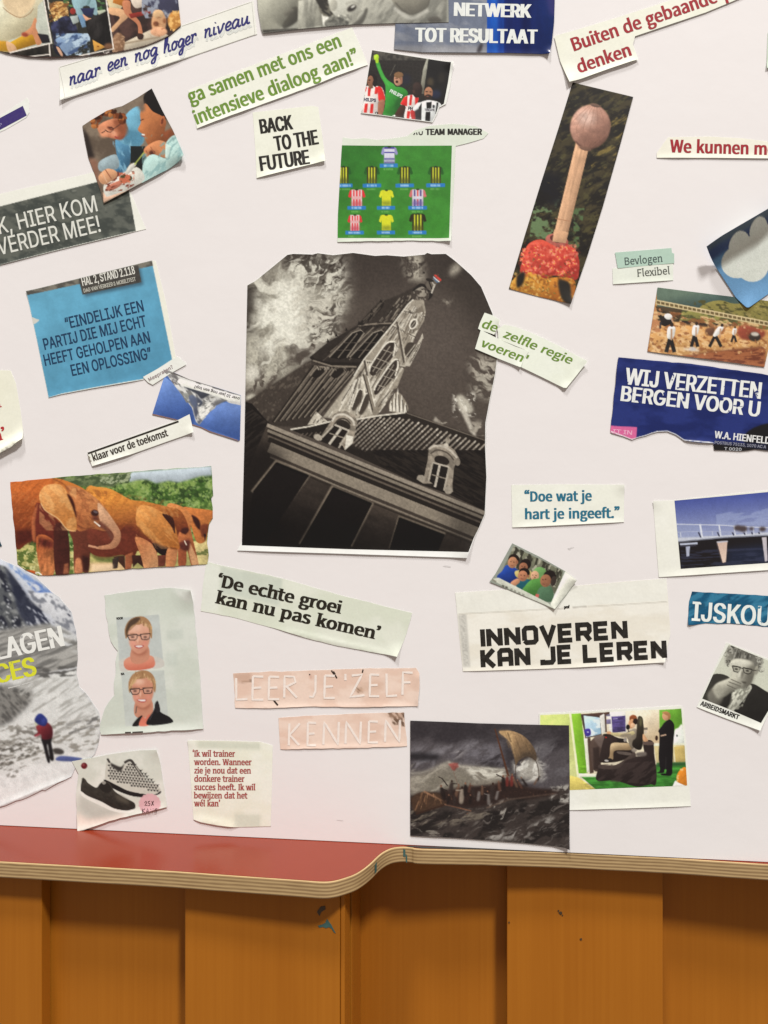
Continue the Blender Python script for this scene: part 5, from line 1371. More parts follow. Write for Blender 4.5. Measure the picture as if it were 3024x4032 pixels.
p.f('885,520 1005,580 1030,722 944,727 918,640', (184, 118, 76), 1, sh=((206, 150, 104), (900, 600, 1010, 700))); p.f('820,640 870,620 858,732 822,737', (150, 88, 58)); p.f('740,650 816,642 820,735 790,700', (70, 44, 34)); p.f('735,665 775,650 770,725 735,730', (60, 48, 42)); p.f('862,640 920,640 940,722 900,690 870,720', (60, 34, 28))
p.f('1000,560 1100,595 1095,650 1030,622', (38, 24, 24), 1); p.f('1030,640 1085,640 1080,712 1035,716', (104, 54, 40)); p.f('1095,600 1160,580 1142,712 1086,716', (190, 126, 82), 1)
p.f('888,382 930,310 1062,360 1132,420 1166,540 1166,602 1060,576 950,512 902,455', (206, 142, 78), 1, sh=((182, 110, 52), (920, 340, 1140, 590))); p.l('905,455 950,512 1060,577 1160,602', 9, (120, 66, 36), sm=1, soft=2); p.f('1060,372 1122,388 1142,440 1142,500 1118,450', (60, 30, 24), 1); p.c('890,320 1166,320 1166,600 890,600', (232, 176, 110), 80, 26, .8, seed=11, lo=.5, hi=.66, a=.35)
p.e(1208, 480, 28, 20, (70, 36, 32), -.3, 4); p.l('1205,545 1220,575', 7, (236, 220, 196))
p.f('60,160 350,138 432,190 470,300 445,480 420,572 215,547 100,584', (192, 104, 50), 1, sh=((116, 54, 32), (180, 200, 200, 520))); p.f('345,140 560,215 560,330 470,330', (196, 118, 56), 1)
p.c('60,160 420,140 420,560 60,580', (150, 74, 36), 60, 12, -.9, seed=9, lo=.48, hi=.62, a=.35); p.c('60,160 420,140 420,560 60,580', (220, 140, 84), 50, 10, -.9, seed=19, lo=.56, hi=.68, a=.3); p.f('105,480 215,470 220,545 102,584', (84, 36, 28), 0, soft=12)
p.f('248,296 330,370 420,470 432,562 330,580 215,540 222,380', (104, 44, 34), 1); p.f('210,400 250,300 232,420 235,540 215,540', (170, 96, 60), 1, soft=3)
p.f('240,520 356,555 350,770 272,772', (168, 94, 54), 1, sh=((196, 122, 74), (260, 600, 340, 700))); p.f('250,520 356,550 350,600 260,580', (96, 42, 34), soft=10); p.mul('240,520 356,555 350,770 272,772', .8, 1.1, 18, 50, .2, seed=3)
p.f('358,450 442,480 452,762 366,768', (72, 36, 30), 1); p.f('420,700 448,690 452,762 415,765', (140, 84, 58), soft=4)
p.f('455,470 580,470 582,742 545,752 490,758 478,560', (104, 54, 40), 1); p.f('495,670 528,665 540,755 492,757', (194, 126, 86), 1, soft=3); p.f('535,640 582,650 582,742 548,748', (58, 30, 26), soft=5)
p.f('575,470 650,480 745,540 700,590 590,570', (110, 54, 40), 1, soft=6)
p.f('430,190 545,212 655,292 725,392 700,480 600,466 505,475 478,300', (172, 102, 60), 1, sh=((196, 130, 80), (500, 440, 640, 280))); p.c('440,190 700,220 700,470 480,470', (120, 62, 38), 40, 16, .7, seed=13, lo=.5, hi=.62, a=.35); p.l('640,305 655,420 700,470', 5, (120, 66, 42), sm=1, a=.7, soft=2); p.l('500,440 560,468 620,455', 6, (104, 56, 38), sm=1, a=.8, soft=2); p.l('500,210 540,290 520,400', 6, (140, 80, 48), sm=1, a=.6, soft=3); p.l('345,140 430,190 470,300', 7, (120, 64, 36), sm=1, a=.7, soft=3)
p.f('640,300 700,355 755,430 788,490 786,548 752,592 690,603 636,598 645,582 716,566 744,515 708,462 655,420', (206, 162, 126), 1, sh=((180, 126, 92), (650, 340, 760, 570))); p.f('655,420 708,462 744,515 730,545 690,480 640,450', (110, 66, 52), 1, soft=5); p.l('578,578 640,592', 14, (190, 140, 108), sm=1)
p.f('258,240 300,185 392,178 442,240 472,320 502,420 496,482 440,472 380,402 300,350 268,302', (218, 154, 92), 1, sh=((196, 124, 62), (300, 220, 480, 440))); p.c('258,180 500,180 500,480 258,480', (240, 190, 126), 70, 40, .9, seed=14, lo=.48, hi=.64, a=.4); p.l('268,300 300,350 380,402 440,472 494,482', 8, (236, 196, 140), sm=1, a=.7)
p.f('438,238 482,290 502,400 474,325', (66, 30, 22), 1, soft=2); p.e(620, 365, 26, 22, (60, 34, 30), .3, 3); p.e(625, 358, 14, 8, (96, 84, 84), .3); p.l('615,420 640,440 655,452', 9, (242, 226, 206)); p.e(625, 400, 24, 14, (96, 52, 40), .4, 5)
p.mul('60,140 1390,330 1390,720 60,770', .93, 1.06, 14, 9, seed=22)
p.f('170,735 232,742 232,772 200,765', (186, 88, 40)); p.l('232,758 250,752 275,770', 7, (236, 228, 216))
p.f('600,700 740,700 740,742 600,748', (226, 196, 156), soft=6)
c = Clip('photo_clipping', 'colour photo of reddish brown elephants standing in a row before green bushes', 'picture cutting', 'G', O, p, 1, [('ln', 250, 772, 1356, 700, 40, 1.2)], jag=.9)
c.full(p, sp=2.8)

# ---------------------------------------------------------------- church tower
O = '113,260 160,235 265,150 350,80 385,74 500,78 530,70 620,82 740,68 870,86 940,82 1040,90 1165,78 1180,68 1205,76 1290,74 1345,115 1440,200 1500,270 1540,360 1570,430 1592,580 1598,690 1585,790 1550,960 1528,1080 1526,1220 1534,1400 1524,1620 1490,1700 1460,1760 1416,1880 700,1856 52,1836 82,1780'
PO = '113,262 160,237 265,152 350,82 385,76 500,80 530,72 620,84 740,70 870,88 940,84 1040,92 1165,80 1180,70 1205,78 1290,76 1345,117 1440,202 1500,272 1538,362 1567,432 1589,580 1595,690 1582,790 1547,960 1525,1080 1523,1220 1531,1400 1521,1620 1487,1700 1457,1760 1425,1845 700,1828 80,1805 95,1200'
p = Pic('E', B(O), (80, 71, 63), life=.07, vol=0)
p.f('80,60 1600,60 1600,260 80,300', (58, 50, 44), soft=90, a=.8); p.f('1250,60 1600,60 1600,560 1400,500', (52, 45, 39), soft=80, a=.8); p.f('900,400 1400,380 1350,900 1050,900', (92, 82, 74), soft=120, a=.8)
p.f('80,240 200,200 240,560 80,800', (40, 34, 29), soft=60)
CL = (222, 218, 200)
p.f('170,300 320,150 470,200 520,330 470,470 350,600 300,690 180,720 140,500', (150, 144, 128), 1, soft=60, a=.8)
p.c('90,230 350,60 700,80 700,380 620,640 360,830 90,900', (150, 144, 129), 170, 90, -.6, lo=.36, hi=.62, seed=21, soft=50, warp=120)
p.c('100,230 340,70 680,100 690,340 600,520 540,640 340,800 90,800', (206, 201, 184), 120, 56, -.7, lo=.42, hi=.62, seed=24, soft=46, warp=110)
p.c('150,330 320,190 450,280 480,450 400,610 200,680', (228, 224, 207), 150, 120, .2, lo=.22, hi=.5, seed=31, soft=44, warp=60)
p.c('330,90 690,100 690,330 430,300', (206, 201, 184), 90, 22, -.8, lo=.48, hi=.62, seed=33, soft=26, warp=80); p.c('360,240 720,240 620,640 420,620', (198, 192, 175), 100, 18, -.35, lo=.48, hi=.62, seed=35, soft=26, warp=70)
p.c('330,90 690,100 640,300 430,280', (58, 51, 44), 60, 24, -.7, lo=.54, hi=.64, seed=36, soft=24, warp=80, a=.8); p.c('480,300 700,300 620,640 480,640', (62, 55, 48), 60, 26, -.5, lo=.54, hi=.64, seed=38, soft=20, warp=60, a=.8)
p.l('600,372 680,345 735,325', 16, (176, 170, 152), w1=3, sm=1, soft=6)
p.c('100,560 330,560 360,800 100,900', (184, 178, 160), 34, 150, .3, lo=.42, hi=.6, seed=37, soft=30, warp=50); p.f('110,770 140,735 180,760 175,810 130,830 105,815', (210, 204, 188), 1, soft=12); p.f('105,920 150,905 165,930 110,945', (190, 184, 166), 1, soft=8)
p.f('100,500 118,262 150,300 128,560', (40, 34, 30), soft=20, a=.6)
p.c('1030,80 1150,80 1170,240 1060,230', (176, 168, 150), 40, 90, .35, lo=.38, hi=.58, seed=41, soft=20, warp=40); p.f('1315,165 1360,125 1380,170 1320,212', (150, 142, 127), 1, soft=12); p.c('1270,320 1330,330 1320,380 1260,380', (140, 132, 118), 40, seed=42, soft=14, warp=30)
p.c('1430,680 1600,680 1600,960 1450,900', (172, 164, 148), 90, 26, .5, lo=.44, hi=.6, seed=43, soft=24, warp=50); p.f('1350,930 1390,915 1450,985 1440,1020 1380,1015', (186, 179, 162), 1, soft=8); p.c('1335,900 1465,900 1465,1040 1335,1040', (216, 210, 194), 30, 20, .6, seed=44, lo=.5, hi=.6, warp=24, soft=8)
p.f('1378,1000 1402,995 1470,1150 1445,1145', (190, 182, 166), 1, soft=5); p.f('1222,1075 1228,1040 1238,1078', (190, 182, 166), 1, soft=4); p.c('1200,1030 1530,1080 1530,1180 1250,1110', (160, 151, 136), 60, 30, .3, seed=45, soft=16, lo=.52, hi=.64, warp=30)
# tower, shaded side
D0, D1, D2, D3 = (36, 31, 27), (58, 51, 45), (92, 83, 73), (132, 121, 106)
p.f('100,960 520,690 600,600 760,500 900,352 935,350 1010,320 1130,260 1180,330 985,500 830,700 745,800 565,1010 480,1110 240,1095', (56, 49, 43), 0, soft=2)
p.f('100,960 470,715 520,720 260,1060 200,1040', (66, 58, 51), soft=6); p.c('120,940 500,700 430,880 240,1080', (104, 94, 82), 26, 12, -.9, seed=53, lo=.54, hi=.62, a=.6)
p.hatch('250,1085 560,1040 770,775 500,735', 90, (4, 10), (D0, D2, D3, D1, (150, 139, 123)), 5, (.3, .95), .85)
for k in range(8):
    u = k / 7.0; a0_ = (262 + 250 * u, 1075 - 40 * u); b0_ = (505 + 240 * u, 740 + 26 * u)
    p.l([a0_, b0_], 9, D0); p.l([(a0_[0] + 10, a0_[1]), (b0_[0] + 9, b0_[1])], 6, D3)
for x in (525, 640): p.l([(x - 40, 800), (x, 752), (x + 45, 748), (x + 55, 775), (x + 10, 815)], 8, D3, sm=1); p.f([(x - 30, 800), (x, 762), (x + 38, 758), (x + 44, 775), (x + 5, 812)], D0, 1)
p.f('480,690 590,600 770,498 1012,490 985,540 820,720 600,735', (48, 42, 37)); p.hatch('500,715 830,725 1000,500 770,500', 70, (3, 7), (D0, D2, D3, D1), 7, (.15, .7), .85)
p.l('488,688 520,712 610,728 835,728', 18, D0); p.l('500,708 612,742 760,746', 9, D3); p.hatch('520,740 770,748 765,775 530,765', 40, (4, 7), (D0, D3, (160, 150, 133)), 9, (.5, 1), .9)
p.l('770,500 900,488 1012,488', 9, D3); p.l('775,510 1005,498', 6, D0)
for x in (0, 122):
    q = [(598 + x, 690), (735 + x, 545), (785 + x, 527), (806 + x, 545), (702 + x, 692)]
    p.f(q + [(660 + x, 702)], (28, 24, 21)); p.l(q, 7, (150, 139, 123)); p.l([(650 + x, 694), (765 + x, 548)], 5, (132, 121, 106)); p.l([(q[0][0] - 9, q[0][1] - 4), (q[1][0] - 6, q[1][1] - 8), (q[2][0], q[2][1] - 10)], 4, D2)
    for t in (.3, .6): p.l([(598 + x + 137 * t, 690 - 145 * t), (702 + x + 104 * t, 692 - 147 * t)], 3, D2)
p.f('765,500 900,362 932,350 915,395 860,455 800,500', D0); p.hatch('770,500 830,500 930,362 900,360', 18, (4, 8), (D2, D1, D3), 11, (.1, .4), .8); p.l('800,470 925,352', 6, D2)
for x, y in ((775, 490), (850, 420), (905, 360), (590, 595), (640, 562), (700, 528)): p.f([(x - 8, y + 6), (x - 2, y - 18), (x + 10, y + 4)], D0)
p.f('880,490 1010,330 1100,310 1050,380 985,480', (58, 51, 45)); p.hatch('880,492 985,482 1090,318 1010,330', 46, (4, 8), (D0, D2, D3, (160, 150, 133)), 13, (.06, .3), .85)
# tower, sunlit side
L0, L1, L2, L3 = (70, 62, 54), (140, 130, 114), (190, 181, 163), (226, 218, 200)
LIT = '565,1040 745,800 805,700 985,480 1065,375 1150,300 1172,420 1162,470 1110,560 1052,740 1005,860 885,1032 760,1062 660,1035'
p.f(LIT, (158, 148, 131))
p.hatch('820,720 1040,745 1170,420 1075,372', 150, (3, 7), (L0, L1, L2, L3, L3), 15, (.06, .35), .85)
p.hatch('600,1045 880,1030 1040,750 800,715', 170, (4, 8), (L0, L1, L2, L3, L3, L2), 17, (.08, .4), .85)
for a_, b_, cc, d_ in ((800, 706, 1052, 742), (968, 492, 1110, 560), (1040, 405, 1168, 440)):
    p.l([(a_, b_), (cc, d_)], 9, L2); p.l([(a_ - 2, b_ + 9), (cc - 2, d_ + 9)], 5, L0); p.hatch([(a_, b_ - 6), (cc, d_ - 6), (cc + 8, d_ + 22), (a_ + 8, b_ + 22)], 26, (3, 5), (L0, L3), 29, (.3, .9), .8)
for q, w_ in (('836,775 850,730 930,615 978,596 990,618 978,684 872,795', 9), ('866,885 880,850 965,725 1000,702 1006,738 990,800 882,910', 9)):
    p.f(q, (58, 50, 44), 1); P_ = pts(q); p.l(P_[:6], w_, L3, sm=1); p.l([(x + 9, y + 7) for x, y in P_[1:5]], 4, L0, sm=1)
for a_, b_, cc, d_ in ((856, 775, 960, 622), (876, 786, 978, 652), (884, 888, 982, 732), (896, 900, 994, 760), (850, 742, 930, 770), (880, 695, 960, 726), (918, 645, 984, 668), (890, 855, 975, 884), (920, 800, 992, 826), (948, 755, 1000, 776)): p.l([(a_, b_), (cc, d_)], 4.5, (168, 158, 141))
p.f('1040,545 1092,432 1150,380 1163,430 1128,522 1062,562', (120, 110, 96)); p.hatch('1042,560 1110,552 1160,420 1100,430', 40, (3, 6), (L0, L2, L3), 19, (.1, .5), .9); p.e(1098, 492, 23, 35, L3, .5); p.e(1098, 492, 14, 25, L0, .5); p.l('1085,510 1112,474', 4, L2)
for q in ((1000, 480, 1042, 722), (806, 704, 862, 1004)): p.l([(q[0], q[1]), (q[2], q[3])], 12, L0, a=.8); p.l([(q[0] + 10, q[1]), (q[2] + 10, q[3])], 6, L2)
p.l('745,800 805,702 985,482 1065,376 1148,302', 7, L3); p.l('738,800 798,700 978,480 1058,372', 5, D0)
p.f('1042,740 1072,690 1148,562 1153,575 1135,630 1076,744', L2); p.hatch('1044,742 1076,744 1153,575 1146,562', 22, (3, 5), (L0, L1, L3), 21, (.1, .4), .9); p.f('1045,640 1072,600 1112,618 1062,690', L0, 1); p.l('1050,690 1110,612', 5, L2); p.f('1140,575 1152,545 1158,580', L2)
p.f('560,1045 740,830 805,790 855,1020 880,1040 760,1065 620,1055', (178, 169, 151), a=.75); p.hatch('580,1050 860,1030 805,800 745,828', 90, (4, 8), (L0, L2, L3, L3, L3), 23, (.1, .5), .9)
for x, y in ((748, 985), (790, 1010)): p.f([(x - 16, y), (x + 22, y - 95), (x + 46, y - 100), (x + 40, y - 40), (x + 2, y + 20)], L0, 1, soft=2); p.l([(x - 16, y), (x + 22, y - 98), (x + 48, y - 102)], 7, L3, sm=1)
p.f('800,790 830,800 880,1015 858,1020', L1); p.l('800,790 858,1015', 8, L0); p.l('826,800 878,1012', 6, L3); p.f('860,1000 960,890 1000,870 885,1030', L1, 1); p.hatch('862,1005 890,1028 1000,872 962,888', 30, (4, 7), (L0, L3, L2), 25, (.1, .5), .9)
p.f('955,965 1002,895 1052,950 1068,1000 1040,1022 965,1012', (140, 130, 114), 1)
for x, y, h_ in ((965, 1010, 70), (985, 1010, 110), (1005, 1015, 150), (1028, 1018, 110), (1050, 1016, 60)): p.f([(x - 10, y), (x - 6, y - h_ * .6), (x, y - h_), (x + 7, y - h_ * .6), (x + 10, y)], L3); p.l([(x + 10, y), (x + 4, y - h_ * .7)], 5, L0)
p.f('470,1090 520,1010 595,1075 560,1085', L2); p.hatch('470,1090 560,1085 590,1070 520,1012', 20, (4, 7), (L0, L3), 27, (.2, .6), .9)
# top of the tower
p.f('1095,300 1118,265 1150,252 1200,280 1212,322 1180,352 1166,300', (36, 31, 28), 1); p.f('1085,320 1150,270 1190,320 1165,350', (150, 141, 126), 1); p.c('1085,300 1195,270 1190,350 1085,350', (70, 62, 55), 20, seed=75); p.f('1168,262 1185,232 1222,222 1238,250 1205,300 1190,290', (104, 95, 84)); p.l('1190,240 1210,290', 7, (34, 29, 26)); p.l('1205,235 1225,270', 6, (190, 182, 165)); p.e(1195, 232, 24, 10, (40, 35, 31), .3); p.l('1225,255 1205,310', 9, (196, 188, 172)); p.e(1160, 188, 7, 5, (40, 34, 30))
p.f('1218,202 1232,200 1266,230 1256,240', (200, 70, 58)); p.f('1216,208 1254,240 1248,245 1216,216', (222, 218, 212)); p.f('1216,216 1246,246 1238,248 1216,224', (84, 118, 150)); p.l('1245,195 1232,225', 4, (130, 60, 50))
# roof
p.f('370,1118 600,1072 760,1055 1050,1018 1200,1068 1530,1182 1530,1605 1300,1500 1100,1430 680,1240 400,1132', (36, 31, 27)); p.f('1060,1020 1530,1182 1530,1240 1250,1240 760,1240 700,1200', (44, 38, 33), soft=8)
for k in range(27):
    x = 790 + k * 28; y = 1056 - max(0, (260 - k * 28)) * .06 + max(0, (k * 28 - 260)) * .33
    L_ = max(.3, 1 - abs(k - 8) / 24)
    n = int(11 * L_) + 2
    p.l([(x, y), (x - 205 * L_, y + 195 * L_)], 13, (70, 62, 55), w1=9, a=.9)
    for j in range(n):
        t = (j + .5 * (k % 2)) / n
        a, b = (x - 205 * L_ * t, y + 195 * L_ * t)
        p.e(a, b, 11, 5, (176, 165, 148) if (j * 3 + k) % 4 else (206, 196, 178), 2.36, 1, .95 - .55 * t)
for k in range(7): p.l([(420 + k * 26, 1142 - k * 2), (400 + k * 26, 1158)], 6, (96, 86, 76))
p.t('850,1240 1520,1240 1525,1600 1300,1495 900,1330', (26, 22, 20), (44, 38, 33), 60, 8, .5, seed=81)
p.l('368,1118 480,1100 600,1072 760,1058 900,1035 1050,1018', 9, (214, 206, 188)); p.l('1056,1020 1200,1070 1526,1184', 6, (110, 100, 88))
p.f('85,950 140,965 245,1085 240,1190 85,1420', (27, 23, 21)); p.c('85,950 245,1085 240,1190 85,1420', (56, 49, 43), 60, 9, -.6, seed=82, a=.7)
# cornice and wall
p.f('225,1100 1520,1620 1480,1760 1430,1850 75,1812 90,1420', (70, 61, 53), sh=((24, 20, 18), (760, 1420, 560, 1830))); p.mul('225,1100 1520,1620 1430,1850 75,1812', .85, 1.1, 160, 60, .38, seed=83)
p.f('85,1420 240,1190 300,1230 200,1500 85,1805', (30, 25, 22), soft=40, a=.8)
def par(o): return [(228 + o * .1, 1085 + o), (660, 1262 + o), (1100, 1440 + o), (1528, 1612 + o)]
for o, w, col in ((6, 22, (150, 139, 123)), (26, 9, (52, 45, 39)), (38, 16, (128, 118, 103)), (56, 13, (40, 34, 30)), (72, 12, (96, 86, 75)), (92, 30, (36, 31, 27)), (138, 62, (138, 127, 111)), (182, 11, (62, 54, 47)), (197, 10, (128, 117, 102)), (214, 9, (46, 40, 34))):
    p.l(par(o), w, col); 
p.f('60,1180 330,1240 300,1420 60,1500', (26, 22, 20), soft=50, a=.75); p.f('1320,1560 1540,1640 1480,1860 1300,1800', (26, 22, 20), soft=70, a=.5)
for q, e in (('148,1482 282,1312 478,1392 215,1790 86,1800', '140,1490 284,1306 480,1388 210,1745'), ('618,1462 852,1560 722,1818 420,1808', '425,1800 618,1456 855,1556 725,1810'), ('1012,1640 1284,1742 1245,1842 955,1830', '962,1825 1012,1636 1286,1740')):
    p.l(e, 20, (120, 108, 93), soft=3); p.f(q, (24, 20, 19), sh=((16, 14, 13), (300, 1400, 300, 1800)))
for a, b in (((150, 1475), (480, 1392)), ((620, 1465), (850, 1560)), ((1014, 1645), (1282, 1748))): p.l([a, b] if a[0] > 200 else [(284, 1318), (476, 1396)], 14, (14, 12, 11), soft=2)
p.f('70,1500 500,1640 1450,1800 1430,1860 60,1830', (14, 12, 11), soft=70, a=.55)
# dormers
for (ox, oy, s_) in ((0, 0, 1.0), (598, 190, 1.0)):
    def T(q): return [(x * s_ + ox, y * s_ + oy) for x, y in pts(q)]
    if ox == 0: body = '505,1172 530,1140 548,1160 615,1060 620,1030 650,1012 700,1008 750,1035 766,1075 758,1100 742,1195 690,1242 680,1215 560,1165'
    else: body = '517,1222 545,1198 562,1215 585,1110 590,1046 625,1020 690,1012 745,1050 772,1100 742,1150 732,1250 735,1300 680,1285 672,1250 560,1250'
    p.f(T(body), (148, 137, 121)); p.mul(T(body), .8, 1.12, 30, 20, .4, seed=84)
    if ox == 0:
        p.l('615,1070 640,1035 690,1030 735,1060 748,1095', 12, (206, 197, 180), sm=1); p.l('628,1090 655,1058 695,1056 725,1085', 9, (70, 62, 54), sm=1); p.e(682, 1092, 44, 28, (46, 40, 35), .4); p.f('556,1165 625,1092 712,1128 640,1228', (34, 29, 26)); p.l('668,1112 598,1206', 15, (196, 187, 170)); p.l('600,1140 690,1170', 7, (150, 140, 124)); p.l('622,1096 555,1166', 10, (176, 166, 149)); p.l('714,1128 655,1228', 10, (176, 166, 149)); p.l('630,1090 718,1126', 11, (190, 180, 163)); p.f('700,1150 742,1160 736,1200 692,1240', (220, 213, 196)); p.e(532, 1165, 26, 18, (170, 160, 143), .4)
    else:
        p.l('1190,1235 1225,1215 1290,1225 1345,1270 1362,1300', 13, (190, 180, 163), sm=1); p.l('1200,1262 1240,1240 1300,1258 1338,1300', 9, (84, 75, 66), sm=1); p.e(1266, 1302, 46, 27, (40, 34, 30), .3); p.f('1192,1425 1216,1318 1306,1342 1275,1480', (32, 28, 25)); p.l('1254,1330 1226,1460', 14, (190, 180, 163)); p.l('1205,1385 1290,1410', 7, (140, 130, 115)); p.l('1212,1312 1188,1425', 11, (170, 160, 143)); p.l('1310,1340 1280,1480', 11, (170, 160, 143)); p.l('1212,1314 1308,1340', 10, (180, 170, 153)); p.e(1145, 1408, 26, 20, (156, 146, 130), .4); p.e(1306, 1478, 24, 24, (156, 146, 130)); p.e(1302, 1185, 14, 20, (156, 146, 130)); p.e(1305, 1166, 6, 12, (130, 120, 106)); p.e(1360, 1310, 16, 24, (130, 120, 106)); p.e(1292, 1212, 14, 14, (200, 190, 172))
p.mul(PO, .94, 1.06, 10, seed=88)
c = Clip('photo_clipping', "large sepia photo of a gothic church tower under clouds, in the board's middle", 'picture cutting', 'E', O, (240, 237, 228), 2, [('ln', 52, 1836, 1416, 1880, 60, 1.8), ('pt', 1430, 1850, 150, 3.0), ('pt', 1530, 1150, 160, 1.6)], sp=10)
c.pic(PO, p.finish(), sp=2.9)

# ---------------------------------------------------------------- green words over the church's corner
Y = (238, 239, 220)
O = '130,452 345,562 540,650 700,705 640,800 600,897 330,790 62,677'
c = Clip('text_clipping', 'lower cream scrap with one green italic word, overlapping the right side of the church photo', 'clipping', 'O', O, Y, 6, [('pt', 600, 895, 120, 1.4)])
c.text('S', 'voeren\'', (115, 640), (652, 848), 100, GREEN, 5, 2.6, shear=.18)
O = '330,440 410,390 550,420 760,500 1050,640 1375,815 1388,835 1260,1000 1145,1142 1112,1140 850,1010 600,890 660,690 340,560'
c = Clip('text_clipping', 'long cream scrap with two green italic words, to the right of the church photo', 'clipping', 'O', O, Y, 5, [('pt', 1380, 825, 130, 2.6), ('pt', 1130, 1140, 110, 1.8), ('ln', 1145, 1142, 1388, 835, 70, 1.6)])
c.text('S', 'zelfle regie', (388, 535), (1192, 858), 100, GREEN, 5, 2.6, shear=.18)
O = '175,248 270,280 356,338 330,420 290,510 200,478 125,455 98,438 120,368'
c = Clip('text_clipping', "smallest cream scrap with a short green italic word, on the church photo's right edge", 'clipping', 'O', O, Y, 5, [('pt', 350, 345, 90, 1.6)])
c.text('S', 'de', (130, 418), (306, 478), 102, GREEN, 5, 2.6, shear=.18)

# ---------------------------------------------------------------- red two-line text, top right
O = '262,240 420,195 700,110 1100,-20 1400,-120 1560,-120 1500,-20 1420,15 1250,85 790,240 775,292 810,392 620,455 440,520 360,546 300,400'
c = Clip('text_clipping', 'stepped cream strip with two lines of red text, slanting toward the top right corner', 'clipping', 'C', O, (241, 238, 218), 4, [('pt', 362, 545, 150, 4.0), ('ln', 440, 520, 810, 392, 60, 3.2)])
c.text('S', 'Buiten de gebaande', (392, 338), (1332, 16), 86, RED, 4.2, 2)
c.text('S', 'p', (1376, 2), (1434, -18), 86, RED, 4.2, 2)
c.text('S', 'denken', (424, 482), (770, 364), 84, RED, 4.2, 2)

# ---------------------------------------------------------------- tall garden picture
O = '383,540 778,635 690,960 580,1350 480,1670 370,1988 160,1938 -34,1887 70,1540 175,1200 290,840'
p = Pic('C', B(O), (44, 38, 24))
p.t(None, (28, 24, 16), (66, 58, 36), 70, 34, -.5, seed=2); p.c(None, (86, 80, 46), 50, 16, -.5, lo=.56, hi=.68, seed=4, a=.7); p.c('560,780 760,700 640,1100 500,1100', (150, 128, 66), 90, 14, -.6, lo=.5, hi=.64, seed=5, a=.7); p.c('130,1300 320,1300 320,1560 100,1560', (104, 124, 84), 40, 26, seed=6, lo=.46, hi=.6); p.c('330,1360 460,1360 420,1660 330,1660', (84, 104, 66), 34, seed=7, lo=.48, hi=.62); p.f('190,1130 320,1160 290,1340 150,1300', (18, 17, 22), 1, soft=24)
rs = random.Random(21)
for k in range(260):
    x = rs.uniform(0, 780); y = rs.uniform(540, 1640)
    p.l([(x, y), (x + rs.uniform(-26, 26), y + rs.uniform(-14, 14))], rs.uniform(3, 6), rs.choice([(96, 92, 58), (70, 70, 42), (110, 96, 52), (50, 58, 36), (24, 20, 14)]), a=.6)
p.c(None, (20, 16, 12), 90, 60, seed=9, lo=.55, hi=.7, a=.7)
# a plain wooden post with a ball, rising from a flower mound
p.f('404,930 492,950 335,1600 246,1590', (212, 166, 128), sh=((186, 138, 102), (420, 1200, 470, 1215))); p.mul('404,930 492,950 335,1600 246,1590', .92, 1.05, 12, 160, .24, seed=3); p.l('268,1428 362,1446', 5, (176, 126, 92))
p.e(498, 830, 132, 146, (196, 150, 128), .24, 2, sh=((132, 92, 76), (440, 740, 580, 950))); p.e(470, 770, 60, 50, (218, 184, 166), .3, 26); p.l('400,925 450,965 520,972', 10, (96, 66, 54), sm=1, soft=4); p.mul('360,690 640,690 640,980 360,980', .93, 1.05, 26, seed=8)
p.e(280, 1575, 76, 46, (172, 96, 84), .24); p.e(284, 1562, 52, 26, (96, 50, 44), .24); p.f('262,1500 356,1520 338,1590 250,1580', (208, 162, 124))
p.f('60,1690 90,1600 170,1565 250,1600 290,1620 380,1615 420,1680 425,1760 400,1830 260,1800 200,1830 120,1780 40,1790', (208, 84, 64), 1, sh=((180, 56, 46), (150, 1600, 260, 1800)))
p.f('-20,1890 30,1790 120,1780 200,1820 300,1810 390,1830 400,1900 375,1990 160,1940', (206, 150, 62), 1, sh=((176, 106, 40), (100, 1800, 220, 1960)))
for k in range(240):
    x = rs.uniform(30, 425); y = rs.uniform(1590, 1800)
    p.e(x, y, rs.uniform(6, 15), rs.uniform(5, 11), rs.choice([(226, 110, 88), (206, 78, 60), (178, 50, 42), (232, 140, 116), (190, 66, 52)]), rs.uniform(0, 3), a=.55 if 1600 < y < 1790 and 70 < x < 415 else .25)
for k in range(7):
    d = (k - 3) * 38; p.l([(498 + d * .3 + 30, 690), (498 + d * 1.15, 830), (498 + d * .3 - 34, 972)], 4, (150, 108, 90), sm=1, a=.55)
p.e(530, 690, 34, 12, (110, 84, 70), .24); p.e(466, 972, 40, 14, (120, 88, 72), .24)
for k in range(90):
    x = rs.uniform(-10, 415); y = rs.uniform(1600, 1990)
    p.l([(x, y), (x + rs.uniform(-22, 22), y + rs.uniform(-16, 16))], rs.uniform(5, 10), rs.choice([(70, 92, 48), (48, 66, 36), (96, 116, 64)]), w1=2, a=.75)
for k in range(46):
    x = rs.uniform(50, 405); y = rs.uniform(1615, 1790)
    for q in range(5): p.e(x + 9 * math.cos(q * 1.257), y + 9 * math.sin(q * 1.257), 8, 6, rs.choice([(222, 96, 74), (204, 70, 56), (234, 134, 108)]), q * 1.257)
    p.e(x, y, 4, 4, (236, 190, 90))
for k in range(220):
    x = rs.uniform(-20, 390); y = rs.uniform(1790, 1980)
    p.e(x, y, rs.uniform(6, 14), rs.uniform(5, 10), rs.choice([(226, 178, 90), (196, 128, 46), (160, 90, 34), (236, 200, 126), (120, 70, 30)]), rs.uniform(0, 3), a=.5)
p.f('290,1830 360,1850 372,1930 380,1990 330,1978 300,1920', (40, 36, 30), 1, soft=6); p.f('20,1800 70,1780 60,1850 20,1880', (36, 30, 24), 1, soft=6)
c = Clip('photo_clipping', 'tall narrow tilted photo of a pale round-topped post among dark bushes and red blooms', 'picture cutting', 'C', O, p, 2, [('pt', 370, 1985, 130, 2.0)])
c.full(p, sp=2.9)

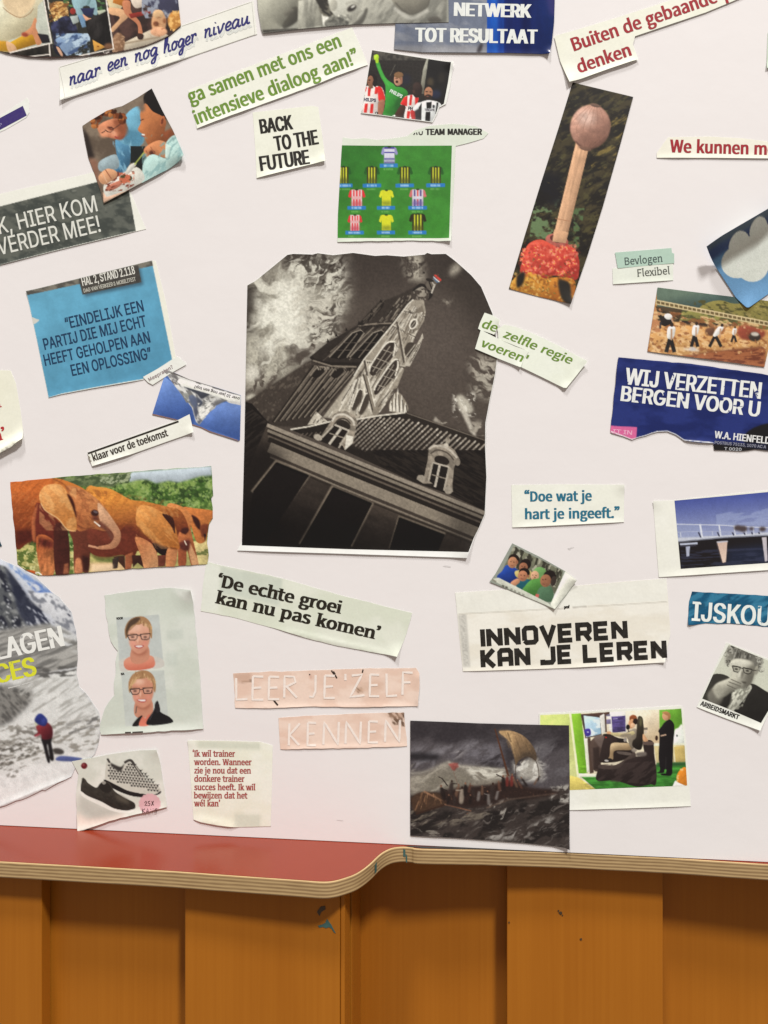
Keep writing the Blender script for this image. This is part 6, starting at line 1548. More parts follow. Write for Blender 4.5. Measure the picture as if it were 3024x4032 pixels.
# ---------------------------------------------------------------- red one-line text at the right edge
O = '932,1000 1005,898 1270,893 1500,905 1760,940 1760,1038 1300,1033 932,1032'
c = Clip('text_clipping', 'cream strip with one line of red sans text, running out of the right edge', 'clipping', 'C', O, (242, 236, 216), 1, [('ln', 932, 1032, 1760, 1038, 40, 1.6)])
c.text('S', 'We kunnen', (1017, 995), (1530, 1009), 82, RED, 4.2, 2)
c.text('S', 'me', (1568, 1010), (1708, 1014), 82, RED, 4.2, 2)
c = Clip('text_clipping', 'sliver of pale green paper at the right edge above the red one-line strip', 'clipping', 'C', '1656,215 1760,200 1760,455 1648,450', (200, 214, 190), 1, [('pt', 1650, 448, 60, 2.5)])

# ---------------------------------------------------------------- two serif words
c = Clip('text_clipping', 'pale cream strip with one grey serif word, the lower of two small word strips', 'clipping', 'F', '735,162 1095,128 1096,232 920,244 738,256', (230, 231, 214), 1, [('ln', 738, 256, 1096, 232, 30, 1.0)])
c.text('S', 'Flexibel', (884, 211), (1078, 195), 44, (92, 94, 84), .6, .2, serif=.6)
c = Clip('text_clipping', 'mint green strip with one grey serif word, glued above a paler word strip', 'clipping', 'F', '750,68 1085,41 1088,70 1101,74 1101,131 766,161', (182, 206, 186), 2)
c.text('S', 'Bevlogen', (808, 142), (1032, 122), 44, (82, 96, 90), .6, .2, serif=.6)

# ---------------------------------------------------------------- workers on a hillside
O = '1003,275 1330,316 1700,360 1700,420 1665,620 1636,748 1450,722 942,655 975,450'
p = Pic('F', B(O), (192, 140, 84))
p.f('995,270 1705,355 1705,500 1000,400', (96, 112, 96), sh=((70, 88, 82), (1200, 300, 1220, 380))); p.f('1250,400 1300,365 1380,352 1480,372 1705,345 1705,520 1250,470', (132, 122, 66), 1); p.c('1150,350 1705,350 1705,520 1150,470', (84, 80, 44), 44, 20, .2, seed=4, lo=.5, hi=.62); p.c('1380,380 1705,370 1705,500 1400,470', (168, 150, 92), 40, 14, .3, seed=6, lo=.55, hi=.66, a=.7)
p.f('1130,470 1160,410 1250,400 1480,490 1480,505', (138, 132, 72), 1); p.c('1130,400 1480,430 1480,510 1130,480', (84, 84, 50), 40, 16, seed=8)
p.f('990,385 1150,405 1130,480 1020,480 1005,440', (74, 60, 42)); p.e(1030, 450, 30, 36, (40, 36, 30), 0, 6)
p.f('1140,470 1300,490 1480,492 1480,515 1300,512 1130,500', (52, 40, 34))
p.f('960,500 1120,490 1300,510 1500,500 1660,560 1640,760 940,660', (204, 154, 96), 0, soft=6); p.c('945,400 1660,500 1640,760 940,660', (232, 192, 140), 46, 22, .2, seed=9, lo=.5, hi=.62, a=.8); p.c('945,400 1660,500 1640,760 940,660', (148, 92, 54), 34, 18, .2, seed=10, lo=.54, hi=.64, a=.8)
p.c('960,400 1020,400 1020,540 960,540', (190, 132, 90), 24, seed=11, lo=.4, hi=.5); p.f('1290,520 1340,515 1330,560 1290,555', (110, 76, 56), 1, soft=3); p.f('1480,510 1560,505 1640,540 1610,580 1500,580', (146, 72, 52), 1, soft=4); p.e(1578, 568, 36, 28, (60, 50, 42), .1, 3); p.e(1580, 552, 24, 12, (206, 196, 180), .1, 2)
p.f('1130,690 1300,660 1480,640 1640,625 1640,765 1420,725', (112, 60, 40), 0, soft=8); p.c('1130,680 1640,630 1640,765 1400,730', (160, 98, 62), 50, 14, -.1, seed=12)
rs = random.Random(9)
for k in range(150):
    p.e(rs.uniform(950, 1640), rs.uniform(500, 680), rs.uniform(4, 12), rs.uniform(3, 7), rs.choice([(232, 198, 150), (160, 104, 64), (216, 168, 112), (120, 76, 50)]), rs.uniform(0, 3), a=.6)
a0 = np.array([994, 362.]); b0 = np.array([1660, 492.])
p.l([a0, b0], 24, (110, 92, 58)); p.l([a0 + (2, -11), b0 + (2, -11)], 7, (218, 196, 150)); p.l([a0 + (0, 11), b0 + (0, 11)], 7, (206, 184, 138))
for k in range(26):
    q = a0 + (b0 - a0) * k / 25; p.l([q + (0, -11), q + (0, 11)], 6, (210, 190, 144))
def worker(x, y, h, lean=0.0, shirt=(232, 228, 218), legs=(38, 34, 32), spread=.3):
    hx = x + lean * h
    p.l([(x, y - h * .5), (x - spread * h * .5, y)], h * .13, legs); p.l([(x, y - h * .5), (x + spread * h * .5, y)], h * .13, legs)
    p.f([(x - h * .1, y - h * .48), (x + h * .1, y - h * .48), (hx + h * .13, y - h * .8), (hx + h * .04, y - h * .87), (hx - h * .12, y - h * .82)], shirt, 1)
    p.e(hx + lean * h * .3, y - h * .92, h * .06, h * .075, (56, 42, 34))
    p.l([(hx, y - h * .78), (x + lean * h * .9, y - h * .4)], h * .06, (190, 150, 116))
worker(1078, 660, 178, .04, spread=.28); worker(1222, 628, 150, .06, spread=.26); worker(1345, 628, 140, .22, spread=.5); worker(1455, 600, 96, .06); 
p.f('1020,490 1030,455 1080,450 1092,480 1050,505', (40, 36, 34), 1); p.e(1066, 448, 24, 18, (238, 234, 224), .2); p.l('1084,455 1092,480', 9, (200, 160, 130)); p.l('1020,480 1018,520', 10, (60, 58, 60))
p.l('1160,640 1250,650', 14, (232, 216, 190), soft=4); p.e(1210, 640, 22, 12, (206, 196, 186), 0, 3)
c = Clip('photo_clipping', 'colour photo of labourers digging on a rocky slope, partly under the blue cloud card', 'picture cutting', 'F', O, p, 2, [('ln', 942, 655, 1636, 748, 40, .9)])
c.full(p, sp=2.7)

# ---------------------------------------------------------------- blue card with a white cloud
O = '630,1045 1100,770 1563,500 1800,365 1800,1420 1563,1692 1290,1882 1262,1892 1235,1888 1090,1740 960,1540 780,1270'
p = Pic('Q', B(O), (106, 152, 188), life=0.04)
p.f('620,1040 1800,360 1800,620 950,1080 700,1240', (66, 84, 122), soft=24); p.f('900,1500 1300,1500 1600,1500 1560,1700 1260,1900 1080,1750', (120, 166, 204), soft=80, a=.8); p.f('620,1040 1800,360 1800,460 660,1100', (84, 100, 112), soft=18)
KC = (228, 230, 216)
for cx, cy, r in ((1110, 1240, 234), (1330, 1280, 236), (1135, 1010, 178), (1395, 800, 150), (1500, 1130, 230), (1700, 900, 260), (1360, 1090, 230), (1640, 1150, 200)): p.e(cx, cy, r, r * (.96 if cx < 1200 else 1), KC)
p.f('1500,1340 1800,1200 1800,1345 1512,1345', KC)
c = Clip('photo_clipping', 'blue card with a white cloud shape, its upper edge curling forward, at the right edge', 'picture cutting', 'Q', O, p, 4, [('ln', 630, 1045, 1800, 365, 370, 19.0), ('pt', 1262, 1892, 260, 2.2), ('pt', 640, 1050, 260, 3.0)], sp=6)
c.full(p, sp=3.2)

# ---------------------------------------------------------------- navy slogan
O = '770,690 980,710 1200,728 1440,764 1760,808 1760,1248 1640,1242 1580,1236 1500,1246 1420,1242 1338,1240 1334,1200 1250,1196 1160,1184 1110,1150 1060,1130 1000,1133 930,1156 880,1168 850,1180 800,1160 722,1136 740,950'
p = Pic('F', B(O), (30, 44, 104), life=0.04)
p.t(None, (24, 38, 94), (38, 52, 114), 160, 80, seed=3); p.e(1700, 1160, 190, 84, (22, 21, 24), -.1, 3); p.f('1336,1202 1650,1206 1645,1250 1330,1250', (26, 25, 26)); p.f('1340,1185 1650,1200 1650,1236 1340,1206', (28, 36, 74), a=.6)
p.f('718,1096 881,1104 876,1166 850,1184 718,1140', (214, 104, 150)); p.l('724,1130 800,1158 850,1178 930,1155 1000,1131 1060,1128 1110,1148 1160,1182 1334,1198', 7, (232, 230, 226))
c = Clip('text_clipping', 'navy blue cutting with white two-line slogan and pink tag, torn along the bottom', 'clipping', 'F', O, p, 3, [('ln', 1160, 1184, 1334, 1200, 40, 1.6), ('ln', 770, 690, 1760, 808, 40, .8)], jag=.8)
c.full(p, mat=M_PHOTO)
NV = (34, 48, 108)
c.text('C', 'WIJ VERZETTEN', (806, 848), (1613, 936), 96, (236, 235, 226), 5, 2.5, worn=NV)
c.text('C', 'BERGEN VOOR U', (781, 947), (1606, 1042), 88, (236, 235, 226), 5, 2.5, worn=NV)
c.text('C', 'W.A. HIENFELD', (1338, 1167), (1668, 1204), 40, (232, 230, 224), 2)
c.text('C', 'Postbus 75133, 1070 AC A'.upper(), (1340, 1203), (1645, 1230), 17, (150, 150, 160), .6)
c.text('C', 'T 0020', (1398, 1240), (1500, 1245), 17, (190, 190, 190), .6)
c.text('C', 'IT IN', (735, 1140), (850, 1150), 24, (240, 170, 196), 1.2)

# ---------------------------------------------------------------- blue-green quote
O = '135,90 400,86 805,88 803,310 640,318 440,328 300,335 140,342'
c = Clip('text_clipping', 'cream rectangle with a two-line teal quote, above the small photo of children', 'clipping', 'I', O, (240, 238, 222), 1, [('ln', 140, 342, 803, 310, 40, 1.6), ('pt', 800, 95, 90, 2.0)])
TQ = (36, 112, 136)
c.text('S', '“Doe wat je', (212, 188), (613, 182), 59, TQ, 3.4, 1.6)
c.text('S', 'hart je ingeeft.”', (216, 292), (779, 284), 59, TQ, 3.4, 1.6)

# ---------------------------------------------------------------- bridge
O = '976,186 1105,180 1370,150 1760,112 1760,588 1500,605 1200,625 1010,637'
p = Pic('I', (1095, 110, 1770, 600), (84, 96, 160), life=.05, vol=0)
p.f('1095,100 1770,100 1770,400 1095,400', (72, 84, 150), sh=((160, 166, 190), (1380, 150, 1400, 400))); p.c('1350,240 1770,220 1770,330 1350,330', (160, 170, 200), 120, 20, -.2, seed=3, a=.5)
p.f('1118,420 1400,395 1770,372 1770,600 1130,600', (30, 26, 28)); p.f('1410,470 1660,440 1660,555 1410,570', (34, 40, 58), soft=20); p.c('1140,480 1700,460 1700,600 1140,600', (58, 62, 84), 90, 8, -.05, seed=4, a=.6)
p.f('1115,400 1400,390 1770,362 1770,384 1400,402 1118,428', (196, 198, 206)); p.l('1118,428 1400,402 1770,384', 7, (120, 122, 132))
p.f('1115,322 1255,318 1260,402 1118,405', (150, 158, 186), a=.5)
for a, b in ((1255, 1268), (1368, 1378), (1456, 1464), (1524, 1530), (1570, 1575), (1612, 1616)): p.l([(a, 322 + (a - 1255) * .04), (b, 402 - (a - 1255) * .06)], 11 - (a - 1255) * .02, (214, 216, 222)); p.l([(a - 10, 370), (b - 8, 402 - (a - 1255) * .06)], 8, (58, 58, 74))
p.l('1115,323 1370,328 1530,338 1770,348', 5, (206, 208, 216)); p.l('1115,370 1250,365', 3, (180, 184, 200)); p.l('1270,365 1560,372', 3, (170, 172, 190))
for x, y, r in ((1480, 345, 24), (1510, 350, 26), (1560, 350, 14), (1625, 352, 20)): p.e(x, y, r, r * .7, (78, 66, 66), 0, 4)
p.l('1138,372 1142,400', 5, (200, 204, 214)); p.l('1328,366 1330,390', 4, (200, 204, 214))
p.f('1352,428 1418,422 1408,548 1388,552', (206, 178, 160), sh=((226, 200, 180), (1360, 440, 1400, 540))); p.l('1352,428 1386,552', 7, (70, 62, 64)); p.l('1355,430 1420,424', 9, (190, 186, 190)); p.f('1622,402 1650,398 1655,540 1640,545', (196, 188, 190)); p.f('1170,456 1196,452 1190,512 1175,515', (176, 180, 196)); p.l('1135,442 1240,436', 12, (186, 190, 204)); p.l('1135,455 1232,449', 5, (70, 70, 84))
c = Clip('photo_clipping', 'photo of a low white bridge under deep blue sky, with a wide cream margin', 'picture cutting', 'I', O, (240, 237, 222), 1, [('ln', 1010, 637, 1760, 588, 50, 1.6), ('pt', 980, 190, 80, 1.4)])
c.pic('1103,183 1400,156 1760,122 1760,546 1400,570 1140,588', p.finish(), sp=2.7)

# ---------------------------------------------------------------- black headline
O = '-199,729 100,712 500,690 800,664 1055,645 1068,800 1079,975 1045,1142 780,1158 435,1177 100,1188 -153,1196 -178,950'
p = Pic('I', B(O), (240, 232, 215), life=0.03)
p.t(None, (236, 228, 210), (243, 237, 222), 220, 90, seed=3); p.f('-199,729 500,690 1055,645 1062,775 0,842 -190,852', (239, 236, 222), a=.8)
p.f('-182,862 -132,858 -108,1170 -152,1172', (208, 203, 190), soft=3); p.mul('-172,862 -142,860 -118,1165 -146,1166', .9, 1.05, 8, seed=2)
p.l('-180,856 100,842 380,826', 5, (206, 200, 184)); p.l('590,812 800,800 1060,783', 5, (206, 200, 184)); p.l('410,826 448,822', 6, (190, 184, 170)); p.l('500,817 582,811', 9, (196, 190, 176))
c = Clip('text_clipping', 'wide cream cutting with a heavy squared black two-line headline, below the small photo of children', 'clipping', 'I', O, p, 1, [('ln', -153, 1196, 435, 1177, 40, 1.2), ('ln', 435, 1177, 1045, 1142, 40, 1.8), ('pt', 1050, 1138, 80, 2.2)], sp=4.0)
block_line(c, 'INNOVEREN', (-41, 1049), (822, 998), 102, 29, DARK)
block_line(c, 'KAN JE LEREN', (-40, 1172), (1053, 1115), 102, 29, DARK)
c.text('S', 'prof'.replace('f', 'f'), (448, 823), (482, 820), 16, DARK, 1.6)

# ---------------------------------------------------------------- children
O = '140,436 300,515 455,602 522,655 460,745 392,826 200,745 5,665 40,618'
p = Pic('I', B(O), (150, 154, 140))
p.f('148,455 440,600 420,760 350,700 60,640', (112, 112, 92)); p.c('148,450 440,600 400,700 100,560', (60, 58, 48), 16, 44, .3, seed=3, lo=.48, hi=.56); p.c('148,450 440,600 400,700 100,560', (172, 168, 146), 14, 40, .3, seed=5, lo=.55, hi=.62)
p.f('80,600 110,565 180,600 180,660 130,680 50,640', (40, 72, 150), 1, sh=((28, 52, 118), (100, 580, 140, 670))); p.e(150, 530, 33, 30, (36, 26, 22), .3); p.e(142, 550, 28, 34, (186, 132, 98), .2, 1); p.e(168, 548, 8, 12, (160, 106, 78), .2); p.e(132, 545, 4, 2.5, (70, 44, 34)); p.e(150, 548, 4, 2.5, (70, 44, 34)); p.l('132,566 146,568', 3, (140, 80, 66))
p.f('160,600 250,600 240,650 170,640', (196, 176, 110), 1); p.e(220, 560, 32, 32, (34, 26, 24), .3); p.e(206, 578, 26, 28, (160, 108, 80), .2, 1); p.e(198, 572, 4, 2.5, (60, 38, 30)); p.e(214, 576, 4, 2.5, (60, 38, 30)); p.l('196,592 210,595', 3, (120, 66, 56)); p.f('165,660 240,650 250,700 180,715', (36, 92, 102), 1); p.e(212, 610, 33, 28, (32, 24, 22), .2); p.e(202, 630, 29, 32, (180, 122, 90), .1, 1); p.e(192, 625, 4, 2.5, (60, 38, 30)); p.e(212, 628, 4, 2.5, (60, 38, 30)); p.l('190,645 206,648', 3, (130, 70, 60)); p.e(236, 632, 6, 10, (160, 106, 78)); p.f('130,670 170,645 185,665 150,690', (196, 140, 106), 1)
p.e(302, 622, 44, 46, (112, 156, 92), .2); p.e(274, 630, 25, 31, (212, 166, 130), .1, 1); p.e(262, 625, 4, 2.5, (70, 46, 36)); p.e(281, 628, 4, 2.5, (70, 46, 36)); p.l('262,646 276,648', 3, (150, 84, 72)); p.e(270, 636, 4, 6, (190, 140, 108)); p.f('215,690 260,650 330,650 350,700 290,755 205,720', (92, 146, 72), 1, sh=((64, 112, 52), (240, 660, 300, 750)))
p.f('290,720 320,690 375,700 380,780 290,770', (82, 112, 84), 1); p.e(362, 634, 38, 38, (34, 26, 24), .4); p.e(338, 658, 32, 38, (156, 106, 78), .15, 1); p.e(368, 658, 7, 12, (136, 90, 66)); p.e(322, 652, 4, 3, (56, 36, 30)); p.l('318,676 334,680', 3, (110, 62, 52)); p.e(385, 660, 16, 30, (60, 50, 44), .2)
p.e(275, 640, 5, 3, (90, 50, 40)); p.e(338, 650, 5, 3, (60, 36, 30)); p.f('280,735 300,740 295,760 275,755', (196, 100, 90))
p.f('10,650 60,640 350,788 392,826 200,745', (208, 208, 190)); p.f('455,602 524,655 392,828 365,800', (232, 230, 212))
for k, (x, y) in enumerate(((80, 690), (100, 698), (130, 710), (150, 720), (175, 732), (200, 742))): p.f([(x, y - 9), (x + 14, y - 4), (x + 12, y + 8), (x - 2, y + 3)], (84, 80, 70), a=.8 if k < 2 else .4)
p.l('20,650 45,665', 10, (120, 116, 100), a=.7)
c = Clip('photo_clipping', 'small tilted photo of five children, one in a green headscarf, overlapping the headline cutting', 'picture cutting', 'I', O, p, 3, [('pt', 515, 655, 90, 2.6), ('pt', 392, 826, 90, 2.0)])
c.full(p, sp=2.4)

# ---------------------------------------------------------------- teal scratched word
O = '1190,782 1208,722 1430,735 1659,748 1760,752 1760,945 1659,932 1460,915 1290,911 1182,922 1186,850'
p = Pic('I', B(O), (36, 104, 134), life=0.03)
p.t(None, (24, 86, 116), (56, 122, 150), 80, 24, -.5, seed=3); p.c(None, (96, 152, 172), 90, 5, -.4, lo=.66, hi=.74, seed=5, a=.5); p.c(None, (20, 66, 90), 60, 30, -.5, lo=.58, hi=.7, seed=7, a=.6)
c = Clip('text_clipping', 'scratched teal strip with worn white capitals, cut off by the right edge', 'clipping', 'I', O, p, 1, [('pt', 1190, 915, 70, 1.6)], jag=.8)
c.full(p)
c.text('C', 'IJSKOU', (1204, 894), (1672, 926), 112, (236, 238, 228), 4.5, 2, worn=(60, 124, 148))

# ---------------------------------------------------------------- man with glasses
O = '1412,1024 1560,1082 1760,1162 1760,1240 1690,1400 1608,1546 1420,1480 1235,1408 1320,1220'
PO = '1426,1036 1560,1092 1760,1172 1760,1230 1690,1380 1616,1502 1440,1426 1268,1358 1330,1220'
p = Pic('I', B(O), (206, 206, 186))
p.f('1320,1222 1420,1225 1460,1300 1430,1400 1260,1362', (52, 50, 45), 1, sh=((70, 68, 60), (1330, 1240, 1400, 1380))); p.f('1550,1270 1640,1310 1760,1400 1640,1520 1460,1440 1500,1360', (40, 38, 35), 1)
p.f('1430,1390 1450,1320 1510,1330 1545,1275 1560,1300 1500,1380 1440,1440 1405,1425', (200, 198, 180), 1); p.c('1400,1300 1560,1280 1500,1420 1405,1425', (140, 138, 124), 26, 12, -.9, seed=3); p.f('1380,1340 1430,1300 1440,1360 1410,1420 1350,1400', (46, 44, 40), 1, soft=5)
p.e(1510, 1094, 98, 54, (104, 101, 92), .25, 4); p.hatch('1425,1130 1580,1150 1590,1080 1450,1045', 60, (3, 7), [(60, 58, 52), (150, 147, 134), (190, 187, 172), (88, 86, 77)], 4, (.2, .6), .8); p.e(1592, 1140, 32, 66, (112, 109, 99), .25, 4); p.e(1430, 1118, 22, 40, (128, 125, 113), .3, 4)
p.f('1436,1138 1470,1122 1530,1128 1568,1142 1580,1175 1572,1230 1550,1275 1500,1300 1460,1270 1436,1220 1432,1160', (196, 192, 174), 1, 3, sh=((120, 116, 103), (1490, 1170, 1580, 1215)))
p.f('1448,1134 1500,1126 1550,1140 1550,1162 1440,1155', (214, 210, 192), 1, 7); p.e(1590, 1190, 13, 28, (164, 160, 143), .25, 2); p.f('1540,1180 1580,1180 1560,1270 1520,1290', (104, 100, 89), 1, 10, .7)
HC = [(60, 58, 52), (150, 147, 134), (190, 187, 172), (88, 86, 77)]
r_ = random.Random(5)
for k in range(90):
    t = r_.uniform(-.2, 1); ang = math.pi * (1.05 + 1.05 * t); R = r_.uniform(.82, 1.12)
    x = 1515 + 104 * R * math.cos(ang); y = 1140 + 92 * R * math.sin(ang) + .25 * (x - 1515)
    p.l([(x + 9 * math.cos(q + k), y + 7 * math.sin(q + k)) for q in (0, 1.2, 2.4, 3.4)], r_.uniform(3, 6), r_.choice(HC), sm=1, a=.85)
for q in ('1446,1164 1494,1172 1490,1196 1478,1202 1456,1196 1446,1164', '1510,1175 1562,1186 1556,1206 1540,1212 1516,1204 1510,1175'):
    p.f(q, (158, 154, 138), a=.7); p.l(q, 5, (40, 38, 34)); 
p.l('1446,1163 1494,1171', 6, (36, 34, 31)); p.l('1510,1174 1562,1185', 6, (36, 34, 31)); p.l('1494,1176 1510,1179', 5, (40, 38, 34)); p.l('1562,1188 1590,1192', 5, (60, 58, 52)); p.e(1470, 1183, 10, 5, (60, 57, 51), .15, 1); p.e(1536, 1193, 10, 5, (60, 57, 51), .15, 1)
p.f('1490,1190 1502,1192 1504,1230 1486,1236 1478,1228', (206, 202, 184), 1, 2); p.f('1504,1195 1516,1210 1508,1234 1496,1238', (128, 124, 111), 1, 3); p.l('1478,1256 1500,1260 1528,1264', 9, (70, 66, 58), soft=2, sm=1)
p.f('1345,1275 1415,1242 1452,1228 1478,1240 1506,1262 1506,1288 1470,1306 1440,1320 1390,1352 1320,1350', (190, 186, 168), 1, 2, sh=((134, 130, 116), (1400, 1245, 1430, 1340)))
for a_, b_, cc, d_ in ((1436, 1242, 1500, 1270), (1424, 1258, 1498, 1286), (1414, 1276, 1470, 1302)): p.l([(a_, b_), (cc, d_)], 5, (104, 100, 89), soft=1)
p.f('1300,1330 1345,1290 1392,1350 1350,1412 1310,1380', (112, 108, 97), 1, 5); p.f('1330,1300 1372,1276 1400,1330 1360,1360', (170, 166, 149), 1, 6)
c = Clip('photo_clipping', 'black and white portrait of a curly-haired man with glasses, hand at his mouth', 'picture cutting', 'I', O, (236, 234, 220), 1, [('pt', 1608, 1545, 90, 2.2), ('ln', 1235, 1408, 1608, 1546, 40, 1.4)])
c.pic(PO, p.finish(), sp=2.6)
c.text('S', 'ARBEIDSMARKT', (1254, 1396), (1482, 1482), 27, DARK, 1.8)

# ---------------------------------------------------------------- page with two portraits of a woman
O = '760,486 1000,452 1240,432 1392,446 1412,620 1430,800 1455,1120 1478,1455 1300,1464 1100,1478 900,1486 735,1496 725,1462 740,1380 762,1310 832,1212 828,1120 842,1050 840,960 856,890 806,820 772,640'
p = Pic('L', B(O), (212, 215, 200), life=0.05)
p.t(None, (208, 212, 196), (219, 221, 207), 260, seed=3); p.f('1240,430 1395,440 1400,540 1330,520', (226, 227, 214), soft=14)
p.f('1210,740 1330,730 1330,800 1215,810', (196, 202, 188), soft=8, a=.5); p.f('1200,900 1290,900 1290,1000 1210,1000', (196, 202, 188), soft=8, a=.5)
p.f('845,652 1155,626 1190,1004 872,1032', (196, 200, 192)); p.f('880,1046 1192,1030 1226,1415 912,1436', (198, 202, 192)); p.l('872,1036 1188,1010', 7, (222, 224, 210))
def woman(dx, dy, turn, dark):
    E = lambda x, y, *a, **k: p.e(x + dx, y + dy, *a, **k)
    M = lambda q: [(x + dx, y + dy) for x, y in pts(q)]
    S = lambda q, *a, **k: p.f(M(q), *a, **k)
    if not dark: S('868,960 925,945 940,1030 876,1034', (206, 202, 190), 1); S('1108,930 1182,952 1188,1004 1100,1014', (206, 200, 188), 1); S('900,968 962,925 1078,920 1120,945 1108,1012 935,1030', (222, 150, 122), 1, sh=((206, 112, 88), (1000, 950, 1010, 1025)))
    S('965,860 1070,850 1082,945 1010,985 952,960', (202, 140, 112), 1); S('966,880 1066,872 1050,918 990,920', (172, 108, 84), 1, soft=8)
    if dark:
        S('935,1040 975,985 1010,968 990,1036', (30, 28, 28), 1); S('985,1040 1008,975 1030,985 1062,955 1070,1030', (216, 122, 98), 1); S('1040,1032 1090,930 1108,885 1140,940 1210,980 1220,1020', (27, 26, 27), 1); S('1098,890 1120,860 1138,930 1110,945', (38, 36, 38), 1); p.l(M('1060,1000 1100,910'), 5, (70, 68, 70)); p.l(M('968,900 960,950'), 6, (70, 66, 62))
    S('932,745 940,700 985,672 1045,672 1082,705 1092,770 1084,830 1060,882 1022,908 994,906 958,876 938,820', (226, 172, 144), 1, 2, sh=((206, 142, 114), (985, 740, 1085, 880)))
    E(985, 720, 40, 22, (236, 190, 162), 0, 12); E(968, 835, 22, 18, (226, 156, 134), 0, 8); E(1052, 832, 22, 18, (216, 142, 120), 0, 8)
    S('914,800 908,730 935,672 985,643 1045,642 1090,680 1106,740 1102,800 1088,775 1080,726 1050,690 1010,700 960,705 938,740 930,780', (170, 128, 88), 1)
    p.hatch(M('905,790 940,740 1000,690 960,645'), 16, (4, 9), [(196, 156, 108), (140, 100, 66), (214, 178, 128)], 3 + dark, (.4, .9), .8)
    p.hatch(M('1010,700 1085,735 1105,720 1000,645'), 26, (4, 9), [(206, 166, 116), (150, 110, 74), (222, 188, 138)], 5 + dark, (.4, .9), .8); p.hatch(M('1080,740 1100,800 1108,720 1085,690'), 10, (4, 8), [(206, 166, 116), (150, 110, 74)], 6, (.4, .9), .8)
    if not dark: S('938,678 985,648 1020,652 990,690 955,712 930,752 920,790 914,740', (66, 50, 40), 1, 4, .85)
    for q in ('926,778 998,770 996,800 980,812 944,812 926,778', '1020,770 1090,764 1084,800 1068,808 1030,806 1020,770'):
        P_ = [(x + dx + turn, y + dy) for x, y in pts(q)]
        p.f(P_, (216, 170, 146), a=.5); p.l(P_, 6.5, (52, 40, 38))
    p.l([(926 + dx + turn, 776 + dy), (998 + dx + turn, 769 + dy)], 6, (40, 30, 30)); p.l([(1018 + dx + turn, 769 + dy), (1092 + dx + turn, 763 + dy)], 6, (40, 30, 30)); p.l([(998 + dx + turn, 778 + dy), (1020 + dx + turn, 776 + dy)], 6, (52, 40, 38))
    for x in (964, 1056): E(x + turn, 789, 13, 7, (92, 66, 58), 0, 2); E(x + turn, 766, 24, 4, (150, 106, 80), 0, 2)
    E(1006 + turn, 824, 14, 9, (198, 132, 106), 0, 4); E(1002 + turn, 812, 6, 22, (236, 188, 160), 0, 4)
    S('%d,852 1010,846 %d,850 1032,868 1010,873 988,868' % (976 + turn, 1046 + turn), (184, 96, 88), 1, 1); S('%d,853 1010,850 %d,852 1028,861 1010,864 994,861' % (984 + turn, 1038 + turn), (240, 230, 222), 1, 1)
    E(1010, 888, 26, 8, (208, 146, 118), 0, 5)
woman(0, 0, 0, False); woman(26, 392, -8, True)
c = Clip('photo_clipping', 'torn pale green page with two stacked portraits of a woman with glasses', 'picture cutting', 'L', O, p, 2, [('pt', 1390, 450, 190, 5.0), ('ln', 735, 1496, 1478, 1455, 70, 2.6)], jag=1.0, sp=3.2)
c.text('S', 'VOOR', (846, 662), (895, 658), 15, DARK, 1.2); c.text('S', 'NA', (880, 1064), (906, 1062), 15, DARK, 1.2); c.strokes(['912,1480 955,1479', '965,1479 1042,1475'], 10, (70, 64, 56))

# ---------------------------------------------------------------- bold serif quote
O = '22,100 120,127 320,168 520,212 900,322 1365,437 1340,530 1310,622 1268,720 1050,682 880,652 700,608 500,546 200,466 -15,424 0,250'
p = Pic('H', B(O), (224, 225, 205), life=0.03)
p.t(None, (220, 222, 200), (229, 229, 210), 200, seed=3); p.f('115,132 520,214 494,392 100,300', (208, 212, 194), soft=5); p.f('0,110 110,132 100,420 -12,424', (230, 230, 214), soft=8)
c = Clip('text_clipping', 'pale green strip with a bold black two-line serif quote, tilted under the church photo', 'clipping', 'H', O, p, 1, [('pt', 1268, 720, 110, 4.0), ('ln', 500, 546, 1268, 720, 40, 1.6)], jag=.5)
c.text('S', '‘De echte groei', (80, 260), (899, 442), 80, (36, 30, 18), 6.0, 2, serif=1)
c.text('S', 'kan nu pas komen’', (78, 371), (1152, 614), 80, (36, 30, 18), 6.0, 2, serif=1)

# ---------------------------------------------------------------- two peach hand-lettered strips
def peach(O, seed, extra):
    p = Pic('H', B(O), (236, 206, 186), life=0.03); p.t(None, (231, 198, 176), (240, 213, 193), 150, 70, .1, seed=seed)
    extra(p); return p
O = '196,832 400,822 700,812 1050,800 1390,795 1412,830 1412,940 1404,1045 1200,1046 1000,1052 700,1047 450,1058 210,1056 204,940'
def ex(p):
    p.f('196,832 320,828 310,880 240,900 200,870', (196, 158, 134), soft=12, a=.7); p.l('250,890 310,880', 8, (170, 136, 112), soft=4); p.e(312, 880, 8, 8, (120, 96, 78), soft=2)
    p.e(1020, 940, 26, 16, (186, 150, 124), 0, 8); p.l('1000,925 1040,955', 4, (120, 96, 76)); p.l('1040,918 1008,960', 3, (140, 112, 90)); p.l('700,840 705,870', 12, (206, 160, 138), soft=5)
    p.f('980,900 1180,890 1170,940 1040,960', (206, 170, 144), soft=20, a=.5)
c = Clip('text_clipping', 'longer peach strip with pale hand-drawn capitals and dark pen marks', 'clipping', 'H', O, peach(O, 3, ex), 1, [('ln', 1412, 830, 1404, 1045, 60, 3.0), ('ln', 210, 1056, 1404, 1045, 40, 1.6)], jag=.9, sp=6)
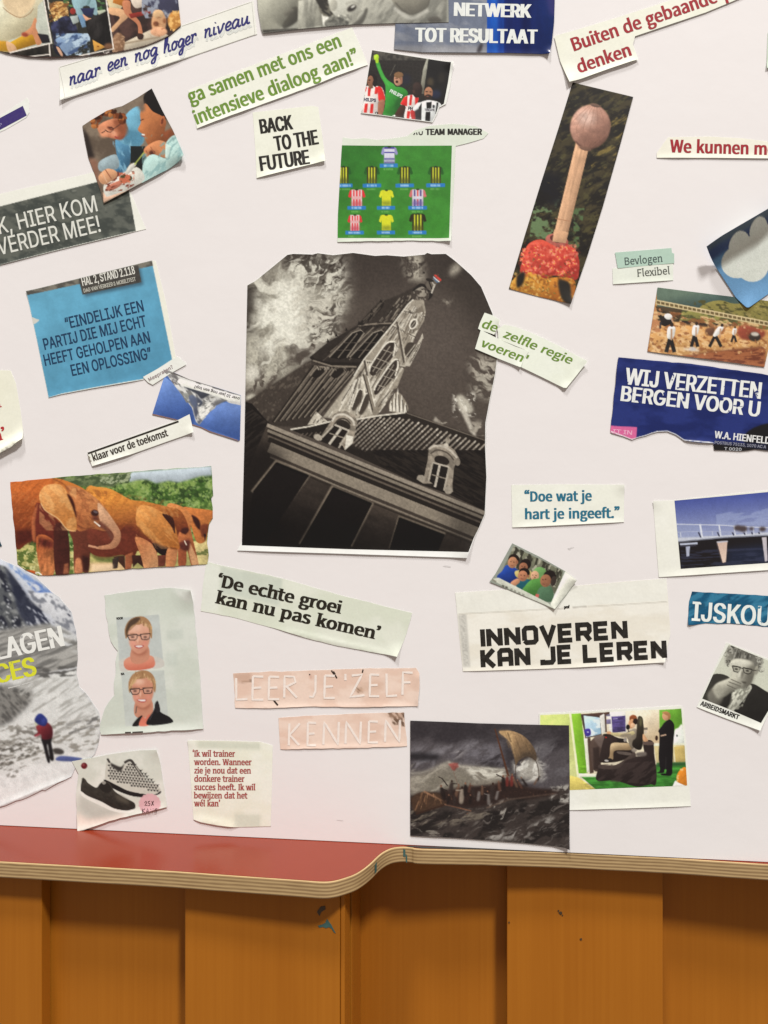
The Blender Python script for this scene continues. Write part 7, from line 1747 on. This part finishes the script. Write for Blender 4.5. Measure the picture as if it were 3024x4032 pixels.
pen_letters(c, [('L', 216, 298, 1003, 862), ('E', 322, 406, 1003, 850), ('E', 428, 510, 1000, 852), ('R', 530, 622, 990, 850), ('J', 690, 760, 985, 842), ('E', 792, 872, 992, 845), ("'", 925, 935, 985, 835), ('Z', 955, 1060, 985, 838), ('E', 1088, 1162, 980, 838), ('L', 1198, 1275, 980, 832), ('F', 1302, 1372, 972, 824)], 15, (252, 234, 220), off=.2)
for q, w in (('838,812 846,826', 9), ('848,820 860,840', 16), ('862,842 874,864', 10), ('456,1000 489,1040', 11), ('1045,806 1040,828', 9), ('692,838 700,840', 8)): c.strokes([q], w, (58, 44, 34), .1, 'pen_mark')
O = '493,1122 700,1108 900,1100 1315,1084 1322,1200 1332,1306 1150,1312 960,1320 700,1322 505,1326 498,1220'
def ex2(p):
    p.c('1200,1085 1316,1085 1316,1180 1230,1160', (110, 84, 64), 40, 10, .9, seed=6, lo=.5, hi=.58); p.l('1315,1088 1300,1132 1290,1125', 7, (50, 38, 32)); p.l('1300,1135 1240,1168', 4, (110, 86, 68), sm=0); p.l('1200,1108 1250,1120', 4, (140, 110, 90))
    p.f('1160,1090 1316,1086 1316,1130 1240,1125', (196, 160, 134), soft=10, a=.6)
c = Clip('text_clipping', 'shorter peach strip with pale hand-drawn capitals, its top right corner creased dark', 'clipping', 'H', O, peach(O, 5, ex2), 1, [('pt', 1315, 1086, 110, 2.2), ('ln', 505, 1326, 1332, 1306, 40, 1.5)], jag=.9, sp=6)
pen_letters(c, [('K', 560, 640, 1302, 1158), ('E', 682, 748, 1300, 1152), ('N', 786, 892, 1296, 1148), ('N', 930, 1036, 1290, 1146), ('E', 1080, 1152, 1282, 1144), ('N', 1188, 1292, 1278, 1136)], 15, (252, 234, 220), off=.2)

# ---------------------------------------------------------------- glacier and hiker
O = '-160,150 0,222 140,285 260,350 370,460 430,500 520,610 555,780 565,950 555,1050 575,1150 650,1230 718,1330 732,1430 722,1530 690,1640 640,1690 560,1712 520,1802 430,1842 330,1902 310,1896 200,1952 -160,2080'
p = Pic('L', B(O), (206, 206, 204))
p.f('-160,150 0,222 140,285 370,460 430,520 300,560 -160,300', (206, 209, 214)); p.c('60,240 400,480 330,560 120,380', (120, 148, 196), 90, 40, .7, seed=3, lo=.46, hi=.6, soft=10); p.c('250,380 380,470 330,520 230,430', (90, 116, 176), 60, 30, .7, seed=4, lo=.45, hi=.56, soft=8)
p.f('200,470 370,465 430,510 525,612 560,780 470,720 330,600', (212, 212, 212)); p.c('200,450 560,500 560,780 300,620', (130, 132, 138), 60, 34, .8, seed=6, lo=.52, hi=.64); p.c('330,470 560,600 560,700 430,560', (56, 58, 72), 40, 20, .7, seed=7, lo=.6, hi=.68)
MT = '-160,180 -10,262 40,278 130,392 220,522 330,622 402,690 350,705 300,740 200,735 60,760 -160,800'
p.f(MT, (88, 90, 92)); p.c(MT, (140, 141, 138), 70, 40, .8, seed=8, lo=.48, hi=.62); p.c(MT, (44, 46, 56), 90, 40, .9, seed=9, lo=.5, hi=.62); p.c(MT, (214, 214, 212), 34, 18, .7, seed=10, lo=.66, hi=.72)
p.f('40,285 130,392 230,530 345,640 350,695 300,700 240,735 150,640 100,480', (46, 50, 66), 1, soft=8, a=.85); p.c('180,560 410,640 400,740 200,740', (200, 202, 206), 60, 14, .8, seed=11, lo=.5, hi=.6)
p.f('-160,760 330,690 480,740 560,800 566,960 300,1060 -160,1150', (146, 144, 138), soft=8); p.t('-160,760 330,720 566,800 566,1000 -160,1150', (118, 116, 111), (172, 169, 161), 150, 16, -.35, seed=12); p.c('400,700 566,760 560,900 430,860', (206, 206, 202), 60, 30, seed=13, lo=.45, hi=.6, soft=10)
p.f('-160,1110 300,1070 556,1020 580,1160 720,1330 732,1430 690,1640 560,1720 -160,1820', (216, 215, 208), 0, soft=8); p.c('250,1000 560,1000 560,1070 250,1090', (96, 94, 90), 60, 12, -.2, seed=14, lo=.48, hi=.6)
p.t('-160,1130 80,1140 240,1180 230,1260 90,1400 -160,1500', (92, 90, 86), (136, 133, 126), 40, 14, .8, seed=15, soft=16); p.c('60,1060 600,1100 720,1400 400,1500 200,1300', (176, 174, 166), 160, 20, -.6, seed=16, lo=.54, hi=.66)
p.c('-160,1450 730,1380 720,1600 400,1640 -160,1800', (150, 146, 136), 50, 16, -.3, seed=17, lo=.5, hi=.62); p.c('-160,1560 260,1540 300,1620 -160,1820', (104, 100, 92), 30, 12, -.3, seed=18, lo=.52, hi=.6); p.c('480,1420 720,1360 720,1440 500,1500', (116, 114, 110), 50, 8, -.3, seed=19, lo=.5, hi=.58); p.c('120,1420 330,1470 300,1560 120,1580', (130, 126, 118), 40, 14, .3, seed=20)
p.f('-160,1820 260,1720 560,1690 520,1802 330,1905 -160,2080', (226, 225, 219), soft=16); p.c('-160,1760 200,1720 150,1800 -160,1860', (150, 146, 138), 36, 12, -.4, seed=23, lo=.54, hi=.62)
p.f('405,1672 450,1652 592,1668 560,1690 430,1688', (84, 94, 140), 1); p.e(425, 1618, 42, 22, (70, 66, 62), .2, 3)
p.f('303,1515 376,1512 374,1560 392,1672 368,1680 344,1590 348,1570 364,1690 345,1692 318,1590', (32, 30, 32), 1); p.f('262,1440 292,1424 342,1408 380,1450 378,1520 312,1532 295,1494 258,1512 250,1500 275,1480', (124, 48, 52), 1, sh=((86, 32, 40), (290, 1440, 370, 1500))); p.l('290,1495 258,1508', 10, (180, 80, 90)); p.e(262, 1415, 10, 20, (190, 190, 160)); p.f('252,1395 270,1355 300,1345 335,1375 345,1405 325,1435 285,1425', (44, 54, 116), 1); p.e(320, 1400, 18, 24, (60, 70, 136), .3, 5)
p.soften(1)
c = Clip('photo_clipping', 'torn glacier picture with a red-jacketed hiker and white and yellow capitals, left edge', 'picture cutting', 'L', O, p, 1, [('ln', -160, 2080, 520, 1802, 50, 2.2)], jag=1.3)
c.full(p, sp=2.9)
c.text('C', 'LAGEN', (-22, 957), (474, 850), 146, (238, 236, 226), 8, 4, worn=(178, 176, 170))
c.text('C', 'CES', (-22, 1128), (274, 1062), 134, (222, 222, 54), 8, 4, worn=(176, 174, 96))
c.strokes(['60,1160 150,1138', '160,1135 240,1112'], 8, (206, 204, 196), .1)

# ---------------------------------------------------------------- shoes
O = '525,1690 620,1672 700,1660 800,1640 900,1625 1020,1610 1140,1605 1165,1700 1190,1860 1215,2020 1000,2070 800,2120 620,2182 575,2188 560,2080 555,1920 572,1780'
p = Pic('L', B(O), (222, 221, 206), life=0.03)
p.t(None, (214, 214, 198), (230, 228, 214), 160, seed=3); p.f('560,2060 900,2060 900,2100 570,2170', (232, 212, 196), soft=20); p.f('580,1930 700,2000 900,2060 620,2100', (198, 196, 182), 1, soft=18)
p.f('780,1670 800,1672 812,1705 880,1728 912,1700 925,1685 950,1680 975,1710 1020,1775 1060,1830 1130,1855 1168,1890 1165,1915 1110,1935 950,1910 860,1870 775,1830 765,1790', (206, 202, 186), 1)
for i in range(19):
    for j in range(14):
        x = 766 + i * 22 + (j % 2) * 11; y = 1672 + j * 19 + i * 2
        if 780 <= x <= 1150 and y > 1690 + (x - 790) * .10 and y > 1695 + max(0, x - 960) * .85 and y < 1812 + (x - 775) * .27 and not (825 < x < 915 and y < 1740):
            p.f([(x, y), (x + 13, y + 3), (x + 11, y + 14), (x - 2, y + 11)], (40, 37, 34), a=.95); p.l([(x + 13, y + 3), (x + 19, y - 2)], 4, (70, 66, 60))
p.f('765,1822 860,1868 950,1908 1110,1932 1168,1905 1160,1926 1090,1945 980,1945 860,1905 770,1850', (32, 29, 28), 1); p.f('805,1700 830,1712 880,1730 905,1705 880,1760 830,1740', (58, 54, 50), 1, soft=3); p.l('905,1700 950,1682 985,1725 1040,1800', 18, (64, 60, 56), sm=1); p.l('782,1670 800,1700', 14, (60, 56, 52)); p.l('985,1720 1050,1815', 8, (176, 172, 158))
p.f('600,1815 625,1822 640,1845 700,1880 730,1850 760,1835 800,1850 835,1905 900,1950 970,1985 985,2010 975,2040 920,2050 830,2035 740,1985 640,1945 590,1915', (62, 58, 50), 1, sh=((44, 41, 36), (700, 1850, 680, 1980))); p.mul('604,1822 640,1850 700,1885 760,1845 800,1858 835,1910 970,1990 972,2030 920,2044 740,1980 600,1915', .9, 1.12, 16, 12, .4, seed=9)
p.f('590,1905 640,1940 740,1982 830,2030 920,2046 978,2035 970,2055 900,2062 820,2050 720,2005 620,1955 588,1925', (236, 233, 220), 1); p.l('602,1812 612,1845', 12, (50, 46, 40)); p.f('720,1870 745,1842 790,1850 815,1895 780,1920 740,1900', (40, 37, 33), 1); p.e(757, 1845, 14, 12, (150, 146, 134)); p.e(890, 1965, 60, 18, (84, 78, 66), .5, 10)
th = np.linspace(0, 2 * math.pi, 33)[:-1]
p.f([(1090 + (76 + 6 * (k % 2)) * math.cos(a), 1998 + (72 + 6 * (k % 2)) * math.sin(a)) for k, a in enumerate(th)], (222, 176, 176)); p.e(614, 1722, 23, 23, (104, 30, 36), 0, 1); p.e(608, 1715, 9, 7, (160, 84, 84), 0, 4)
c = Clip('photo_clipping', 'cutting with two sports shoes, one checked and one dark, and a pink badge', 'picture cutting', 'L', O, p, 4, [('pt', 580, 2185, 160, 4.0), ('ln', 575, 2188, 1215, 2020, 60, 2.6), ('pt', 1150, 1610, 110, 1.6)], jag=.7, sp=3.0)
c.strokes(['1052,1990 1062,1978 1070,1985 1054,2010 1074,2008', '1092,1978 1080,1980 1080,1992 1092,1996 1088,2010 1078,2010', '1104,1978 1118,2008', '1118,1976 1102,2010', '1036,2032 1040,2062', '1056,2032 1038,2046 1058,2060', '1066,2062 1076,2030 1086,2060', '1068,2050 1084,2048', '1096,2060 1098,2032 1114,2058 1116,2030', '1146,2030 1130,2034 1130,2044 1144,2048 1140,2058 1126,2056'], 5, (76, 46, 46))

# ---------------------------------------------------------------- red serif paragraph
O = '1115,475 1330,478 1545,484 1620,505 1615,740 1608,985 1400,990 1290,977 1200,960 1150,944 1132,700'
p = Pic('J', B(O), (237, 235, 214), life=0.03)
p.t(None, (234, 232, 208), (241, 239, 222), 200, seed=3); p.f('1170,480 1545,486 1545,530 1170,520', (214, 215, 194), soft=4); p.f('1395,910 1550,915 1545,990 1395,990', (216, 217, 196), soft=4)
c = Clip('text_clipping', 'cream paper with a seven-line red serif paragraph, near the bottom of the board', 'clipping', 'J', O, p, 1, [('ln', 1150, 944, 1400, 992, 60, 3.0), ('pt', 1120, 480, 70, 1.2)])
RT = (172, 82, 76)
for s, x0, x1, y in (('‘Ik wil trainer', 1142, 1399, 570), ('worden. Wanneer', 1152, 1497, 620), ('zie je nou dat een', 1152, 1491, 670), ('donkere trainer', 1152, 1455, 719), ('succes heeft. Ik wil', 1152, 1519, 769), ('bewijzen dat het', 1152, 1472, 818), ('wél kan’', 1152, 1310, 865)):
    c.text('S', s, (x0, y), (x1, y + 1), 35, RT, 1.7, .8, serif=.9)

# ---------------------------------------------------------------- simulator
O = '-70,125 75,118 500,96 1000,66 1355,45 1378,75 1410,450 1440,860 1455,1055 900,1074 240,1095 -70,1106'
p = Pic('N', B(O), (240, 238, 220))
P0 = '-60,140 85,133 700,104 1358,74 1392,450 1418,850 800,872 235,895 -60,905'
p.f(P0, (232, 220, 190)); p.f('-60,140 250,128 320,770 500,890 -60,905', (206, 216, 128), sh=((222, 224, 150), (60, 300, 280, 700))); p.f('232,128 262,127 340,760 312,770', (236, 238, 190)); p.f('254,127 350,122 422,720 330,742', (140, 190, 58), sh=((112, 168, 44), (280, 200, 360, 700)))
p.f('235,745 330,770 505,892 235,898 -60,905 -60,700', (226, 206, 112)); p.f('330,742 520,740 1108,640 1405,620 1420,852 505,892', (66, 132, 52)); p.mul('330,640 1420,620 1420,880 400,890', .85, 1.15, 80, 20, seed=3)
p.f('585,120 800,102 1140,90 1140,420 980,420 600,330', (234, 222, 196), sh=((222, 196, 156), (1000, 100, 1120, 380))); p.f('620,110 800,102 812,310 640,320', (232, 228, 216)); p.f('655,156 795,146 800,306 668,318', (82, 70, 116)); p.mul('655,156 795,146 800,306 668,318', .85, 1.2, 50, 14, seed=4); p.l('670,180 720,176', 6, (180, 176, 200)); p.f('605,185 650,182 652,228 608,232', (130, 120, 150)); p.f('590,130 640,127 645,150 592,155', (120, 112, 130))
p.f('1138,90 1362,76 1375,330 1142,380', (112, 166, 60), sh=((92, 146, 46), (1160, 120, 1350, 300))); p.f('1290,300 1330,270 1370,240 1390,430 1285,440', (236, 238, 224), 1, soft=6); p.f('1085,440 1390,425 1402,620 1110,640', (206, 190, 140)); p.f('1080,432 1392,420 1394,440 1082,452', (232, 232, 206)); p.f('1280,450 1300,450 1305,615 1290,615', (232, 226, 190)); p.f('1285,460 1395,450 1402,610 1300,618', (196, 172, 104)); p.f('1110,620 1404,612 1404,648 1112,660', (52, 92, 50), soft=6)
p.e(1315, 348, 8, 12, (60, 66, 66)); p.f('980,268 1020,266 1020,290 982,292', (130, 118, 104)); p.f('990,300 1015,298 1015,322 992,324', (206, 190, 170)); p.e(1110, 372, 14, 26, (60, 40, 30))
p.f('355,132 640,108 640,128 540,160 380,150', (88, 66, 56)); p.f('348,132 540,152 560,340 395,378', (76, 60, 54)); p.f('378,146 540,166 552,332 402,364', (196, 218, 228), sh=((170, 204, 222), (400, 200, 520, 320))); p.c('378,146 540,166 552,332 402,364', (226, 236, 238), 90, 60, seed=6); p.f('385,290 440,280 448,340 400,352', (74, 60, 150), 1); p.e(420, 312, 10, 6, (200, 196, 230)); p.f('540,150 580,128 600,140 606,310 556,330', (226, 222, 210)); p.f('585,130 602,130 612,310 596,316', (90, 72, 62))
p.f('380,378 430,372 455,700 410,720', (222, 220, 200)); p.f('415,375 445,370 480,720 440,730', (84, 66, 56)); p.f('328,728 520,736 516,762 342,762 330,778', (230, 232, 206)); p.f('440,450 470,380 540,350 600,360 610,460 560,560 540,690 470,680', (86, 70, 62), 1); p.f('480,370 560,340 600,400 560,480', (110, 94, 86), 1, soft=6); p.f('470,470 530,460 545,680 480,690', (58, 46, 42), soft=4)
p.f('600,340 700,360 760,390 850,440 870,520 760,600 560,620 540,560', (50, 40, 37), 1); p.e(600, 340, 30, 12, (40, 30, 28)); p.e(602, 366, 10, 6, (196, 50, 40)); p.f('705,370 800,380 810,410 720,420', (40, 34, 32)); p.e(795, 388, 16, 22, (150, 140, 130), .4)
p.f('520,690 540,640 720,660 800,590 860,560 980,540 975,410 1070,405 1090,560 1110,720 1100,840 1050,838 900,858 700,800 512,798', (46, 37, 35), 1); p.f('540,640 700,640 850,540 880,500 900,560 800,600 720,680 545,678', (78, 66, 60), 1); p.c('520,640 1110,600 1100,840 520,800', (72, 60, 56), 120, 30, -.6, seed=7, a=.6); p.f('910,520 1000,512 1002,550 915,555', (110, 100, 92), 1, soft=4); p.f('980,410 1070,408 1078,440 985,440', (96, 80, 72), 1); p.e(885, 492, 30, 22, (150, 138, 124), 0, 4); p.f('720,505 850,520 840,545 730,530', (100, 88, 80), 1)
p.f('640,545 655,430 760,420 850,430 850,490 690,500 672,585 622,582', (196, 172, 134), 1, sh=((160, 134, 100), (700, 430, 720, 500))); p.f('580,590 640,575 670,595 640,612 590,612', (40, 34, 32), 1); p.e(608, 600, 22, 10, (190, 184, 176), .1); p.f('800,330 850,290 910,285 915,420 870,480 840,450 820,380', (150, 138, 120), 1, sh=((120, 108, 92), (820, 320, 900, 430))); p.f('630,312 700,318 800,325 870,300 890,330 800,360 690,350 640,330', (196, 182, 134), 1); p.e(632, 318, 24, 14, (216, 166, 122)); p.e(800, 345, 60, 18, (150, 136, 116), -.1, 4)
p.e(862, 222, 34, 56, (214, 158, 114), .2); p.f('838,160 870,138 905,150 912,190 860,180 840,200', (150, 84, 50), 1); p.e(898, 205, 26, 30, (44, 32, 28)); p.e(850, 215, 16, 26, (216, 160, 116)); p.e(872, 245, 22, 24, (226, 184, 146)); p.e(823, 262, 20, 26, (30, 26, 26)); p.l('826,290 832,310', 8, (40, 34, 32))
p.f('912,250 922,165 945,150 972,180 982,300 972,410 960,480 920,490 868,450 872,400 905,360', (64, 58, 46), 1, sh=((40, 34, 30), (940, 200, 920, 450))); p.e(950, 210, 12, 46, (96, 92, 66), 0, 6); p.f('975,330 1022,390 1018,405 975,400', (206, 160, 120), 1)
p.f('1128,300 1160,255 1190,215 1240,185 1282,225 1290,290 1280,400 1275,560 1268,650 1262,740 1205,745 1210,690 1190,690 1180,720 1115,722 1145,690 1130,560 1140,350', (30, 27, 28), 1); p.e(1205, 150, 38, 46, (214, 160, 122), .1); p.f('1165,112 1210,105 1245,125 1250,170 1225,185 1222,150 1185,130', (176, 128, 84), 1); p.l('1150,350 1208,338', 14, (200, 168, 140)); p.e(1190, 738, 40, 10, (24, 22, 22)); p.l('1205,560 1200,690', 5, (70, 66, 64), a=.6)
p.f('1310,770 1340,700 1405,670 1420,840 1390,845 1330,820', (220, 136, 46), 1); p.f('1275,850 1300,800 1330,820 1400,850 1418,845 1418,856 1280,862', (238, 234, 222), 1); p.c('1310,680 1418,680 1418,840 1310,840', (240, 190, 120), 40, seed=9, lo=.56, hi=.66)
c = Clip('photo_clipping', 'photo of a person in a driving simulator and a standing man in black', 'picture cutting', 'N', O, (240, 237, 222), 1, [('ln', 240, 1095, 1455, 1055, 60, 1.2)])
c.pic(P0, p.finish(), sp=2.5)

# ---------------------------------------------------------------- stormy sea
O = '240,118 520,128 800,140 1200,150 1535,156 1541,600 1538,1165 1500,1150 1200,1120 900,1096 560,1072 240,1056'
p = Pic('M', B(O), (72, 66, 68))
p.t(None, (58, 53, 55), (84, 78, 79), 260, 140, -.3, seed=3); p.f('240,110 1540,150 1540,280 240,240', (56, 51, 53), soft=60, a=.7)
p.c('240,340 520,330 780,260 840,380 640,480 240,520', (124, 119, 121), 170, 60, -.6, seed=5, lo=.42, hi=.68, soft=30, warp=60); p.c('520,470 680,290 980,310 1030,480 640,530', (112, 107, 110), 180, 60, -.55, seed=6, lo=.4, hi=.64, soft=36, warp=60); p.f('240,382 470,395 440,440 240,435', (46, 43, 45), 1, soft=14)
p.c('1230,290 1540,250 1540,660 1300,640', (98, 93, 94), 170, 60, -.8, seed=7, lo=.42, hi=.64, soft=30, warp=60); p.c('1260,340 1460,320 1420,480 1260,520', (160, 155, 151), 110, 40, -.9, seed=8, lo=.46, hi=.66, soft=24, warp=40); p.c('540,420 660,330 720,320 640,420', (158, 152, 150), 90, 30, -.6, seed=25, lo=.45, hi=.65, soft=18, warp=30)
p.f('240,720 242,570 400,520 540,455 620,478 800,500 1000,520 1060,560 1040,640 760,680 480,690 300,730', (132, 124, 111), 1, soft=22); p.f('300,640 500,560 760,600 600,680 400,690', (120, 113, 99), 1, soft=34, a=.8)
p.l('242,545 330,540 400,520 480,480 545,455', 13, (176, 169, 154), w1=6, sm=1, soft=7, a=.7); p.l('545,455 640,490 800,505 1020,520', 18, (186, 179, 162), sm=1, soft=8, a=.9); p.c('680,490 1040,510 1030,580 760,600', (206, 200, 184), 110, 34, .15, seed=9, lo=.42, hi=.62, soft=14, warp=40)
p.c('245,470 540,460 620,660 245,740', (168, 160, 144), 150, 26, -.4, seed=10, lo=.5, hi=.68, soft=14, warp=40, a=.7); p.c('245,640 500,640 420,760 245,760', (126, 118, 106), 90, 24, -.3, seed=26, lo=.46, hi=.62, soft=16, warp=30)
p.f('1105,560 1150,475 1220,415 1285,445 1325,560 1270,600 1150,600', (160, 154, 143), 1, soft=18); p.c('1080,430 1340,420 1340,600 1090,620', (212, 207, 195), 80, 50, -.7, seed=11, lo=.46, hi=.64, soft=18, warp=40)
SEA = '240,730 520,700 800,800 1100,720 1535,650 1541,1170 900,1100 240,1060'
p.f(SEA, (62, 54, 50), 0, soft=10); p.c(SEA, (40, 35, 33), 170, 60, -.35, seed=12, lo=.44, hi=.62, soft=12, warp=50); p.c('240,840 760,800 1000,880 600,970 240,970', (116, 106, 93), 120, 24, -.35, seed=13, lo=.52, hi=.7, soft=14, warp=40); p.c('240,930 540,920 540,1060 240,1060', (122, 114, 104), 90, 18, -.15, seed=14, lo=.56, hi=.7, warp=30)
p.c('880,1010 1130,1010 1420,880 1420,960 1180,1080 880,1100', (150, 144, 136), 110, 26, -.5, seed=15, lo=.44, hi=.64, soft=14, warp=40); p.c('1380,650 1540,640 1540,800 1380,760', (166, 160, 150), 60, 26, -.5, seed=16, lo=.46, hi=.62, soft=8, warp=24); p.c('880,780 1060,740 990,930 900,930', (158, 151, 140), 70, 20, -.8, seed=17, lo=.5, hi=.66, warp=24); p.c('620,840 1540,780 1540,1150 620,1080', (96, 88, 82), 90, 16, -.4, seed=18, lo=.58, hi=.72, warp=40)
# raft and sail
p.f('250,745 340,700 520,720 560,790 420,840 290,870 250,800', (74, 55, 42), 1, soft=8); p.hatch('260,860 520,800 470,720 330,700', 40, (4, 9), [(120, 88, 64), (56, 40, 32), (150, 114, 84), (88, 62, 46)], 19, (.2, .6), .8); p.l('350,695 500,770', 14, (156, 116, 88), w1=6, soft=2); p.l('285,880 520,805', 14, (60, 42, 34)); p.l('520,800 740,855 700,880', 12, (128, 92, 72), w1=7)
p.f('480,690 720,655 900,640 1040,600 1200,660 1460,690 1440,720 1200,760 1050,750 900,800 740,830 560,810 500,760', (50, 37, 33), 0, soft=9); p.hatch('540,810 1400,720 1440,690 500,700', 60, (4, 8), [(92, 64, 50), (38, 28, 26), (70, 48, 40), (112, 82, 64)], 20, (.1, .4), .6, (0, 1)); p.l('860,830 1050,760 1420,712', 9, (112, 92, 78), w1=4, soft=2)
p.f('965,212 1010,200 1080,205 1160,240 1230,310 1268,390 1260,440 1200,405 1130,440 1100,480 1085,400 1050,290', (168, 136, 98), 1, sh=((98, 80, 62), (1020, 250, 1200, 420))); p.f('965,212 1010,200 1060,210 1080,300 1100,420 1050,290', (196, 162, 116), 1, soft=10, a=.9); p.hatch('1085,460 1262,430 1180,250 1000,205', 30, (5, 12), [(120, 96, 70), (150, 120, 86), (90, 72, 54)], 21, (.2, .6), .5); p.f('1120,440 1170,380 1264,400 1262,450 1200,405', (80, 67, 54), 1, soft=12)
p.l('930,182 1040,570', 11, (86, 56, 42), w1=18); p.l('1100,480 1096,600', 6, (64, 48, 40)); p.l('1262,440 1282,500 1290,600', 5, (60, 48, 42), sm=1); p.l('1140,470 1200,412 1262,440', 5, (70, 56, 46), sm=1)
# crew as loose dabs, a small faded flag
rs = random.Random(12)
for x, y, h, lean, kk in ((520, 760, 130, -.2, 0), (565, 720, 130, .1, 1), (612, 735, 110, .2, 2), (655, 790, 150, .05, 3), (690, 730, 120, 0, 0), (720, 700, 80, .1, 4), (760, 740, 90, -.1, 1), (792, 770, 100, .1, 5), (826, 720, 80, 0, 2), (850, 770, 90, .2, 0), (880, 800, 110, 0, 5), (905, 760, 150, .05, 1), (940, 760, 90, .15, 5), (970, 690, 90, -.1, 4), (1005, 680, 130, -.05, 0), (1030, 650, 100, 0, 6), (1065, 650, 110, .05, 6), (1110, 660, 90, -.3, 2), (1150, 670, 80, -.4, 4), (1190, 650, 80, -.5, 0), (1250, 640, 60, .4, 2), (1280, 610, 50, .2, 0), (545, 800, 90, .1, 0), (730, 800, 90, 0, 0), (600, 790, 80, 0, 1)):
    col = [(38, 30, 28), (56, 46, 42), (104, 78, 62), (150, 136, 120), (92, 62, 50), (120, 112, 106), (112, 48, 42)][kk]
    dx = lean * h
    p.f([(x - h * .10, y), (x + h * .10, y), (x + dx * .6 + h * .13, y - h * .45), (x + dx + h * .08, y - h * .74), (x + dx - h * .08, y - h * .74), (x + dx * .6 - h * .12, y - h * .45)], col, 1, 2, .92)
    p.e(x + dx * 1.1, y - h * .84, h * .065, h * .08, (58, 42, 36) if kk % 2 else (128, 92, 72), 0, 1)
    if rs.random() < .5: p.l([(x + dx, y - h * .68), (x + dx + rs.choice((-1, 1)) * h * .35, y - h * rs.uniform(.5, .85))], h * .06, col)
p.l('545,650 500,590 470,576', 9, (40, 32, 30), w1=6); p.l('1000,585 940,555', 8, (46, 36, 34))
p.f('548,470 592,462 632,464 628,482 640,494 616,506 604,528 582,522 572,500', (164, 76, 68), 0, 4, .75, sh=((136, 60, 54), (560, 470, 620, 520))); p.l('588,520 628,640', 4, (128, 104, 90))
for x, y in ((935, 875), (1150, 850)): p.e(x, y, 28, 20, (36, 31, 30), .2, 4)
p.mul(None, .94, 1.06, 14, 9, -.4, seed=30)
c = Clip('photo_clipping', "dark stormy sea print with a sailing raft and red flag, at the board's bottom edge", 'picture cutting', 'M', O, p, 3, [('pt', 1535, 1160, 170, 3.2), ('ln', 240, 1056, 1538, 1165, 50, 1.0)])
c.full(p, sp=2.7)
